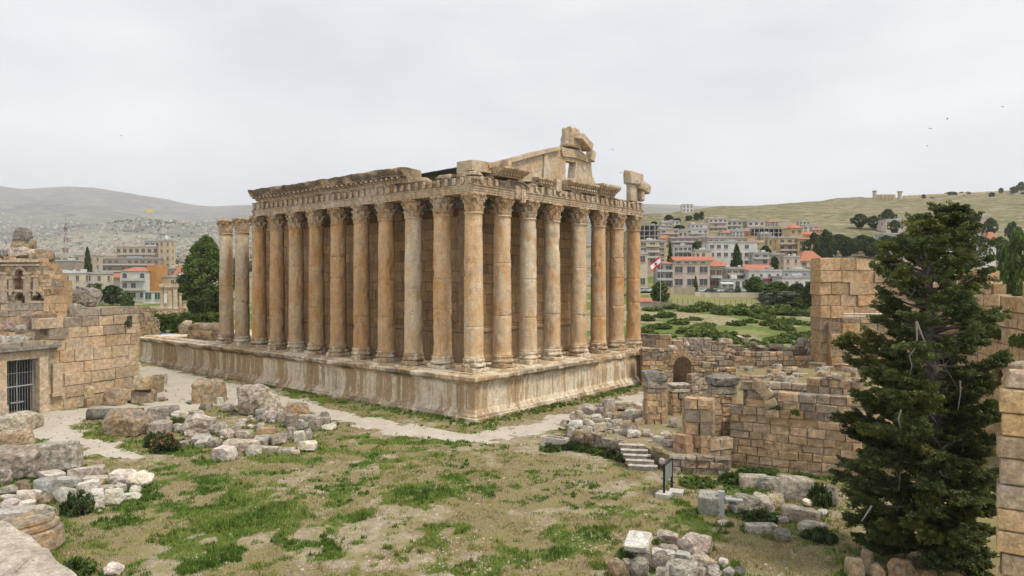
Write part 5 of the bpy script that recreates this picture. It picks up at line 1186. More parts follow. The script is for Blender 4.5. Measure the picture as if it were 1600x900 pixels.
R(1326, 866, 1350, 904, 'worn', 'tan_rock', 'upright tan rock under the conifer, left of its neighbour')
R(1345, 860, 1366, 902, 'worn', 'tan_rock', 'upright tan rock under the conifer, right of its neighbour')
R(1362, 876, 1388, 908, 'block', 'tan_rock', 'tan block under the lowest conifer boughs')
R(1396, 872, 1440, 915, 'worn', 'tan_rock', 'large tan rock by the conifer trunk')
R(1440, 888, 1466, 915, 'worn', 'tan_rock', 'small tan rock at the foot of the conifer trunk')
# box and pipe at the pedestal
p_ = at(1127, 806, 0); q = MB(); q.box((p_[0], p_[1], .75), (.36, .30, 1.5), FACE - .3); M['box_metal'] = plain('grey_box_metal', (.45, .46, .46), .5, .1, 3)
bx = q.build('utility_box', M['box_metal'], loc=tuple(p_)); tag(bx, 'slim grey utility box on the side of the pedestal', 'utility box')
q = MB(); q.tube([p_ + (0, 0, 1.0) + RT * .2, p_ + (0, 0, .95) + RT * .8, p_ + (0, 0, .9) + RT * 1.25], .13, 10); tag(q.build('pipe', M['box_metal'], loc=tuple(p_)), 'short grey pipe sticking out beside the pedestal', 'pipe')
# trough
tp_ = at(868, 700, 0); tD = depth_of(tp_); q = MB(); a = FACE - .55; wd, dd, hh = 2.3, 1.0, .75; c_ = back(tp_, .7)
cs_, sn_ = math.cos(a), math.sin(a)
def lt(x, y, z): return (c_[0] + x * cs_ - y * sn_, c_[1] + x * sn_ + y * cs_, z)
for x, y, sx, sy in ((0, -dd / 2 + .09, wd, .18), (0, dd / 2 - .09, wd, .18), (-wd / 2 + .09, 0, .18, dd - .36), (wd / 2 - .09, 0, .18, dd - .36)): q.box(lt(x, y, hh / 2), (sx, sy, hh), a)
q.box(lt(0, 0, .1), (wd - .36, dd - .36, .2), a); tag(q.build('stone_trough', M['white_rock'], loc=tuple(tp_), disp=rough(.03, 1.5, 3)), 'hollow stone trough at the corner of the rubble terrace', 'trough')
# rubble on the terrace
TL = [(897, 641, 914, 654, 'worn'), (908, 634, 936, 649, 'block'), (940, 624, 964, 644, 'worn'), (962, 628, 990, 642, 'worn'), (876, 656, 892, 668, 'worn'), (888, 656, 912, 670, 'worn'), (886, 666, 900, 682, 'worn'), (898, 670, 910, 684, 'worn'),
      (925, 660, 948, 676, 'block'), (922, 646, 942, 660, 'worn'), (944, 644, 960, 656, 'worn'), (956, 644, 972, 656, 'boulder'), (972, 646, 992, 660, 'block'), (974, 640, 996, 650, 'worn'), (952, 654, 974, 666, 'worn'), (968, 658, 988, 668, 'worn'),
      (972, 664, 1000, 682, 'block'), (982, 672, 1001, 684, 'boulder'), (957, 670, 974, 677, 'slab'), (992, 654, 1008, 664, 'worn'), (1004, 672, 1016, 682, 'boulder'), (1020, 680, 1040, 690, 'slab'), (1044, 654, 1060, 668, 'boulder'), (1052, 690, 1068, 706, 'boulder'),
      (1022, 706, 1034, 720, 'boulder'), (940, 660, 956, 672, 'worn'), (934, 636, 948, 650, 'worn'), (948, 636, 966, 648, 'boulder'), (1000, 640, 1012, 652, 'worn'), (992, 630, 1010, 642, 'block'), (912, 650, 926, 662, 'boulder'), (864, 676, 878, 688, 'worn'), (1034, 676, 1050, 686, 'boulder'), (1030, 716, 1046, 728, 'boulder')]
TLAB = {0: 'grey block at the corner where the terrace rubble meets the path', 8: 'bright flat topped block in the middle of the terrace rubble', 12: 'squared grey block in the terrace rubble near the freestanding pillar', 16: 'large dark sided block in the terrace rubble', 20: 'yellowish round stone near the foot of the freestanding pillar', 22: 'round stone right of the freestanding pillar', 23: 'boulder below the pinkish wall stub', 24: 'boulder beside the stone steps'}
for i, (a, b_, c_, d, s) in enumerate(TL):
    z_ = TZ if 880 < a and d < 700 else .3
    R(a, b_, c_, d, s, ('rock', 'white_rock', 'rock', 'tan_rock')[i % 4] if i != 16 else 'dark_rock', TLAB.get(i, 'rough grey limestone chunk in the rubble heap on the terrace'), z=z_, group='rubble heap on the terrace', D=None)
rng = random.Random(9)
for k in range(44):
    u, y = rng.uniform(885, 1066), rng.uniform(640, 716)
    if y < 640 + (u - 885) * .0 or y > 672 + (u - 885) * .30 or (1004 < u < 1050 and y < 672): continue
    w_ = rng.uniform(8, 19); R(u - w_ / 2, y - w_ * rng.uniform(.45, .8), u + w_ / 2, y, rng.choice(('worn', 'worn', 'block', 'boulder')), rng.choice(('rock', 'white_rock', 'rock', 'tan_rock')), 'rough grey limestone chunk in the rubble heap on the terrace', z=TZ, group='rubble heap on the terrace', seed=5000 + k)
for k in range(60):
    u, y = rng.uniform(1155, 1345), rng.uniform(566, 612); D = (CZ - 3.4) * F / (y - HOR)
    if D < 54 or D > 84: continue
    w_ = rng.uniform(8, 22); R(u - w_ / 2, y - w_ * rng.uniform(.4, .75), u + w_ / 2, y, rng.choice(('worn', 'block', 'worn')), rng.choice(('rock', 'brown', 'tan_rock', 'rock')), 'fallen block on the floor behind the brown wall', z=3.35, group='fallen blocks behind the brown wall', seed=6000 + k)
for k in range(26):
    u = rng.uniform(1010, 1280); y = rng.uniform(536, 556); w_ = rng.uniform(9, 20); R(u - w_ / 2, y - w_ * rng.uniform(.4, .7), u + w_ / 2, y, 'worn', rng.choice(('rock', 'rock', 'tan_rock')), 'loose block along the top of the long rubble wall', z=CZ - (y - 3 - HOR) * 94 / F, D=94.5, group='loose blocks on the long rubble wall', seed=7000 + k)
# small chips scattered on the lawn and between stones
rng = random.Random(5); n = 0
for k in range(600):
    u, y = rng.choice(((rng.gauss(400, 50), rng.gauss(688, 12)), (rng.gauss(130, 40), rng.gauss(775, 14)), (rng.gauss(1060, 45), rng.gauss(872, 14)), (rng.gauss(960, 40), rng.gauss(662, 12)), (rng.gauss(440, 40), rng.gauss(662, 8)), (rng.uniform(200, 330), rng.gauss(672, 8))))
    if n >= 150: break
    w_ = rng.uniform(5, 13); p = at(u, y, 0)
    zz = TZ if 890 < u < 1030 and y < 685 else 0
    R(u - w_ / 2, y - w_ * rng.uniform(.5, .8), u + w_ / 2, y, rng.choice(('worn', 'boulder', 'worn')), rng.choice(('rock', 'white_rock', 'white_rock', 'tan_rock')), 'small limestone chip among the bigger fallen stones', z=zz, group='small stone chips', name='stone_chip', cat='stone', seed=3000 + k); n += 1
# ------------------------------------------------------------------ information board
M['board_frame'] = plain('dark_steel', (.035, .037, .042), .5, .1, 3, .5); M['board'] = plain('grey_board', (.26, .28, .26), .5, .1, 2); M['concrete'] = plain('pale_concrete', (.55, .52, .46), .9, .2, 3)
bp_ = at(1040, 776, 0); D_ = depth_of(bp_); root = thing('information_board', 'grey information board on two dark posts in a concrete foot', 'sign', tuple(bp_))
lft, rgt = at(1037.5, 776, 0) + (0, 0, 0), at(1049.5, 765, 0)
H_ = 51 * D_ / F
for p_ in (lft, rgt): q = MB(); q.box((p_[0], p_[1], H_ / 2), (.13, .13, H_), FACE); wloc(q.build('post', M['board_frame'], root), bp_)
dv = (rgt - lft)[:2]; q = MB(); mid = (lft + rgt) / 2; q.box((mid[0], mid[1], H_ * .70), (np.linalg.norm(dv) - .12, .06, H_ * .52), math.atan2(dv[1], dv[0])); wloc(q.build('panel', M['board'], root), bp_)
q = MB(); q.box((mid[0], mid[1], H_ * .97), (np.linalg.norm(dv), .10, .08), math.atan2(dv[1], dv[0])); wloc(q.build('top_bar', M['board_frame'], root), bp_)
q = MB(); q.box((lft[0], lft[1], .12), (.9, .9, .28), .2); q.box((mid[0] + .55, mid[1] + .1, .12), (.9, .9, .28), .3); wloc(q.build('footing', M['concrete'], root, disp=rough(.02, 2, 1)), bp_)
# ------------------------------------------------------------------ vegetation
M['needle'] = leafm('conifer_needles', (.066, .088, .030), (.115, .135, .040), .25)
M['leaf'] = leafm('green_leaves', (.095, .150, .036), (.14, .185, .05), .35)
M['dark_leaf'] = leafm('dark_green_leaves', (.052, .085, .032), (.075, .105, .036), .25)
M['bright_leaf'] = leafm('fresh_green_leaves', (.13, .19, .05), (.18, .23, .07), .35)
M['grey_leaf'] = leafm('grey_green_leaves', (.12, .15, .10), (.16, .185, .125), .25)
M['bark'] = plain('grey_brown_bark', (.17, .14, .11), .95, .4, 6); M['dead_wood'] = plain('bleached_dead_wood', (.27, .235, .20), .9, .3, 6)
def leaves(cen, rad, n, size, rng, col=None, elong=1.6, axis=None, flat=1.0, spread=None):
    """n small leaf faces round each centre (N,3) -> V, F, colours"""
    N = len(cen); rad = np.broadcast_to(np.asarray(rad, float), (N,)); cen = np.asarray(cen)
    c = np.repeat(cen, n, 0); r = np.repeat(rad, n)
    d = rng.normal(size=(N * n, 3)); d /= np.linalg.norm(d, axis=1)[:, None]; d *= (rng.random(N * n) ** (1 / 2.4))[:, None]; d[:, 2] *= flat
    p = c + d * r[:, None]
    if axis is None: a = rng.normal(size=(N * n, 3))
    else: a = np.repeat(axis, n, 0) + rng.normal(size=(N * n, 3)) * .55
    a /= np.linalg.norm(a, axis=1)[:, None]; b = np.cross(a, rng.normal(size=(N * n, 3))); b /= np.linalg.norm(b, axis=1)[:, None] + 1e-9
    s = size * rng.uniform(.6, 1.35, N * n)[:, None]
    V = np.stack([p - a * s * elong * .5, p + b * s * .5, p + a * s * elong * .5, p - b * s * .5], 1).reshape(-1, 3)
    Fq = np.arange(N * n * 4).reshape(-1, 4)
    cc = np.ones((N, 3)) if col is None else np.asarray(col)
    cc = np.repeat(cc, n, 0) * rng.uniform(.75, 1.25, (N * n, 1)); return V, Fq, np.repeat(cc, 4, 0)
def merge(parts):
    V, Fq, Cc = [], [], []; k = 0
    for v, f, c in parts: V.append(v); Fq.append(f + k); Cc.append(c); k += len(v)
    return np.vstack(V), np.vstack(Fq), np.vstack(Cc)
# the big conifer
cb = at(1462, 888, 0); cD = depth_of(cb); rg = np.random.default_rng(12); sc_ = cD / F
con = thing('conifer_tree', 'big dark ragged conifer with bare limbs near its top, close by the orange wall', 'tree', (cb[0], cb[1], 0))
def toh(y): return CZ + (HOR - y) * cD / F
LY = [320, 345, 362, 390, 410, 440, 480, 520, 560, 600, 650, 700, 760, 820, 860, 890]
XL = [1482, 1440, 1408, 1378, 1365, 1362, 1350, 1318, 1303, 1296, 1292, 1288, 1290, 1300, 1330, 1370]
XR = [1502, 1540, 1530, 1528, 1556, 1556, 1548, 1568, 1562, 1548, 1552, 1556, 1556, 1556, 1552, 1545]
TX = [1490, 1480, 1474, 1462, 1454, 1450, 1449, 1450, 1452, 1454, 1456, 1457, 1459, 1460, 1461, 1462]
hh = np.array([toh(y) for y in LY]); o_ = np.argsort(hh)
fL = lambda h: float(np.interp(h, hh[o_], (np.array(TX) - np.array(XL))[o_])) * sc_
fR = lambda h: float(np.interp(h, hh[o_], (np.array(XR) - np.array(TX))[o_])) * sc_
fT = lambda h: float(np.interp(h, hh[o_], np.array(TX)[o_] - 1462)) * sc_
Ht = toh(318)
def tpos(h): return cb + RT * fT(h) + np.array([0, 0, h])
q = MB(); tp_ = [tpos(h) for h in np.linspace(-.3, Ht - .4, 22)]; q.tube(tp_, list(np.interp(np.linspace(0, 1, 22), [0, .06, .5, .8, 1], [.62, .48, .27, .13, .035])), 10)
limbs = q; deads = []; cen, axs, cols, rads = [], [], [], []
nb = 235
for i in range(nb):
    f = (i + .5) / nb; h = .8 + (Ht - 1.1) * (f ** 1.12); az = i * 2.39996 + rg.normal() * .3
    ca, sa = math.cos(az), math.sin(az); R_ = (fR(h) if ca > 0 else fL(h)); Rd = .5 * (fL(h) + fR(h)); Lb = (R_ * abs(ca) + Rd * (1 - abs(ca))) * rg.uniform(.62, .98); Lb = max(.3, Lb - .62)
    d = RT * ca + FW * sa; sd = np.cross(d, (0, 0, 1)); rise = np.interp(h / Ht, [0, .4, .75, 1], [-.12, .16, .42, .95]) + rg.normal() * .12
    pts = []; wob = rg.normal() * .12; p0 = tpos(h - rise * Lb * .45)
    for t_ in np.linspace(0, 1, 7): pts.append(p0 + d * Lb * t_ + np.array([0, 0, 1]) * (rise * Lb * t_ ** 1.2 - .10 * Lb * math.sin(t_ * math.pi)) + sd * wob * Lb * math.sin(t_ * 2.5))
    r0 = .035 + .016 * Lb; limbs.tube(pts, [r0 * (1 - .8 * t_) + .008 for t_ in np.linspace(0, 1, 7)], 5, cap=False)
    tone = rg.uniform(.7, 1.3); yel = rg.random()
    sparse = np.interp(h / Ht, [0, .45, .60, .80, .93, 1], [1, 1, .62, .50, .7, 1.0])
    ns = max(3, int((6 + 5.6 * Lb) * sparse))
    for k in range(ns):
        t_ = 1 - rg.random() ** 1.5 * (.80 if h / Ht < .5 else .55); j = min(5, int(t_ * 6)); base = pts[j] + (pts[j + 1] - pts[j]) * (t_ * 6 - j)
        ln = rg.uniform(.35, 1.05) * (1.15 - .4 * t_); sdir = d * rg.uniform(.25, 1) + sd * rg.normal() * .75 + np.array([0, 0, rg.normal() * .22 + .12]); sdir /= np.linalg.norm(sdir)
        tip = base + sdir * ln
        if rg.random() < .6: limbs.tube([base, (base + tip) / 2 + (0, 0, .04), tip], [.022, .014, .006], 3, cap=False)
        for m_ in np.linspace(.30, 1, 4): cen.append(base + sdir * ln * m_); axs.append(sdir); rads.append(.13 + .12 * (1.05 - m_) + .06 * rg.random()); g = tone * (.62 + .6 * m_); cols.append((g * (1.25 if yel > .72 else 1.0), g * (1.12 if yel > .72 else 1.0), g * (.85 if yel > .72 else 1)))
    if rg.random() < .20:
        for _ in range(2):
            dead = MB(); deads.append(dead)
            t_ = rg.uniform(.25, .75); j = int(t_ * 6); b0 = pts[j]; dd = d * rg.uniform(-.1, .5) + sd * rg.normal() * .6 + np.array([0, 0, rg.uniform(-1.0, .35)]); l_ = rg.uniform(.7, 1.8); m1 = b0 + dd * l_ * .5 + rg.normal(size=3) * .12
            dead.tube([b0, m1, b0 + dd * l_ + rg.normal(size=3) * .15], [.03, .02, .008], 4, cap=False)
            for _2 in range(2): e_ = m1 + rg.normal(size=3) * .4; dead.tube([m1, e_], [.014, .005], 3, cap=False)
for l0, l1, n_ in (((1456, 400), (1492, 322), 16), ((1470, 385), (1532, 352), 14), ((1445, 420), (1404, 372), 12), ((1440, 470), (1362, 412), 13), ((1462, 430), (1554, 402), 14), ((1452, 520), (1562, 482), 14)):
    a_, b_ = dep(*l0, cD), dep(*l1, cD + rg.normal() * 1.2); limbs.tube([a_, (a_ + b_) / 2 - (0, 0, .15), b_], [.09, .05, .015], 5, cap=False)
    for k in range(n_ * 3): f_ = rg.uniform(.35, 1); cen.append(a_ + (b_ - a_) * f_ + rg.normal(size=3) * .22 * (1.15 - f_)); dd_ = (b_ - a_) / np.linalg.norm(b_ - a_) + rg.normal(size=3) * .35; axs.append(dd_ / np.linalg.norm(dd_)); rads.append(.16); g = rg.uniform(.7, 1.4); cols.append((g, g, g * .9))
# the long white dead limb hanging in the middle
for px, pts_ in ((0, [(1432, 502), (1433, 530), (1429, 545), (1421, 556), (1425, 572), (1421, 588)]), (0, [(1432, 502), (1442, 528), (1452, 550), (1460, 554)]), (0, [(1408, 640), (1404, 655), (1407, 672), (1416, 690)]), (0, [(1500, 595), (1501, 612), (1497, 640)]), (0, [(1362, 790), (1352, 806), (1346, 815)])):
    dead = MB(); deads.append(dead); dead.tube([dep(a, b_, cD - 2.6) for a, b_ in pts_], list(np.linspace(.045, .012, len(pts_))), 5)
wloc(limbs.build('trunk', M['bark'], con, smooth=True), (cb[0], cb[1], 0)); [wloc(d_.build('dead_branch', M['dead_wood'], con), (cb[0], cb[1], 0)) for d_ in deads[-96:]]
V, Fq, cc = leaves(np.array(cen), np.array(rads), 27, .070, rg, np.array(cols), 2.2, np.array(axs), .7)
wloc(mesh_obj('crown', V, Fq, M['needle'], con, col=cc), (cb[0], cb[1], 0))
print('conifer faces', len(Fq))
def tree_kit(seed, w_, h_, shape='round', leaf=.5, n=260, per=26, trunk=.12):
    """crown cloud of leaf clumps + trunk with limbs, unit at the origin"""
    rg = np.random.default_rng(seed); cen, cols, rads = [], [], []; z0 = h_ * trunk
    lob = [(rg.uniform(-.28, .28, 2) * w_, rg.uniform(.25, .95)) for _ in range(9)]
    while len(cen) < n:
        f = rg.random(); z = z0 + (h_ - z0) * f
        if shape == 'cone': R_ = (1 - f) ** .85 * min(1, f * 8 + .3)
        elif shape == 'tall': R_ = math.sin(math.pi * min(1, .12 + f * .88) ** .85) ** .75
        elif shape == 'pine': R_ = math.sin(math.pi * (.1 + .9 * f)) ** .6 * (1.1 if f > .3 else .6)
        else: R_ = math.sin(math.pi * (.12 + f * .85)) ** .6
        R_ *= w_ / 2; a = rg.random() * 2 * math.pi; rr = R_ * rg.random() ** .35
        rr *= .78 + .44 * vnoise([[math.cos(a) * 1.8 + seed, math.sin(a) * 1.8, f * 5]], seed)[0]
        if vnoise([[math.cos(a) * 2.5 * rr / (R_ + .01), math.sin(a) * 2.5, f * 6 + seed]], seed + 3)[0] < .33: continue
        cen.append((math.cos(a) * rr, math.sin(a) * rr, z)); g = rg.uniform(.5, 1.5); cols.append((g, g, g * rg.uniform(.8, 1))); rads.append(w_ * rg.uniform(.05, .10))
    V, Fq, cc = leaves(np.array(cen), np.array(rads), per, leaf, rg, np.array(cols), 1.5)
    q = MB(); q.tube([(0, 0, -.3), (.02 * w_, 0, h_ * .3), (0, .02 * w_, h_ * .62), (0, 0, h_ * .9)], [w_ * .035 + .05, w_ * .028 + .04, w_ * .016 + .02, .02], 7)
    for k in range(9): a = k * 2.4; z = h_ * (.2 + .06 * k); q.tube([(0, 0, z), (math.cos(a) * w_ * .2, math.sin(a) * w_ * .2, z + h_ * .09), (math.cos(a) * w_ * .36, math.sin(a) * w_ * .36, z + h_ * .13)], [w_ * .014 + .02, w_ * .009 + .012, .01], 5)
    return (V, Fq, cc), q
_tk = {}
def tree(kit, u, y_base, y_top, D, wpx, mat, label, group=None, name='tree', cat='tree', z=None, seed=0):
    p = gp(u, D); zb = p[2] if z is None else z; zt = CZ + (HOR - y_top) * D / F; h = max(1.2, zt - zb); w_ = wpx * D / F
    root = thing(name, label, cat, (p[0], p[1], zb), seed * 1.3, group); root.scale = (w_ / 10, w_ / 10, h / 12)
    shape, sd, leaf = kit
    key = kit
    if key not in _tk:
        (V, Fq, cc), q = tree_kit(sd, 10, 12, shape, leaf); c = mesh_obj('crown', V, Fq, M[mat], root, col=cc); t_ = q.build('trunk', M['bark'], root); _tk[key] = (c.data, t_.data)
    else:
        for nm, dt in zip(('crown', 'trunk'), _tk[key]): o = bpy.data.objects.new(nm, dt); C.collection.objects.link(o); o.parent = root
        ch = [o for o in root.children if o.name.startswith('crown')][0]
        if ch.data.materials[0] != M[mat]: ch.material_slots[0].link = 'OBJECT'; ch.material_slots[0].material = M[mat]
    return root
# broad poplar left of the temple: denser kit of its own
pp = gp(322, 190); zt_ = CZ + (HOR - 373) * 190 / F; root = thing('poplar_tree', 'tall dark green leafy tree just left of the two lone columns', 'tree', (pp[0], pp[1], pp[2] - .5))
(V, Fq, cc), q = tree_kit(301, 14.0, zt_ - pp[2] + .5, 'tall', .40, 1000, 44, .03); mesh_obj('crown', V, Fq, M['leaf'], root, col=cc); q.build('trunk', M['bark'], root)
for (u, yt, D, w_, lab, sd) in ((262, 490, 158, 52, 'clipped dark hedge left half behind the blue tarpaulin', 302), (312, 487, 150, 64, 'hedge right half beneath the tall tree by the lone columns', 303)):
    p = gp(u, D); h = CZ + (HOR - yt) * D / F - p[2]; rg2 = np.random.default_rng(sd); n_ = 260; W_ = w_ * D / F
    ce_ = np.stack([rg2.uniform(-W_ / 2, W_ / 2, n_), rg2.uniform(-1.2, 1.2, n_), h * rg2.random(n_) ** .6 * (.8 + .2 * rg2.random(n_))], -1); g_ = rg2.uniform(.7, 1.3, n_)
    V, Fq, cc = leaves(ce_, .45, 34, .26, rg2, np.stack([g_, g_, g_ * .9], -1)); o = mesh_obj('hedge', V, Fq, M['leaf'], col=cc, rz=FACE); o.location = p; tag(o, lab, 'hedge')
K_R, K_R2, K_C, K_P, K_T = ('round', 311, .55), ('round', 312, .6), ('cone', 313, .5), ('pine', 314, .5), ('tall', 315, .5)
# town trees, left
tree(K_C, 137, 430, 390, 300, 20, 'dark_leaf', 'slim dark cypress rising between the cream houses', name='cypress_tree', z=6)
tree(K_C, 96, 460, 442, 240, 12, 'dark_leaf', 'small dark cypress beside the niche wall', name='cypress_tree')
tree(K_R, 152, 470, 444, 255, 18, 'leaf', 'leafy tree in front of the cream house with balconies', z=5)
tree(K_R2, 176, 472, 447, 250, 30, 'dark_leaf', 'dark spreading tree left of the white villa', z=5)
tree(K_R, 199, 478, 457, 235, 20, 'leaf', 'bushy tree at the foot of the white villa', z=4)
# right
tree(K_R, 1032, 475, 441, 212, 30, 'leaf', 'round green tree under the flag', z=6.2)
tree(K_C, 1151, 425, 384, 285, 27, 'dark_leaf', 'dark conifer before the long white building', name='cypress_tree', z=12)
tree(K_C, 1087, 452, 432, 240, 9, 'leaf', 'small narrow tree before the arched stone house', name='cypress_tree')
tree(K_C, 1047, 404, 380, 300, 13, 'dark_leaf', 'dark tree right of the tan apartment block', name='cypress_tree', z=15)
for i, (u, yb, yt, D, w_, mt, lab) in enumerate(((1180, 460, 433, 232, 34, 'leaf', 'large bright green tree right of the white awning shop'), (1212, 465, 441, 222, 44, 'leaf', 'broad green tree in the row beyond the fenced lawn'), (1246, 468, 444, 215, 36, 'dark_leaf', 'darker green tree at the right end of the row beyond the lawn'), (1224, 476, 456, 205, 60, 'grey_leaf', 'silvery olive tree before the green row'), (1196, 470, 455, 212, 22, 'grey_leaf', 'smaller silvery olive left of the big olive'), (1268, 482, 442, 200, 26, 'dark_leaf', 'dark tree just left of the tower ruin'), (1250, 480, 464, 200, 24, 'leaf', 'low green tree below the silvery olive'), (1153, 456, 447, 236, 9, 'leaf', 'small round tree at the street edge by the parked cars'))):
    tree((K_R, K_R2)[i % 2], u, yb, yt, D, w_, mt, lab, seed=i)
tree(K_R, 1590, 470, 368, 118, 46, 'leaf', 'pale green poplar at the frame edge above the orange wall', z=3)
tree(K_T, 1570, 470, 384, 125, 26, 'leaf', 'slimmer pale green poplar left of the one at the frame edge', z=3)
g_ = 'dark pines below the hillside houses'
for i in range(13): u = 1272 + i * 12.5; tree(K_P, u, 408, 366 + (i * 37 % 11), 330 + (i * 53 % 40), 30, 'dark_leaf', 'dark pine in the grove behind the tower ruin', g_, 'pine_tree', seed=i)
for i, (u, yb, yt, D, w_, lab) in enumerate(((1290, 412, 362, 310, 28, 'tall dark pine at the left end of the grove, by the ochre block'), (1343, 355, 335, 470, 24, 'dark pine by the bare tan cutting on the hillside'), (1365, 356, 338, 465, 22, 'dark pine left of the pale hillside house'), (1386, 345, 328, 480, 22, 'dark pine above the pale hillside house'), (1397, 362, 345, 440, 18, 'dark pine below the pale hillside house'), (1430, 358, 336, 450, 24, 'dark pine left of the red hillside house'), (1547, 365, 342, 420, 20, 'dark pine right of the red and pink hillside house'), (1582, 366, 348, 400, 20, 'dark round tree at the hillside edge above the poplar'), (1440, 372, 352, 400, 30, 'dark pine under the red hillside house'), (1480, 390, 368, 360, 40, 'dark pine behind the conifer top'), (1530, 395, 370, 350, 34, 'dark pine right of the conifer top'), (1562, 408, 372, 330, 30, 'dark pine left of the pale poplar'))):
    tree(K_P, u, yb, yt, D, w_, 'dark_leaf', lab, name='pine_tree', seed=i)
for i, (u, yt, D, w_) in enumerate(((1045, 336, 560, 14), (1058, 341, 540, 12), (1076, 337, 560, 12), (1088, 333, 560, 10), (1096, 331, 565, 8), (1061, 352, 480, 18), (1022, 346, 520, 10), (1088, 378, 340, 16), (1196, 385, 330, 16), (1182, 393, 320, 12), (1163, 346, 540, 10), (1210, 402, 300, 12))):
    tree(K_R2, u, 0, yt, D, w_, 'dark_leaf', 'rounded green tree among the hillside houses', 'trees among the hillside houses', seed=i)
for i, (u, yt, D, w_) in enumerate(((1442, 304, 1010, 7), (1485, 300, 1050, 17), (1501, 300, 1080, 8), (1511, 300, 1080, 8), (1549, 301, 900, 9), (1563, 294, 1100, 7), (1583, 292, 1100, 12), (1594, 285, 1120, 12), (1580, 303, 1000, 7), (1599, 300, 1000, 8), (1455, 308, 960, 6), (1505, 307, 980, 5))):
    tree(K_R2, u, 0, yt, D, w_, 'dark_leaf', 'dark small tree on the crest of the bare hill', 'trees on the hill crest', seed=i)
# trees on the wooded knoll far left
for i in range(48):
    rr = random.Random(i); u = rr.uniform(165, 318); D = rr.uniform(2950, 3350); p = gp(u, D)
    yy = HOR - (p[2] - CZ) * F / D
    tree(K_R, u, 0, yy - rr.uniform(2.0, 3.4), D, rr.uniform(2.4, 4.5), 'dark_leaf', 'tiny dark tree on the far knoll', 'trees on the far knoll', seed=i)
# bushes of the field right of the temple
def bush_kit(seed):
    # open, uneven
    rg = np.random.default_rng(seed); n = 90; a = rg.random(n) * 6.28; r = rg.random(n) ** .5; z = rg.random(n) * .9 * (1 - .5 * r ** 2)
    ce_ = np.stack([np.cos(a) * r * 1.0, np.sin(a) * r * 1.0, z], -1); g_ = rg.uniform(.65, 1.35, n)
    return leaves(ce_, .2, 26, .13, rg, np.stack([g_, g_, g_ * .9], -1))
_bk = [bush_kit(320 + k) for k in range(3)]; _bm = {}
def bush(p, w_, h_, mat='leaf', label='', group=None, k=0, cat='bush', name='bush'):
    key = (k, mat)
    if key not in _bm: o = mesh_obj(name, *_bk[k][:2], M[mat], col=_bk[k][2]); _bm[key] = o.data
    else: o = bpy.data.objects.new(name, _bm[key]); C.collection.objects.link(o)
    o.location = p; o.scale = (w_ / 2, w_ / 2, h_); o.rotation_euler = (0, 0, p[0] * 3 % 6.28); return tag(o, label, cat, group)
rr = random.Random(3); nb_ = 0
spots = [(1010, 500, 26), (1030, 512, 34), (1060, 505, 30), (1080, 520, 40), (1100, 528, 50), (1120, 530, 40), (1095, 515, 30), (1140, 525, 26), (1170, 540, 40), (1190, 545, 46), (1215, 535, 36), (1240, 528, 40), (1262, 540, 34), (1270, 522, 30), (1150, 508, 26), (1130, 490, 34), (1150, 486, 40), (1170, 490, 46), (1195, 491, 40), (1220, 490, 40), (1240, 492, 36), (1265, 492, 34), (1100, 484, 34), (1075, 486, 30), (1050, 482, 26), (1020, 484, 30), (1005, 520, 30), (1160, 552, 30), (1230, 506, 34), (1205, 508, 30), (1262, 508, 30), (1040, 496, 30), (1085, 500, 24), (1022, 530, 34), (1252, 552, 30), (1205, 556, 30)]
spots += [(rr.uniform(1000, 1275), rr.uniform(484, 552), rr.uniform(12, 30)) for _ in range(22)]
def find_D(u, y, lo=100, hi=330):
    Ds = np.linspace(lo, hi, 200); z = terrain(np.full(200, u), Ds); yy = HOR - (z - CZ) * F / Ds; i = int(np.argmin(np.abs(yy - y))); return float(Ds[i])
for i, (u, y, w_) in enumerate(spots):
    if 1050 < u < 1200 and y < 482: continue
    D = find_D(u, y); p = gp(u, D); ww = w_ * D / F; bush(p - (0, 0, .15), ww * 1.1, ww * rr.uniform(.25, .45), 'bright_leaf' if rr.random() < .65 else 'leaf', 'wild green bush in the overgrown field beyond the ruins', 'bushes in the overgrown field', i % 3)
# named shrubs near the stones
def shrub(x0, y0, x1, y1, mat, lab, k=0, z=0, cat='bush'):
    p = at((x0 + x1) / 2, y1, z); D = depth_of(p); w_ = (x1 - x0) * D / F; h = (y1 - y0) * D / F * .85; return bush(p + FW * w_ * .3 - (0, 0, .1), w_ * 1.15, h, mat, lab, None, k, cat)
shrub(1263, 822, 1308, 848, 'dark_leaf', 'dark low shrub below the white triangular stone', 0); shrub(95, 758, 133, 806, 'dark_leaf', 'tall dark weeds growing in the white rubble pile', 1)
shrub(84, 866, 132, 904, 'leaf', 'green weeds against the close stone ledge', 2); shrub(225, 666, 250, 700, 'dark_leaf', 'dark green shrub left of the flowering bush', 1)
shrub(1170, 792, 1214, 818, 'dark_leaf', 'dark weeds before the cracked boulder', 2); shrub(1062, 852, 1085, 866, 'leaf', 'weeds in the front rubble pile', 0); shrub(264, 648, 284, 662, 'leaf', 'green weeds among the stones above the disc drum', 1)
shrub(1128, 732, 1158, 757, 'leaf', 'tall weeds at the foot of the brown wall', 2); shrub(1158, 734, 1220, 752, 'dark_leaf', 'weeds along the brown wall behind the long grey block', 0); shrub(1070, 744, 1120, 761, 'leaf', 'weeds below the low retaining wall by the board', 1); shrub(1270, 745, 1300, 792, 'dark_leaf', 'tall weeds between grey block and conifer', 2)
for i, (a, b_) in enumerate(((914, 706), (936, 711), (958, 716), (978, 721), (894, 703), (862, 706))): shrub(a - 15, b_ - 16, a + 15, b_, 'leaf' if i % 2 else 'dark_leaf', ('weeds under the retaining wall beside the trough', 'weeds under the retaining wall, second tuft from the trough', 'weeds under the middle of the left retaining wall', 'weeds under the retaining wall next to the steps', 'weeds between trough and retaining wall', 'weeds at the foot of the stone trough')[i], i % 3)
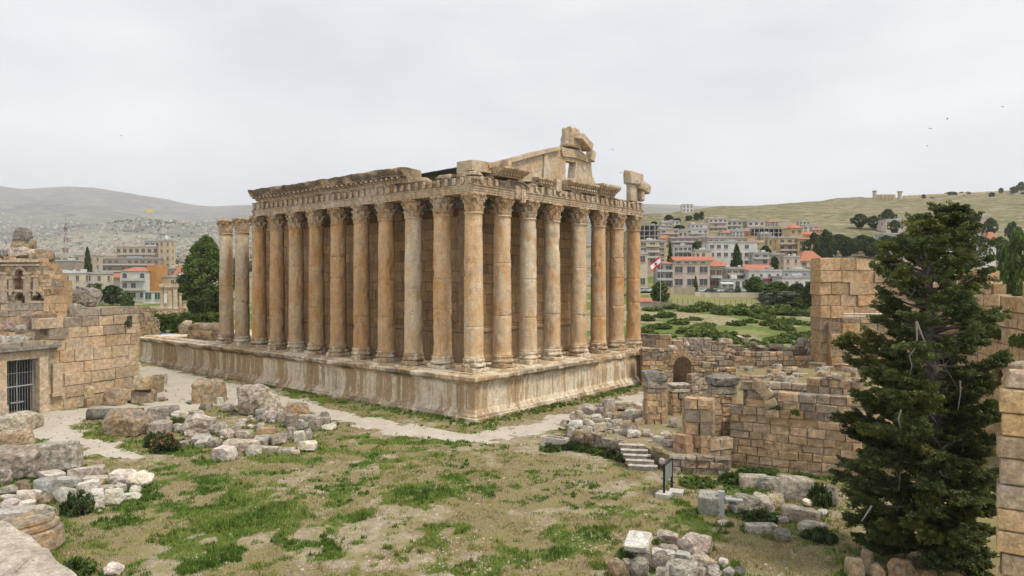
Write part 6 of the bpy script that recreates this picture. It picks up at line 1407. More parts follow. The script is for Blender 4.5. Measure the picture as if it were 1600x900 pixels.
for i, (u, y, z_, D, w_, lab) in enumerate(((1556, 528, 0, 57, 22, 'leafy tuft growing from the orange wall, left of another'), (1592, 540, 0, 50.5, 26, 'leafy tuft growing from the orange wall at the frame edge'), (1216, 640, 0, 50.6, 9, 'small green tuft rooted in the brown wall face'), (1243, 648, 0, 50.2, 12, 'wider green tuft rooted in the brown wall face'), (199, 506, 0, 83, 7, 'green tuft in the niche of the ashlar corner'), (870, 522, 0, 91, 9, 'dark tuft in the temple wall behind the columns'), (838, 524, 0, 93, 7, 'small dark tuft in the temple wall between columns'))):
    p = dep(u, y, D - .3); bush(p, w_ * D / F, w_ * D / F * .8, 'leaf' if i < 5 else 'dark_leaf', lab, None, i % 3)
# flowering bush
p = at(258, 706, 0); D = depth_of(p); root = thing('flowering_bush', 'green bush covered in orange red blossoms between stones and lawn', 'bush', tuple(p)); rg = np.random.default_rng(8); n = 130
a = rg.random(n) * 6.28; r = rg.random(n) ** .5; ce_ = np.stack([np.cos(a) * r * 1.15, np.sin(a) * r * .9, .15 + rg.random(n) * 1.5 * (1 - .5 * r ** 2)], -1); g_ = rg.uniform(.7, 1.3, n)
V, Fq, cc = leaves(ce_, .22, 30, .10, rg, np.stack([g_, g_, g_], -1)); mesh_obj('foliage', V, Fq, M['dark_leaf'], root, col=cc)
M['blossom'] = plain('orange_red_petals', (.62, .17, .09), .8, .2, 4); hi = ce_[ce_[:, 2] > .45][:70]; V, Fq, cc = leaves(hi * 1.12, .13, 9, .085, rg, None, 1.1); mesh_obj('blossom', V, Fq, M['blossom'], root, col=cc)
# grass and weeds of the site: one mass of blades
M['grass'] = plain('grass_blades', (1, 1, 1), .9, .2, 1.2, spec=.1)
rg = np.random.default_rng(77); N = 420000
Dv = np.exp(rg.uniform(math.log(24), math.log(110), N)); uv = rg.uniform(-40, 1420, N); lat = (uv - 800) / F * Dv
X = CX + FW[0] * Dv + RT[0] * lat; Y = CY + FW[1] * Dv + RT[1] * lat
gr, dr_, so_ = near_masks(X, Y); jit = fbm(np.stack([X / .9, Y / .9, 0 * X], -1), 99, 3)
onp = inpoly(X, Y, PATH_MAIN) | inpoly(X, Y, PATH_GATE); intemple = (X < 2.9) & (Y > -2.9) & (Y < YE + 4)
kind = rg.random(N); tuft = sstep(.50, .60, jit); spot = sstep(.60, .66, fbm(np.stack([X / .7, Y / .7, 0 * X + 3], -1), 98, 3))
pg = np.clip(gr * (.10 + .9 * tuft) + .5 * spot * (.25 + .75 * sstep(.3, .6, fbm(np.stack([X / 6, Y / 6, 0 * X + 5], -1), 97, 3))), 0, 1); keepg = (kind < pg) & ~intemple & (~onp | (rg.random(N) < .03)); keepd = (~keepg) & (rg.random(N) < .42 * dr_ * (.25 + tuft)) & ~intemple & ~onp
wide = np.clip(Dv / 40, .8, 2.2)
def blades(sel, hmin, hmax, wd, cols, rg, per=3):
    x, y, s_ = X[sel], Y[sel], wide[sel]; u, D = uD(x, y); z = terrain(u, D); n = len(x)
    x = np.repeat(x, per) + rg.normal(size=n * per) * .07; y = np.repeat(y, per) + rg.normal(size=n * per) * .07; z = np.repeat(z, per); s_ = np.repeat(s_, per)
    a = rg.random(n * per) * 6.28; h = rg.uniform(hmin, hmax, n * per); le = rg.uniform(.1, .55, n * per) * h; bx, by = np.cos(a), np.sin(a); lx, ly = np.cos(a + 1.3 + rg.normal(size=n * per)), np.sin(a + 1.3 + rg.normal(size=n * per))
    w_ = wd * s_
    V = np.stack([np.stack([x - bx * w_, y - by * w_, z - .02], -1), np.stack([x + bx * w_, y + by * w_, z - .02], -1), np.stack([x + lx * le, y + ly * le, z + h], -1)], 1).reshape(-1, 3)
    cn = np.repeat(fbm(np.stack([x[::per] / 3.1, y[::per] / 3.1, 0 * x[::per]], -1), 55, 4), per) * 2.2 - .6 + rg.normal(size=n * per) * .16
    c = cols[np.clip((cn * len(cols)).astype(int), 0, len(cols) - 1)] * rg.uniform(.7, 1.3, (n * per, 1)); return V, np.arange(n * per * 3).reshape(-1, 3), np.repeat(c, 3, 0)
GC = np.array([(.10, .18, .033), (.15, .25, .045), (.21, .29, .058), (.28, .32, .085)]); DC = np.array([(.52, .44, .27), (.42, .35, .20), (.30, .28, .11), (.24, .25, .08), (.36, .26, .15)])
V, Fq, cc = merge([blades(keepg, .06, .22, .03, GC, rg), blades(keepd, .05, .16, .022, DC, rg, 2)])
print('grass faces', len(Fq)); tag(mesh_obj('grass', V, Fq, M['grass'], col=cc), 'patchy green and dry grass over the site', 'grass', kind='stuff')
# gravel: small stones loose in the bare soil
n_ = 20000; Dg = np.exp(rg.uniform(math.log(30), math.log(75), n_)); ug = rg.uniform(60, 1300, n_); lg = (ug - 800) / F * Dg; xg = CX + FW[0] * Dg + RT[0] * lg; yg = CY + FW[1] * Dg + RT[1] * lg
_, _, sg = near_masks(xg, yg); ok = (rg.random(n_) < .25 + .75 * sg) & (fbm(np.stack([xg / 2, yg / 2, 0 * xg], -1), 44, 3) > .5) & ~((xg < 2.9) & (yg > -2.9)); xg, yg = xg[ok], yg[ok]; zg = terrain(*uD(xg, yg)); n_ = len(xg)
oc = np.array([(1, 0, 0), (0, 1, 0), (-1, 0, 0), (0, -1, 0), (.2, .1, .8)]); sc_g = (rg.uniform(.17, .33, n_) ** 2)[:, None, None]; V = oc[None] * sc_g * rg.uniform(.6, 1.3, (n_, 5, 3)); V = V + np.stack([xg, yg, zg + .0], -1)[:, None, :]; Fq = (np.arange(n_)[:, None, None] * 5 + np.array([[0, 1, 4], [1, 2, 4], [2, 3, 4], [3, 0, 4]])[None]).reshape(-1, 3); cg = np.repeat(rg.uniform(.5, 1.0, (n_, 1)) * np.array([[1, .92, .8]]), 5, 0)
tag(mesh_obj('gravel', V.reshape(-1, 3), Fq, M['white_rock'], col=cg), 'small pale stones loose in the soil of the site', 'gravel', kind='stuff')
# taller weeds in tufts: along the podium, under the walls, in the lawn
rr = random.Random(11); ws = []
for k in range(330): ws.append((rr.uniform(2.9, 4.2 + 1.2 * rr.random()), rr.uniform(-3, YE)))
for k in range(420): x = rr.uniform(-38, 3.6); ws.append((x, -3.0 - abs(rr.gauss(0, 1.0)) * (1.1 if x > -25 else .5)))
for A__, B__, n_ in ((t1[0], t1[1], 160), (t1[2], t1[3], 160), (A_, B_, 160), (GA, GB, 60)):
    for k in range(n_): t_ = rr.random(); q_ = A__ + (B__ - A__) * t_; o = abs(rr.gauss(0, .35)) + .1; ws.append((q_[0] - FW[0] * o, q_[1] - FW[1] * o))
for o in STONES:
    if o.location.z < .4 and depth_of(o.location) < 90:
        r_ = max(o.dimensions.x, o.dimensions.y) * .5
        for k in range(7): a_ = rr.random() * 6.28; q_ = r_ * rr.uniform(.85, 1.2); ws.append((o.location.x + math.cos(a_) * q_, o.location.y + math.sin(a_) * q_))
ws = np.array(ws); nz_ = fbm(np.stack([ws[:, 0] / 2.2, ws[:, 1] / 2.2, 0 * ws[:, 0]], -1), 66, 3); ws = ws[nz_ > .46]
X, Y = ws[:, 0], ws[:, 1]; _, Dv = uD(X, Y); wide = np.clip(Dv / 40, .8, 2.2); V, Fq, cc = blades(np.ones(len(X), bool), .08, .34, .05, GC * .8, rg, 14); tag(mesh_obj('weeds', V, Fq, M['grass'], col=cc), 'green weeds along the foot of the podium and walls', 'weeds', kind='stuff')
# stones of every size bedded round bigger ones need weeds too: darker clumps in the lawn
cl = []
for k in range(6000):
    u = rr.uniform(60, 1290); y = rr.uniform(660, 900); p = at(u, y, 0); cl.append((p[0], p[1]))
cl = np.array(cl); g1, _, _ = near_masks(cl[:, 0], cl[:, 1]); cl = cl[(g1 > .3) & (fbm(np.stack([cl[:, 0] / 1.6, cl[:, 1] / 1.6, 0 * cl[:, 0]], -1), 67, 2) > .56) & ~inpoly(cl[:, 0], cl[:, 1], PATH_MAIN) & ~inpoly(cl[:, 0], cl[:, 1], PATH_GATE)]
X, Y = cl[:, 0], cl[:, 1]; _, Dv = uD(X, Y); wide = np.clip(Dv / 40, .8, 2.2); V, Fq, cc = blades(np.ones(len(X), bool), .07, .28, .045, GC * .75, rg, 22); tag(mesh_obj('weeds', V, Fq, M['grass'], col=cc), 'darker clumps of weeds in the lawn', 'weeds', kind='stuff')
# ------------------------------------------------------------------ the town
WALLC = {'white': (.64, .61, .55), 'cream': (.60, .52, .40), 'tan': (.52, .41, .27), 'pink': (.58, .46, .37), 'grey': (.46, .43, .38), 'brown': (.33, .27, .215), 'ochre': (.55, .39, .20), 'stone': (.44, .36, .27), 'concrete': (.38, .36, .33), 'bluegrey': (.40, .42, .43), 'orange': (.48, .235, .085)}
for k, c in WALLC.items(): M['w_' + k] = plain('render_' + k, c, .9, .22, .35)
M['tile'] = plain('red_roof_tiles', (.43, .175, .105), .85, .3, .8); M['flat'] = plain('flat_roof_concrete', (.44, .42, .385), .9, .25, .5); M['slab'] = plain('balcony_concrete', (.52, .49, .44), .9, .2, .6)
M['window'] = plain('dark_window_glass', (.085, .085, .085), .3, .3, .8, spec=.5); M['wframe'] = plain('pale_window_frame', (.55, .52, .46), .8, .15, 1); M['shutter'] = plain('green_metal_shutter', (.05, .13, .10), .6, .2, 1); M['tin'] = plain('grey_tin_roof', (.40, .41, .42), .5, .3, .6, .2)
M['brownglass'] = plain('brown_shutter', (.12, .08, .055), .7, .3, 1)
_wm = {}
def window_obj(w_, h_, arch, par, loc, mat='window'):
    key = (round(w_, 1), round(h_, 1), arch, mat)
    if key not in _wm:
        q = MB()
        if arch: pts = [(-w_ / 2, -.06, 0), (w_ / 2, -.06, 0)] + [(w_ / 2 * math.cos(a), -.06, h_ - w_ / 2 + w_ / 2 * math.sin(a)) for a in np.linspace(0, math.pi, 9)]
        else: pts = [(-w_ / 2, -.06, 0), (w_ / 2, -.06, 0), (w_ / 2, -.06, h_), (-w_ / 2, -.06, h_)]
        q.prism(pts, (0, .08, 0), (1, 1, 1), 0)
        q.box((0, -.10, -.07), (w_ + .3, .24, .14), 0, (1, 1, 1), 1)
        if not arch: q.box((0, -.08, h_ / 2), (.07, .06, h_), 0, (1, 1, 1), 1); q.box((0, -.09, h_ + .06), (w_ + .2, .16, .12), 0, (1, 1, 1), 1)
        o = q.build('window', None, par, mats=[M[mat], M['wframe']]); _wm[key] = o.data
    else: o = bpy.data.objects.new('window', _wm[key]); C.collection.objects.link(o); o.parent = par
    o.location = loc; return o
def building(x0, y0, x1, y1, D, wall, roof, floors, bays, label, cat='house', deep=None, yaw=0.0, arch=False, balcony=0, group=None, name='house', door=False, win=.5, parapet=True, wh=.5, base=None, wmat='window', roofh=None, frame=False, side=True, tank=True):
    u = (x0 + x1) / 2; wd = (x1 - x0) * D / F; zt = CZ + (HOR - y0) * D / F; zb = min(CZ + (HOR - y1) * D / F, tz(u, D + 3)) - 1.0
    zf = CZ + (HOR - y1) * D / F; zb = min(zb, zf - .5)
    p = CAM + (FW + RT * (u - 800) / F) * D; dp = deep or min(wd, 14) * .8
    root = thing(name, label, cat, (p[0], p[1], zb), FACE + yaw, group); zt -= zb; zf -= zb
    rh = roofh if roofh is not None else (wd * .16 if roof in ('hip', 'gable') else 0); zw = zt - rh
    q = MB()
    if frame:
        n_ = bays
        for f in range(floors + 1): q.box((0, dp / 2, zf + (zw - zf) * f / floors), (wd, dp, .35))
        for k in range(n_ + 1):
            for yy in (.25, dp / 2, dp - .25): q.box((-wd / 2 + .25 + (wd - .5) * k / n_, yy, zw / 2), (.45, .45, zw))
        q.box((0, dp * .75, zw / 2), (wd * .96, .2, zw), 0, (.35, .35, .35)); q.build('concrete_frame', M['w_' + wall], root)
    else:
        q.box((0, dp / 2, zw / 2), (wd, dp, zw)); q.build('wall', M['w_' + wall], root)
    q = MB()
    if roof == 'flat':
        if not frame:
            q.box((0, dp / 2, zw + .06), (wd + .5, dp + .5, .16))
            if parapet:
                for c, d in (((0, .05, zw + .42), (wd + .06, .2, .6)), ((0, dp - .05, zw + .42), (wd + .06, .2, .6)), ((-wd / 2 + .05, dp / 2, zw + .42), (.2, dp - .3, .6)), ((wd / 2 - .05, dp / 2, zw + .42), (.2, dp - .3, .6))): q.box(c, d)
            q.build('roof', M['flat'], root)
            if tank:
                rr = random.Random(int(x0 * 3 + y0)); q = MB(); q.lathe([(.55, 0), (.55, 1.1), (.2, 1.25)], 8, (wd * rr.uniform(-.3, .3), dp * rr.uniform(.3, .6), zw + .14)); q.box((wd * rr.uniform(-.35, .35), dp * .6, zw + .85), (wd * .2, dp * .25, 1.5)); q.build('roof_tank', M['tin' if rr.random() < .4 else 'w_white'], root)
    else:
        e = .5; a = [(-wd / 2 - e, -e, zw), (wd / 2 + e, -e, zw), (wd / 2 + e, dp + e, zw), (-wd / 2 - e, dp + e, zw)]
        ins = min(wd, dp) * .48 if roof == 'hip' else .2
        if wd >= dp: r_ = [(-wd / 2 - e + ins, dp / 2, zw + rh), (wd / 2 + e - ins, dp / 2, zw + rh)]; Fc = [(0, 1, 5, 4), (1, 2, 5), (2, 3, 4, 5), (3, 0, 4), (0, 3, 2, 1)]
        else: r_ = [(0, -e + ins, zw + rh), (0, dp + e - ins, zw + rh)]; Fc = [(0, 1, 4), (1, 2, 5, 4), (2, 3, 5), (3, 0, 4, 5), (0, 3, 2, 1)]
        q.add(a + r_, Fc); q.build('roof', M['tile'], root)
    if not frame and floors and bays:
        fh = (zw - zf) / floors; rr = random.Random(int(x0 + y1)); ww = wd / bays * win
        for f in range(floors):
            for b_ in range(bays):
                if rr.random() < .08: continue
                window_obj(min(ww, 3.2), fh * wh, arch and f == floors - 1, root, (-wd / 2 + wd * (b_ + .5) / bays, 0, zf + fh * f + fh * .28), wmat if rr.random() < .8 else 'window')
            if balcony and f > 0:
                q = MB(); bw = wd * (.9 if balcony == 1 else .5); q.box((0, -.6, zf + fh * f + .05), (bw, 1.25, .16)); q.box((0, -1.18, zf + fh * f + .5), (bw, .08, .75)); q.build('balcony', M['slab'], root)
        if side:
            for f in range(floors):
                for s_ in (-1, 1):
                    o = window_obj(1.2, fh * wh, False, root, (s_ * wd / 2, dp * .45, zf + fh * f + fh * .3)); o.rotation_euler = (0, 0, s_ * math.pi / 2)
        if door: q = MB(); q.box((wd * .12, -.03, zf + 1.1), (1.4, .1, 2.2)); q.build('door', M['brownglass'], root)
    return root
B = building
# right of the temple, from the street up the hill
B(996, 397, 1012, 449, 252, 'cream', 'flat', 3, 1, 'tall narrow cream house at the street, right behind the last temple column', yaw=.05, wh=.55)
B(998, 377, 1041, 412, 292, 'tan', 'flat', 4, 3, 'tan apartment block behind the narrow cream house', 'apartment block', name='apartment_block', balcony=2)
B(1025, 408, 1051, 451, 251, 'grey', 'hip', 3, 2, 'grey three storey house at the street under the red flag', balcony=1, wh=.5, roofh=.9, win=.6)
B(1051, 412, 1109, 451, 250, 'pink', 'flat', 2, 3, 'pinkish stone house with tall windows in threes, by the parked cars', arch=False, wh=.5, win=.62, parapet=False, tank=False)
B(1109, 418, 1128, 451, 252, 'brown', 'flat', 2, 2, 'brown house with a deep open ground floor beside the pinkish stone house', balcony=1, wmat='brownglass', win=.7, parapet=False, tank=False)
B(1109, 407, 1140, 420, 268, 'stone', 'hip', 1, 3, 'small red hipped roof above the brown house', roofh=2.2)
B(1135, 420, 1163, 440, 262, 'stone', 'flat', 2, 3, 'stone house with a pillared terrace below the dark conifer', balcony=1, win=.6)
B(1127, 436, 1168, 452, 248, 'white', 'flat', 1, 4, 'low white shop with an awning on the street', 'shop', name='shop', win=.6, parapet=False)
q = MB(); ap_ = dep(1136, 444, 246.5); q.box((ap_[0], ap_[1], CZ + (HOR - 443) * 246 / F), (4.5, 1.6, .5), FACE, (1, 1, 1), 0, .3); tag(q.build('awning', M['w_white'], loc=tuple(ap_)), 'white awning over the low white shop', 'awning')
B(1107, 379, 1183, 416, 312, 'white', 'flat', 3, 7, 'long white building with three rows of windows', 'building', name='long_building', win=.55, wh=.42)
B(1054, 400, 1117, 416, 290, 'cream', 'gable', 1, 5, 'long low house with a red tiled roof above the street', roofh=1.9)
B(1053, 385, 1081, 404, 315, 'white', 'flat', 2, 4, 'white house with a band of dark windows and flat roof', win=.7, balcony=1)
B(1086, 392, 1112, 408, 305, 'cream', 'flat', 1, 3, 'cream house left of the long white building', balcony=0)
B(1170, 424, 1222, 447, 256, 'white', 'flat', 2, 4, 'plain white building with a red sign band right of the awning shop', 'building', win=.3, wh=.35)
q = MB(); sp2 = dep(1199, 436, 255.6); q.box((sp2[0], sp2[1], CZ + (HOR - 437.5) * 255.6 / F), (3.4, .15, 1.2), FACE); M['crimson'] = plain('dark_crimson', (.22, .05, .10), .7, .2, 2); tag(q.build('shop_sign', M['crimson'], loc=tuple(sp2)), 'dark crimson banner on the plain white building', 'sign')
B(1166, 413, 1206, 424, 275, 'cream', 'gable', 0, 0, 'low building with a long faded red roof above the plain white building', 'building', roofh=2.2)
B(1222, 434, 1284, 452, 246, 'white', 'flat', 1, 4, 'low white house with two small windows left of the tower ruin', win=.3, wh=.4)
B(1224, 423, 1282, 437, 268, 'bluegrey', 'flat', 1, 6, 'long blue grey house behind the low white one', win=.35, wh=.4)
B(1225, 402, 1250, 428, 290, 'pink', 'flat', 2, 2, 'small pink house beside the red hipped roof house', win=.25)
B(1250, 391, 1288, 428, 295, 'cream', 'hip', 2, 3, 'pale house with a bright red hipped roof above the tower ruin', roofh=4.6, balcony=2)
B(1176, 396, 1202, 414, 300, 'grey', 'flat', 2, 2, 'weathered grey house right of the long white building', balcony=1)
B(1203, 398, 1226, 416, 305, 'stone', 'flat', 2, 2, 'brown stone house under the ochre apartment block')
# ochre block in three masses
ob = B(1216, 372, 1252, 412, 340, 'ochre', 'flat', 4, 3, 'big stepped ochre apartment block with red roofs', 'apartment block', name='apartment_block', balcony=1, win=.45)
def wing(x0, y0, x1, y1, dz, rh, dyy):
    D = 340; q = MB(); w_ = (x1 - x0) * D / F; cx = ((x0 + x1) / 2 - 1234) * D / F; zt = CZ + (HOR - y0) * D / F - ob.location.z
    q.box((cx, dyy + 5, zt / 2), (w_, 10, zt)); q.build('wing', M['w_ochre'], ob); q = MB(); e = .6
    a = [(cx - w_ / 2 - e, dyy - e, zt), (cx + w_ / 2 + e, dyy - e, zt), (cx + w_ / 2 + e, dyy + 10 + e, zt), (cx - w_ / 2 - e, dyy + 10 + e, zt), (cx, dyy + 5, zt + rh)]
    q.add(a, [(0, 1, 4), (1, 2, 4), (2, 3, 4), (3, 0, 4), (0, 3, 2, 1)]); q.build('roof', M['tile'], ob)
    for f in range(4):
        for b_ in range(2): window_obj(1.3, 1.5, False, ob, (cx - w_ / 4 + w_ / 2 * b_, dyy, zt - 2.6 - 3.1 * f))
wing(1236, 356, 1256, 400, 0, 2.6, 1.5); wing(1256, 366, 1287, 410, 0, 2.2, 2.5); wing(1244, 374, 1268, 410, 0, 1.6, -1.5)
# hillside rows
hs = [(1134, 361, 1165, 374, 430, 'tan', 2, 4, 'tan house with a terrace in the middle of the hillside rows'), (1079, 351, 1105, 364, 455, 'white', 2, 4, 'white two storey house at the left of the upper hillside row'), (1107, 342, 1137, 363, 470, 'pink', 3, 4, 'pinkish three storey house in the upper hillside row'), (1136, 345, 1159, 362, 472, 'grey', 2, 3, 'pale grey house at the end of the upper hillside row'), (1168, 346, 1195, 362, 470, 'cream', 2, 3, 'cream house standing apart on the upper hillside'),
      (1032, 359, 1061, 373, 420, 'tan', 2, 3, 'tan house right of the bare concrete frame'), (1060, 361, 1074, 373, 425, 'cream', 1, 2, 'little cream house below the green hillside trees'), (1073, 359, 1106, 373, 428, 'white', 2, 4, 'white terraced house under the upper hillside row'), (1048, 372, 1092, 386, 380, 'brown', 2, 4, 'brown old house above the white banded one'), (1092, 370, 1107, 384, 385, 'ochre', 2, 1, 'narrow ochre house between brown house and long brown row'),
      (1106, 372, 1168, 384, 370, 'stone', 1, 7, 'long brown row house above the long white building'), (1200, 372, 1216, 386, 370, 'tan', 1, 2, 'small tan house left of the ochre block')]
for a in hs: B(*a[:6], 'flat', a[6], a[7], a[8], yaw=random.Random(a[0]).uniform(-.15, .15), balcony=1 if a[6] > 1 else 0)
B(1164, 371, 1186, 384, 372, 'tan', 'hip', 1, 2, 'house with a red hipped roof at the end of the long brown row', roofh=3)
B(1153, 361, 1172, 372, 425, 'orange', 'flat', 1, 2, 'small orange walled house on the hillside')
B(998, 352, 1032, 377, 400, 'concrete', 'flat', 3, 4, 'unfinished bare concrete frame beside the temple corner', 'unfinished building', name='concrete_frame_building', frame=True)
B(1178, 357, 1232, 370, 430, 'concrete', 'flat', 2, 7, 'long unfinished dark concrete frame on the hillside', 'unfinished building', name='concrete_frame_building', frame=True)
B(1066, 320, 1083, 332, 800, 'white', 'flat', 2, 3, 'lone white building on the left shoulder of the hill', win=.4)
B(1384, 344, 1420, 355, 450, 'cream', 'flat', 1, 5, 'long pale house among pines on the right hillside', balcony=0)
B(1440, 341, 1457, 355, 450, 'brown', 'gable', 2, 2, 'small house with red roof and red front left of the conifer top', roofh=3)
B(1516, 352, 1532, 366, 420, 'cream', 'gable', 1, 2, 'pale house wing with a red roof right of the conifer top', roofh=2.5)
B(1530, 340, 1547, 366, 425, 'pink', 'flat', 3, 2, 'red and pink three storey house right of the conifer top')
B(1543, 362, 1560, 376, 380, 'white', 'hip', 1, 2, 'house with an orange red roof beside the pale poplar', roofh=4)
B(1380, 366, 1412, 380, 400, 'bluegrey', 'flat', 1, 3, 'grey shed with a flat roof left of the conifer', tank=False); B(1428, 366, 1444, 380, 400, 'white', 'flat', 1, 2, 'white shed with dark opening touching the conifer', tank=False)
for i, (a, b_, c, d, wl, rf, lab) in enumerate(((1415, 408, 1458, 424, 'cream', 'gable', 'long house with a pink tiled roof behind the conifer'), (1395, 415, 1416, 430, 'white', 'flat', 'white low house just left of the pink tiled roof'), (1476, 398, 1500, 412, 'tan', 'flat', 'tan house behind the conifer branches'), (1455, 394, 1478, 408, 'white', 'flat', 'white house behind the conifer trunk'), (1536, 385, 1556, 402, 'white', 'flat', 'white house left of the pale green poplars'), (1405, 392, 1440, 408, 'stone', 'flat', 'stone house in the gaps of the conifer'), (1548, 442, 1570, 452, 'white', 'flat', 'low white house at the foot of the pale poplars'))): B(a, b_, c, d, 260 if i < 6 else 150, wl, rf, 1, 3, lab, roofh=3 if rf == 'gable' else None)
for i in range(40):
    rr = random.Random(i + 40); u = rr.uniform(1000, 1560); D = rr.uniform(330, 520)
    if 1290 < u < 1400: continue
    y = HOR - (tz(u, D) - CZ) * F / D; hh_ = rr.uniform(8, 12); w_ = rr.uniform(14, 24); B(u - w_ / 2, y - hh_, u + w_ / 2, y, D, rr.choice(('white', 'cream', 'tan', 'grey', 'stone')), 'flat' if rr.random() < .75 else 'hip', 2, 3, 'small flat or hipped roof house among the hillside houses', group='small houses on the right hillside', yaw=rr.uniform(-.3, .3))
# left of the temple
vil = B(188, 417, 229, 469, 268, 'white', 'hip', 3, 3, 'white three storey villa with red roof and arched top windows', 'villa', name='villa', arch=True, balcony=1, roofh=1.6, win=.5, side=False)
q = MB(); q.box((-4 + (231 - 208.5) * 268 / F * 1.0 + 4.2, 7, 8), (3.6, 9, 14.5)); q.build('side_wing', M['w_orange'], vil)
B(224, 456, 254, 472, 258, 'white', 'flat', 1, 2, 'low white garage with two green shutters beside the villa', 'garage', name='garage', wmat='shutter', win=.62, wh=.62, parapet=False, tank=False, side=False)
B(232, 433, 286, 474, 275, 'tan', 'flat', 2, 5, 'tan house with a balustraded roof behind the little columned ruin', win=.4)
B(256, 420, 276, 436, 330, 'brown', 'flat', 1, 2, 'brown house with two dark windows above the tan house')
B(268, 416, 292, 432, 320, 'cream', 'hip', 1, 2, 'house with a red domed hip roof next to the leafy tree', roofh=5)
B(97, 427, 129, 460, 262, 'cream', 'flat', 2, 2, 'cream house with thin downpipes right of the niche wall', wh=.5, win=.28, parapet=False)
B(131, 428, 163, 458, 266, 'cream', 'flat', 2, 2, 'cream house with a balcony behind the slim cypress', balcony=1, win=.28)
B(163, 427, 190, 455, 285, 'stone', 'gable', 2, 2, 'stone house with a faded red roof left of the villa', win=.25, roofh=1.8)
B(80, 408, 118, 430, 350, 'brown', 'flat', 0, 0, 'blank brown shed wall above the cream houses', 'shed')
q = MB(); a_ = dep(96, 425, 300); q.box((a_[0], a_[1], CZ + (HOR - 424) * 300 / F), (15, 6, .25), FACE + .1, (1, 1, 1), 0, .18, .1); tag(q.build('tin_roof', M['tin'], loc=tuple(a_)), 'sloping pale tin roof between niche wall and cream house', 'roof')
B(115, 399, 146, 424, 360, 'stone', 'flat', 2, 3, 'pale and brown house with a flat overhanging roof left of the cypress', win=.4)
ho = B(146, 404, 249, 446, 420, 'brown', 'flat', 4, 10, 'long grey brown hotel with rows of windows', 'hotel', name='hotel', win=.5, wh=.45, balcony=1)
B(181, 386, 248, 410, 432, 'tan', 'flat', 2, 7, 'upper storeys of the hotel set back behind its long front', 'hotel', name='hotel', win=.55, balcony=1)
mt = B(248, 376, 267, 432, 425, 'tan', 'flat', 5, 2, 'tan unfinished tower block beside the hotel, mast on top', 'tower block', name='tower_block', win=.3, tank=False)
B(226, 377, 251, 388, 450, 'grey', 'flat', 1, 3, 'rooftop storey with dark openings behind the hotel', win=.6)
q = MB(); mp_ = dep(254, 370, 430); z0_, z1_ = CZ + (HOR - 376) * 430 / F, CZ + (HOR - 325) * 430 / F
q.lathe([(1.6, z0_), (1.6, z0_ + 4), (2.2, z0_ + 4.2), (2.2, z0_ + 4.9), (1.2, z0_ + 5), (1.2, z0_ + 9), (1.7, z0_ + 9.2), (1.7, z0_ + 9.8), (.5, z0_ + 10), (.32, z0_ + 15), (.14, z1_)], 10, (mp_[0], mp_[1], 0)); tag(q.build('minaret', M['w_grey'], loc=(mp_[0], mp_[1], z0_)), 'thin pale minaret ending in a mast above the tower block', 'minaret')
q = MB(); dp_ = dep(258.5, 366, 470); zd = CZ + (HOR - 377) * 470 / F; q.lathe([(3.3, -6), (3.3, 0)] + [(3.3 * math.cos(a), 4.2 * math.sin(a)) for a in np.linspace(0, 1.5, 7)], 16, (dp_[0], dp_[1], zd)); tag(q.build('mosque_dome', M['tin'], smooth=True, loc=(dp_[0], dp_[1], zd)), 'silvery dome beside the thin minaret', 'dome')
# lattice tower
M['red_steel'] = plain('red_painted_steel', (.30, .115, .10), .6, .2, 1); M['white_steel'] = plain('white_painted_steel', (.48, .47, .46), .6, .2, 1)
q = MB(); lp_ = dep(103, 420, 520); zb_, zt_ = CZ + (HOR - 412) * 520 / F, CZ + (HOR - 346) * 520 / F; n_ = 8
def corner(k, f): r = 2.2 * (1 - f) + .9 * f; a = k * math.pi / 2 + .4; return np.array([lp_[0] + r * math.cos(a), lp_[1] + r * math.sin(a), zb_ + (zt_ - zb_) * f])
for i in range(n_):
    m_ = i % 2
    for k in range(4):
        a, b_ = corner(k, i / n_), corner(k, (i + 1) / n_); c, d = corner((k + 1) % 4, i / n_), corner((k + 1) % 4, (i + 1) / n_)
        q.tube([a, b_], .22, 4, m=m_); q.tube([a, d], .12, 4, m=m_); q.tube([c, b_], .12, 4, m=m_); q.tube([b_, d], .12, 4, m=m_)
q.tube([(lp_[0], lp_[1], zt_), (lp_[0], lp_[1], zt_ + 3)], .12, 4)
for z in (.72, .85, .95):
    for k in range(3): a = k * 2.1; q.lathe([(.1, 0), (.9, .1), (.9, .5), (.1, .6)], 8, (lp_[0] + 1.4 * math.cos(a), lp_[1] + 1.4 * math.sin(a), zb_ + (zt_ - zb_) * z), m=1)
tag(q.build('lattice_tower', None, mats=[M['red_steel'], M['white_steel']], loc=(lp_[0], lp_[1], zb_)), 'red and white lattice mast above the town left of the temple', 'mast')
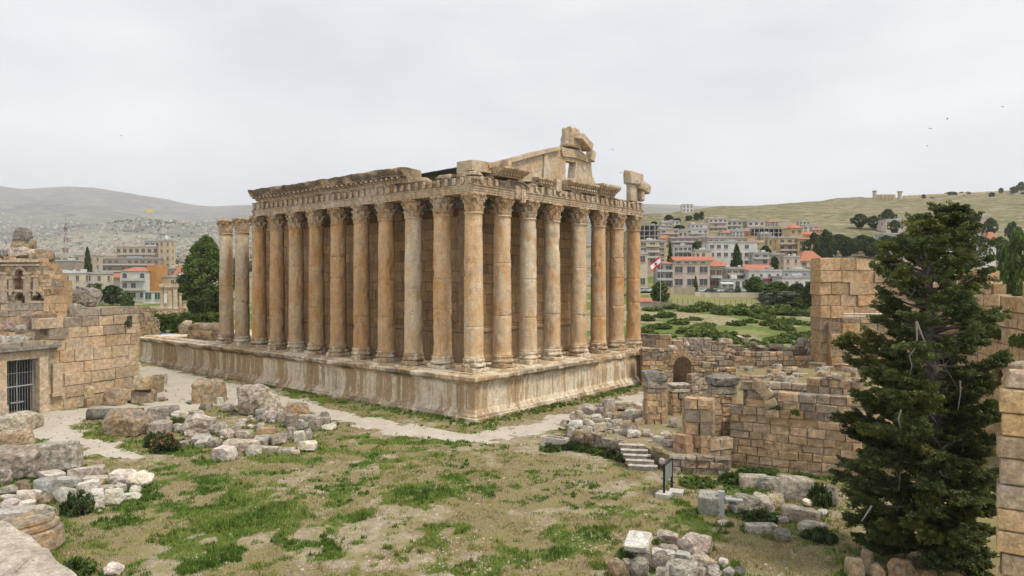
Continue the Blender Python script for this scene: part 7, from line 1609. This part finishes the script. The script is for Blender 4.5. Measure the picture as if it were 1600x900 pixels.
# far houses of the valley
def small_house(seed):
    rr = random.Random(seed); q = MB(); w_, d_, h_ = rr.uniform(9, 15), rr.uniform(8, 11), rr.choice((4.5, 7, 9)); q.box((0, 0, h_ / 2 - 1), (w_, d_, h_ + 2)); q.box((0, 0, h_ + .1), (w_ + .6, d_ + .6, .3), 0, (.8, .8, .8)); q.box((w_ * .2, 0, h_ + 1.2), (3, 3, 2))
    for f in range(max(1, int(h_ / 3.3))):
        for k in range(3): q.box((-w_ * .32 + k * w_ * .32, -d_ / 2, 1.7 + f * 3.1), (1.6, .2, 1.5), 0, (.12, .12, .13))
    return q
_sh = {}
rr = random.Random(21); cnt = 0
def far_house(u, D, wl, lab, grp, k):
    global cnt
    p = gp(u, D); key = (k, wl)
    if key not in _sh: o = small_house(k).build('valley_house', M['w_' + wl]); _sh[key] = o.data
    else: o = bpy.data.objects.new('valley_house', _sh[key]); C.collection.objects.link(o)
    o.location = p; o.rotation_euler = (0, 0, FACE + rr.uniform(-.5, .5)); tag(o, lab, 'house', grp); cnt += 1
for i in range(270):
    u = rr.choice((rr.uniform(-10, 345), rr.uniform(0, 340))); D = math.exp(rr.uniform(math.log(470), math.log(2300)))
    far_house(u, D, rr.choice(('white', 'cream', 'grey', 'tan', 'concrete', 'stone')), 'tiny pale house in the hazy valley town', 'far houses in the valley', rr.randrange(4))
q = MB()
for i in range(2600):
    u = rr.uniform(-60, 400); D = math.exp(rr.uniform(math.log(1000), math.log(4600))); p = gp(u, D); h_ = rr.uniform(4, 9); v = rr.uniform(.65, 1.35)
    q.box((p[0], p[1], p[2] + h_ / 2 - 1), (rr.uniform(7, 13), rr.uniform(6, 10), h_ + 2), FACE + rr.uniform(-.5, .5), (v, v * .97, v * .92))
tag(q.build('far_town', M['w_grey']), 'hazy mass of tiny buildings across the valley floor', 'town', kind='stuff')
ce_ = []; 
for i in range(1500):
    u = rr.uniform(-60, 400); D = math.exp(rr.uniform(math.log(480), math.log(4200))); p = gp(u, D); ce_.append(p + np.array([0, 0, 2.5]))
rg = np.random.default_rng(4); g_ = rg.uniform(.6, 1.3, len(ce_)); V, Fq, cc = leaves(np.array(ce_), 4.2, 20, 2.2, rg, np.stack([g_, g_, g_], -1)); tag(mesh_obj('far_treeline', V, Fq, M['dark_leaf'], col=cc), 'scattered dark trees between the houses of the valley', 'trees', kind='stuff')
# watch towers and wall on the crest
for i, (u, y0, y1, w_, lab) in enumerate(((1365.5, 298, 309, 6.5, 'stubby watchtower at the left end of the crest wall'), (1405, 299, 314, 7.5, 'flat capped watchtower at the right end of the crest wall'))):
    D = 1000 if i == 0 else 960; p = gp(u, D); zt_ = CZ + (HOR - y0) * D / F; h = zt_ - p[2]; r = w_ * D / F / 2; root = thing('watchtower', lab, 'tower', tuple(p)); q = MB(); q.lathe([(r * .85, -1), (r * .8, h - 2.2), (r, h - 2.0), (r, h - 1.2)], 8); q.build('tower_body', M['w_tan'], root); q = MB(); q.lathe([(r * 1.1, h - .6), (r * 1.15, h - .3), (.3, h)], 8); q.build('roof', M['w_brown'], root)
    q = MB()
    for k in range(4): q.tube([(r * .8 * math.cos(k * 1.57), r * .8 * math.sin(k * 1.57), h - 1.3), (r * .8 * math.cos(k * 1.57), r * .8 * math.sin(k * 1.57), h - .5)], .25, 4)
    q.build('lookout', M['w_brown'], root)
def crest_wall(pts, lab):
    q = MB()
    for (u0, y0, D0), (u1, y1, D1) in zip(pts[:-1], pts[1:]):
        for k in range(10):
            ua, ub = u0 + (u1 - u0) * k / 10, u0 + (u1 - u0) * (k + 1) / 10; D_ = D0 + (D1 - D0) * (k + .5) / 10; a, b_ = gp(ua, D_), gp(ub, D_); c = (a + b_) / 2; h = max(1.5, CZ + (HOR - (y0 + (y1 - y0) * (k + .5) / 10)) * D_ / F - c[2]); q.box((c[0], c[1], c[2] + h / 2 - 1), (np.linalg.norm(b_ - a) + .2, .8, h + 2), math.atan2(b_[1] - a[1], b_[0] - a[0]), (.9 + .2 * (k % 2), .9 + .2 * (k % 2), .9))
    p = gp(pts[0][0], pts[0][2]); tag(q.build('crest_wall', M['w_tan'], loc=tuple(p)), lab, 'wall')
crest_wall([(1369, 304, 1000), (1398, 304, 970)], 'tan wall between the two watchtowers'); crest_wall([(1410, 306, 980), (1450, 304, 1020)], 'low tan wall right of the flat capped watchtower'); crest_wall([(1450, 304, 1020), (1598, 297, 1150)], 'long tan wall along the right of the crest')
# street, low walls, fence, kiosk
def strip(name, pts, w_, mat, up=.08):
    V, Fq = [], []
    for i, (u, D) in enumerate(pts):
        for s_ in (-.5, .5): p = gp(u, D + s_ * w_); V.append((p[0], p[1], max(tz(u, D), p[2]) + up))
    Fq = [(2 * i, 2 * i + 2, 2 * i + 3, 2 * i + 1) for i in range(len(pts) - 1)]; return tag(mesh_obj(name, V, Fq, mat), kind='structure')
strip('track', [(u, 118 + (1225 - u) * .42) for u in range(1150, 1262, 6)], 3.0, M['path'], .3)
M['asphalt'] = plain('grey_asphalt', (.11, .11, .105), .9, .2, .5); strip('street', [(u, 243) for u in range(960, 1320, 6)], 7.5, M['asphalt'], .25)
def low_wall(u0, D0, u1, D1, h, mat, lab):
    q = MB(); n_ = 14
    for k in range(n_):
        a, b_ = gp(u0 + (u1 - u0) * k / n_, D0 + (D1 - D0) * k / n_), gp(u0 + (u1 - u0) * (k + 1) / n_, D0 + (D1 - D0) * (k + 1) / n_); c = (a + b_) / 2; v = random.Random(k).uniform(.85, 1.15); q.box((c[0], c[1], c[2] + h / 2 - .4), (np.linalg.norm(b_ - a) + .05, .5, h + .8), math.atan2(b_[1] - a[1], b_[0] - a[0]), (v, v, v))
    p = gp(u0, D0); tag(q.build('garden_wall', M[mat], loc=tuple(p), disp=rough(.05, .5, 2)), lab, 'wall')
low_wall(1042, 237, 1086, 236, 2.2, 'w_stone', 'stone wall under the parked cars, left stretch'); low_wall(1086, 230, 1195, 226, 1.5, 'w_cream', 'pale low wall behind the mown fenced lawn'); low_wall(1040, 203, 1120, 202, 1.0, 'w_stone', 'low stone wall in front of the fenced lawn'); low_wall(1012, 206, 1050, 205, 1.8, 'w_brown', 'brown wall below the round tree at the flagpole')
fr = thing('wire_fence', 'thin wire fence with dark posts along the mown lawn', 'fence', tuple(gp(1050, 208))); M['fence'] = plain('dark_fence_steel', (.10, .10, .09), .6, .1, 1)
pf = None; prev = None; wires = MB()
for k in range(19):
    u = 1050 + k * 8.3; p = gp(u, 208 - k * .15)
    if pf is None: q = MB(); q.tube([(0, 0, -.3), (0, 0, 2.3)], .06, 5); o = q.build('post', M['fence'], fr); pf = o.data
    else: o = bpy.data.objects.new('post', pf); C.collection.objects.link(o); o.parent = fr
    o.location = Vector(p) - fr.location
    if prev is not None:
        for z in (.4, 1.0, 1.6, 2.2): wires.tube([prev + (0, 0, z), p + (0, 0, z)], .012, 3, cap=False)
    prev = p
wloc(wires.build('wire', M['fence'], fr), fr.location)
kp = gp(1007, 200); root = thing('kiosk', 'small kiosk with an orange red roof beside the last temple column', 'kiosk', tuple(kp), FACE); q = MB(); q.box((0, 1.5, 1.0), (3.8, 3, 2.6)); q.build('wall', M['w_grey'], root); q = MB(); q.prism([(-2.4, -.4, 2.3), (2.4, -.4, 2.3), (1.8, 1.5, 3.5), (-1.8, 1.5, 3.5)], (0, .1, .02)); q.prism([(-2.4, 3.4, 2.3), (2.4, 3.4, 2.3), (1.8, 1.62, 3.5), (-1.8, 1.62, 3.5)], (0, -.1, .02)); q.build('roof', M['tile'], root)
# cars
M['tyre'] = plain('tyre_rubber', (.02, .02, .02), .9, .1); M['rim'] = plain('wheel_metal', (.4, .4, .41), .4, .1, 3, .6)
CARC = {'white': (.68, .68, .67), 'silver': (.42, .43, .45), 'black': (.03, .03, .035), 'dark_blue': (.04, .06, .13), 'grey': (.2, .2, .21), 'pale_blue': (.35, .45, .58)}
for k, c in CARC.items(): M['car_' + k] = plain('car_paint_' + k, c, .3, .05, 1, spec=.5)
_cm = {}
def car(u, D, colr, label, yaw=0, z=None):
    p = gp(u, D); zz = p[2] + .28 if z is None else z; root = thing('parked_car', label, 'car', (p[0], p[1], zz), FACE + yaw, 'cars parked along the street')
    def body():
        q = MB(); side = [(-2.15, .35), (-2.2, .65), (-2.05, .85), (-1.55, .93), (-.95, 1.38), (.35, 1.42), (1.0, .98), (1.9, .86), (2.2, .68), (2.2, .35)]
        q.prism([(x, -.86, z) for x, z in side], (0, 1.72, 0)); return q
    def glass():
        q = MB()
        for y in (-.875, .845): q.prism([(-1.35, y, .97), (-.88, y, 1.30), (.28, y, 1.34), (.72, y, .98)], (0, .03, 0))
        q.prism([(.40, -.75, 1.38), (.40, .75, 1.38), (.98, .80, 1.02), (.98, -.80, 1.02)], (.02, 0, .03)); q.prism([(-1.0, -.75, 1.33), (-1.0, .75, 1.33), (-1.52, .80, .97), (-1.52, -.80, .97)], (-.03, 0, .02)); return q
    def wheel(): q = MB(); V = MB(); V.lathe([(.1, -.1), (.30, -.1), (.33, -.06), (.33, .06), (.30, .1), (.1, .1)], 14); v = np.array(V.v)[:, [0, 2, 1]]; q.add(v, [f[::-1] for f in V.f]); return q
    def hub(): q = MB(); V = MB(); V.lathe([(.05, -.12), (.19, -.12), (.19, .12), (.05, .12)], 10); v = np.array(V.v)[:, [0, 2, 1]]; q.add(v, [f[::-1] for f in V.f]); return q
    def lamp(): q = MB(); q.box((0, 0, 0), (.08, .34, .14)); return q
    def put(nm, fn, mat, loc=(0, 0, 0), par=root, key=None):
        key = (nm, mat)
        if key in _cm: o = bpy.data.objects.new(nm, _cm[key]); C.collection.objects.link(o); o.parent = par
        else: o = fn().build(nm, M[mat], par); _cm[key] = o.data
        o.location = loc; return o
    put('body', body, 'car_' + colr); put('window', glass, 'window')
    for x in (-1.35, 1.35):
        for y in (-.8, .8): w_ = put('wheel', wheel, 'tyre', (x, y, .33)); put('rim', hub, 'rim', (0, 0, 0), w_)
    for y in (-.6, .6): put('headlight', lamp, 'w_white', (2.19, y, .68)); put('tail_light', lamp, 'red_steel', (-2.16, y, .72))
for u, D, c, lab, yw in ((1003, 241, 'silver', 'silver car beside the last temple column', 0), (1012, 241.6, 'white', 'white car behind the round tree', 0), (1057, 241, 'dark_blue', 'dark blue car before the pinkish stone house', .05), (1073, 241, 'silver', 'silver car just right of the dark blue one', 0), (1096, 241, 'white', 'white car right of the narrow green tree', .1), (1110, 241, 'black', 'black car between two white cars', 0), (1120, 241, 'white', 'white car before the brown house', -.1), (1142, 241, 'grey', 'dark grey car before the awning shop', .1), (1085, 241.5, 'black', 'black car half behind the narrow green tree', 0)): car(u, D, c, lab, yw)
car(167, 252, 'white', 'white car parked left of the white villa', .1); car(180, 252, 'pale_blue', 'pale blue car parked by the white villa', 0); car(190, 254, 'white', 'second white car right beside the white villa', .1)
# flags
def flag_mesh(L_, H_, fn, wav=.3):
    nx, nz_ = 30, 20; V, Fq, mi = [], [], []
    for i in range(nx + 1):
        for j in range(nz_ + 1): x = i / nx; V.append((x * L_, wav * math.sin(x * 7) * x, -H_ / 2 + H_ * j / nz_ - x * .35 * L_ * .35))
    for i in range(nx):
        for j in range(nz_): a = i * (nz_ + 1) + j; Fq.append((a, a + nz_ + 1, a + nz_ + 2, a + 1)); mi.append(fn((i + .5) / nx, (j + .5) / nz_))
    return V, Fq, mi
def lebanon(x, z):
    if z < .25 or z > .75: return 0
    cz = (z - .27) / .46; cx_ = abs(x - .5)
    if cz < .12: return 2 if cx_ < .02 else 1
    tier = ((1 - cz) * 3) % 1; return 2 if cx_ < .15 * (1 - cz) * .9 + .05 * tier * (1 - cz) + .01 else 1
M['flag_red'] = plain('flag_red', (.55, .03, .04), .8, .05); M['flag_white'] = plain('flag_white', (.75, .75, .74), .8, .05); M['flag_green'] = plain('flag_green', (.02, .22, .07), .8, .05); M['flag_yellow'] = plain('flag_yellow', (.75, .50, .06), .8, .05)
fp = gp(1032, 208); root = thing('flagpole', 'white flagpole flying a red and white flag with a green cedar', 'flagpole', tuple(fp)); zt_ = CZ + (HOR - 398) * 208 / F; q = MB(); q.tube([(0, 0, 0), (0, 0, zt_ - fp[2])], [.12, .07], 8); q.build('pole', M['white_steel'], root)
V, Fq, mi = flag_mesh(3.9, 2.3, lebanon); o = mesh_obj('flag', V, Fq, None, root, mats=[M['flag_red'], M['flag_white'], M['flag_green']], midx=mi); o.location = (0, 0, zt_ - fp[2] - 1.6); o.rotation_euler = (0, .52, FACE + math.pi + .25)
yp = gp(240, 1500); root = thing('flagpole', 'tall pole with a yellow flag far above the valley town', 'flagpole', tuple(yp)); zt_ = CZ + (HOR - 327) * 1500 / F; q = MB(); q.tube([(0, 0, 0), (0, 0, zt_ - yp[2])], [.35, .18], 6); q.build('pole', M['tin'], root)
V, Fq, mi = flag_mesh(12, 6.5, lambda x, z: 0, 1.0); o = mesh_obj('flag', V, Fq, M['flag_yellow'], root); o.location = (0, 0, zt_ - yp[2] - 3.6); o.rotation_euler = (0, -.1, FACE + math.pi + .3)
# person on the lawn path: one skinned body
def person(p, label, cloth):
    me = bpy.data.meshes.new('person'); vs = [(0, 0, .95), (0, 0, 1.2), (0, 0, 1.42), (0, 0, 1.55), (0, -.01, 1.68), (.10, 0, .9), (.12, .05, .5), (.13, .10, .05), (.13, -.06, .04), (-.10, 0, .9), (-.11, -.08, .5), (-.12, -.12, .05), (-.12, -.28, .04), (.20, 0, 1.40), (.26, .03, 1.12), (.25, -.08, .86), (-.20, 0, 1.40), (-.26, -.02, 1.12), (-.24, -.12, .88)]
    me.from_pydata(vs, [(0, 1), (1, 2), (2, 3), (3, 4), (0, 5), (5, 6), (6, 7), (7, 8), (0, 9), (9, 10), (10, 11), (11, 12), (2, 13), (13, 14), (14, 15), (2, 16), (16, 17), (17, 18)], []); a = me.color_attributes.new('Col', 'FLOAT_COLOR', 'POINT'); 
    for d in a.data: d.color = (1, 1, 1, 1)
    o = bpy.data.objects.new('person', me); C.collection.objects.link(o); m_ = o.modifiers.new('skin', 'SKIN'); sv = me.skin_vertices[0].data
    for i, r in enumerate((.16, .15, .17, .06, .11, .10, .075, .05, .045, .10, .075, .05, .045, .07, .05, .04, .07, .05, .04)): sv[i].radius = (r, r)
    sv[0].use_root = True; o.modifiers.new('sub', 'SUBSURF').levels = 2; me.materials.append(M[cloth]); o.location = p; o.rotation_euler = (0, 0, FACE); return tag(o, label, 'person')
D_ = find_D(1096, 478); person(gp(1096, D_) , 'person in dark clothes walking along the fenced lawn', 'black')
# birds
M['bird'] = plain('dark_feathers', (.035, .035, .04), .8, .1)
def bird(px, py, D, span, dive, label, i):
    q = MB(); q.tube([(0, -.5, 0), (0, -.35, .02), (0, 0, .03), (0, .3, .01), (0, .42, 0)], [.01, .06, .10, .06, .01], 6)
    q.add([(-.06, .42, 0), (.06, .42, 0), (.14, .62, .01), (0, .54, 0), (-.14, .62, .01)], [(0, 1, 2, 3, 4)])
    for s_ in (-1, 1): w_ = [(0, -.18, .03), (s_ * .45, -.22, .22), (s_ * 1.0, .12, .16), (s_ * .5, .10, .20), (0, .16, .03)]; q.add(w_ + [(x, y, z - .025) for x, y, z in w_], [(0, 1, 2, 3, 4), (9, 8, 7, 6, 5)] + [(k, (k + 1) % 5, 5 + (k + 1) % 5, 5 + k) for k in range(5)])
    o = q.build('bird', M['bird']); o.scale = (span / 2,) * 3; o.location = dep(px, py, D); o.rotation_euler = (dive, .3 * math.sin(i * 2.1), FACE + i * 1.3); tag(o, label, 'bird', 'birds over the temple')
for i, (x, y, lab) in enumerate(((1567, 167, 'topmost bird, close to the frame edge'), (1480, 186, 'upper of the three birds right of the temple sky'), (1453, 201, 'middle of the three birds in the right sky'), (1449, 228, 'lowest of the three birds in the right sky'), (957, 234, 'bird just right of the gable top boulder'), (970, 270, 'bird just left of the corner pier on the temple'), (190, 212, 'lone bird in the left sky'))): bird(x, y, 92 + i * 3, .62, .4 * math.sin(i), lab, i)
# ------------------------------------------------------------------ the air
q = MB(); q.box((0, 0, 0), (40000, 40000, 1500)); hz = q.build('haze', None); hz.location = (CX, CY, 1500 / 2 - 62); 
m = bpy.data.materials.new('air'); m.use_nodes = True; t = m.node_tree; t.nodes.remove(t.nodes['Principled BSDF']); pv = nn(t, 'ShaderNodeVolumePrincipled'); pv.inputs['Color'].default_value = (.93, .955, 1.0, 1); pv.inputs['Density'].default_value = 8e-5; pv.inputs['Anisotropy'].default_value = .2
t.links.new(pv.outputs[0], t.nodes['Material Output'].inputs['Volume']); hz.data.materials.clear(); hz.data.materials.append(m); tag(hz, 'pale haze in the air over the valley', 'haze', kind='stuff')
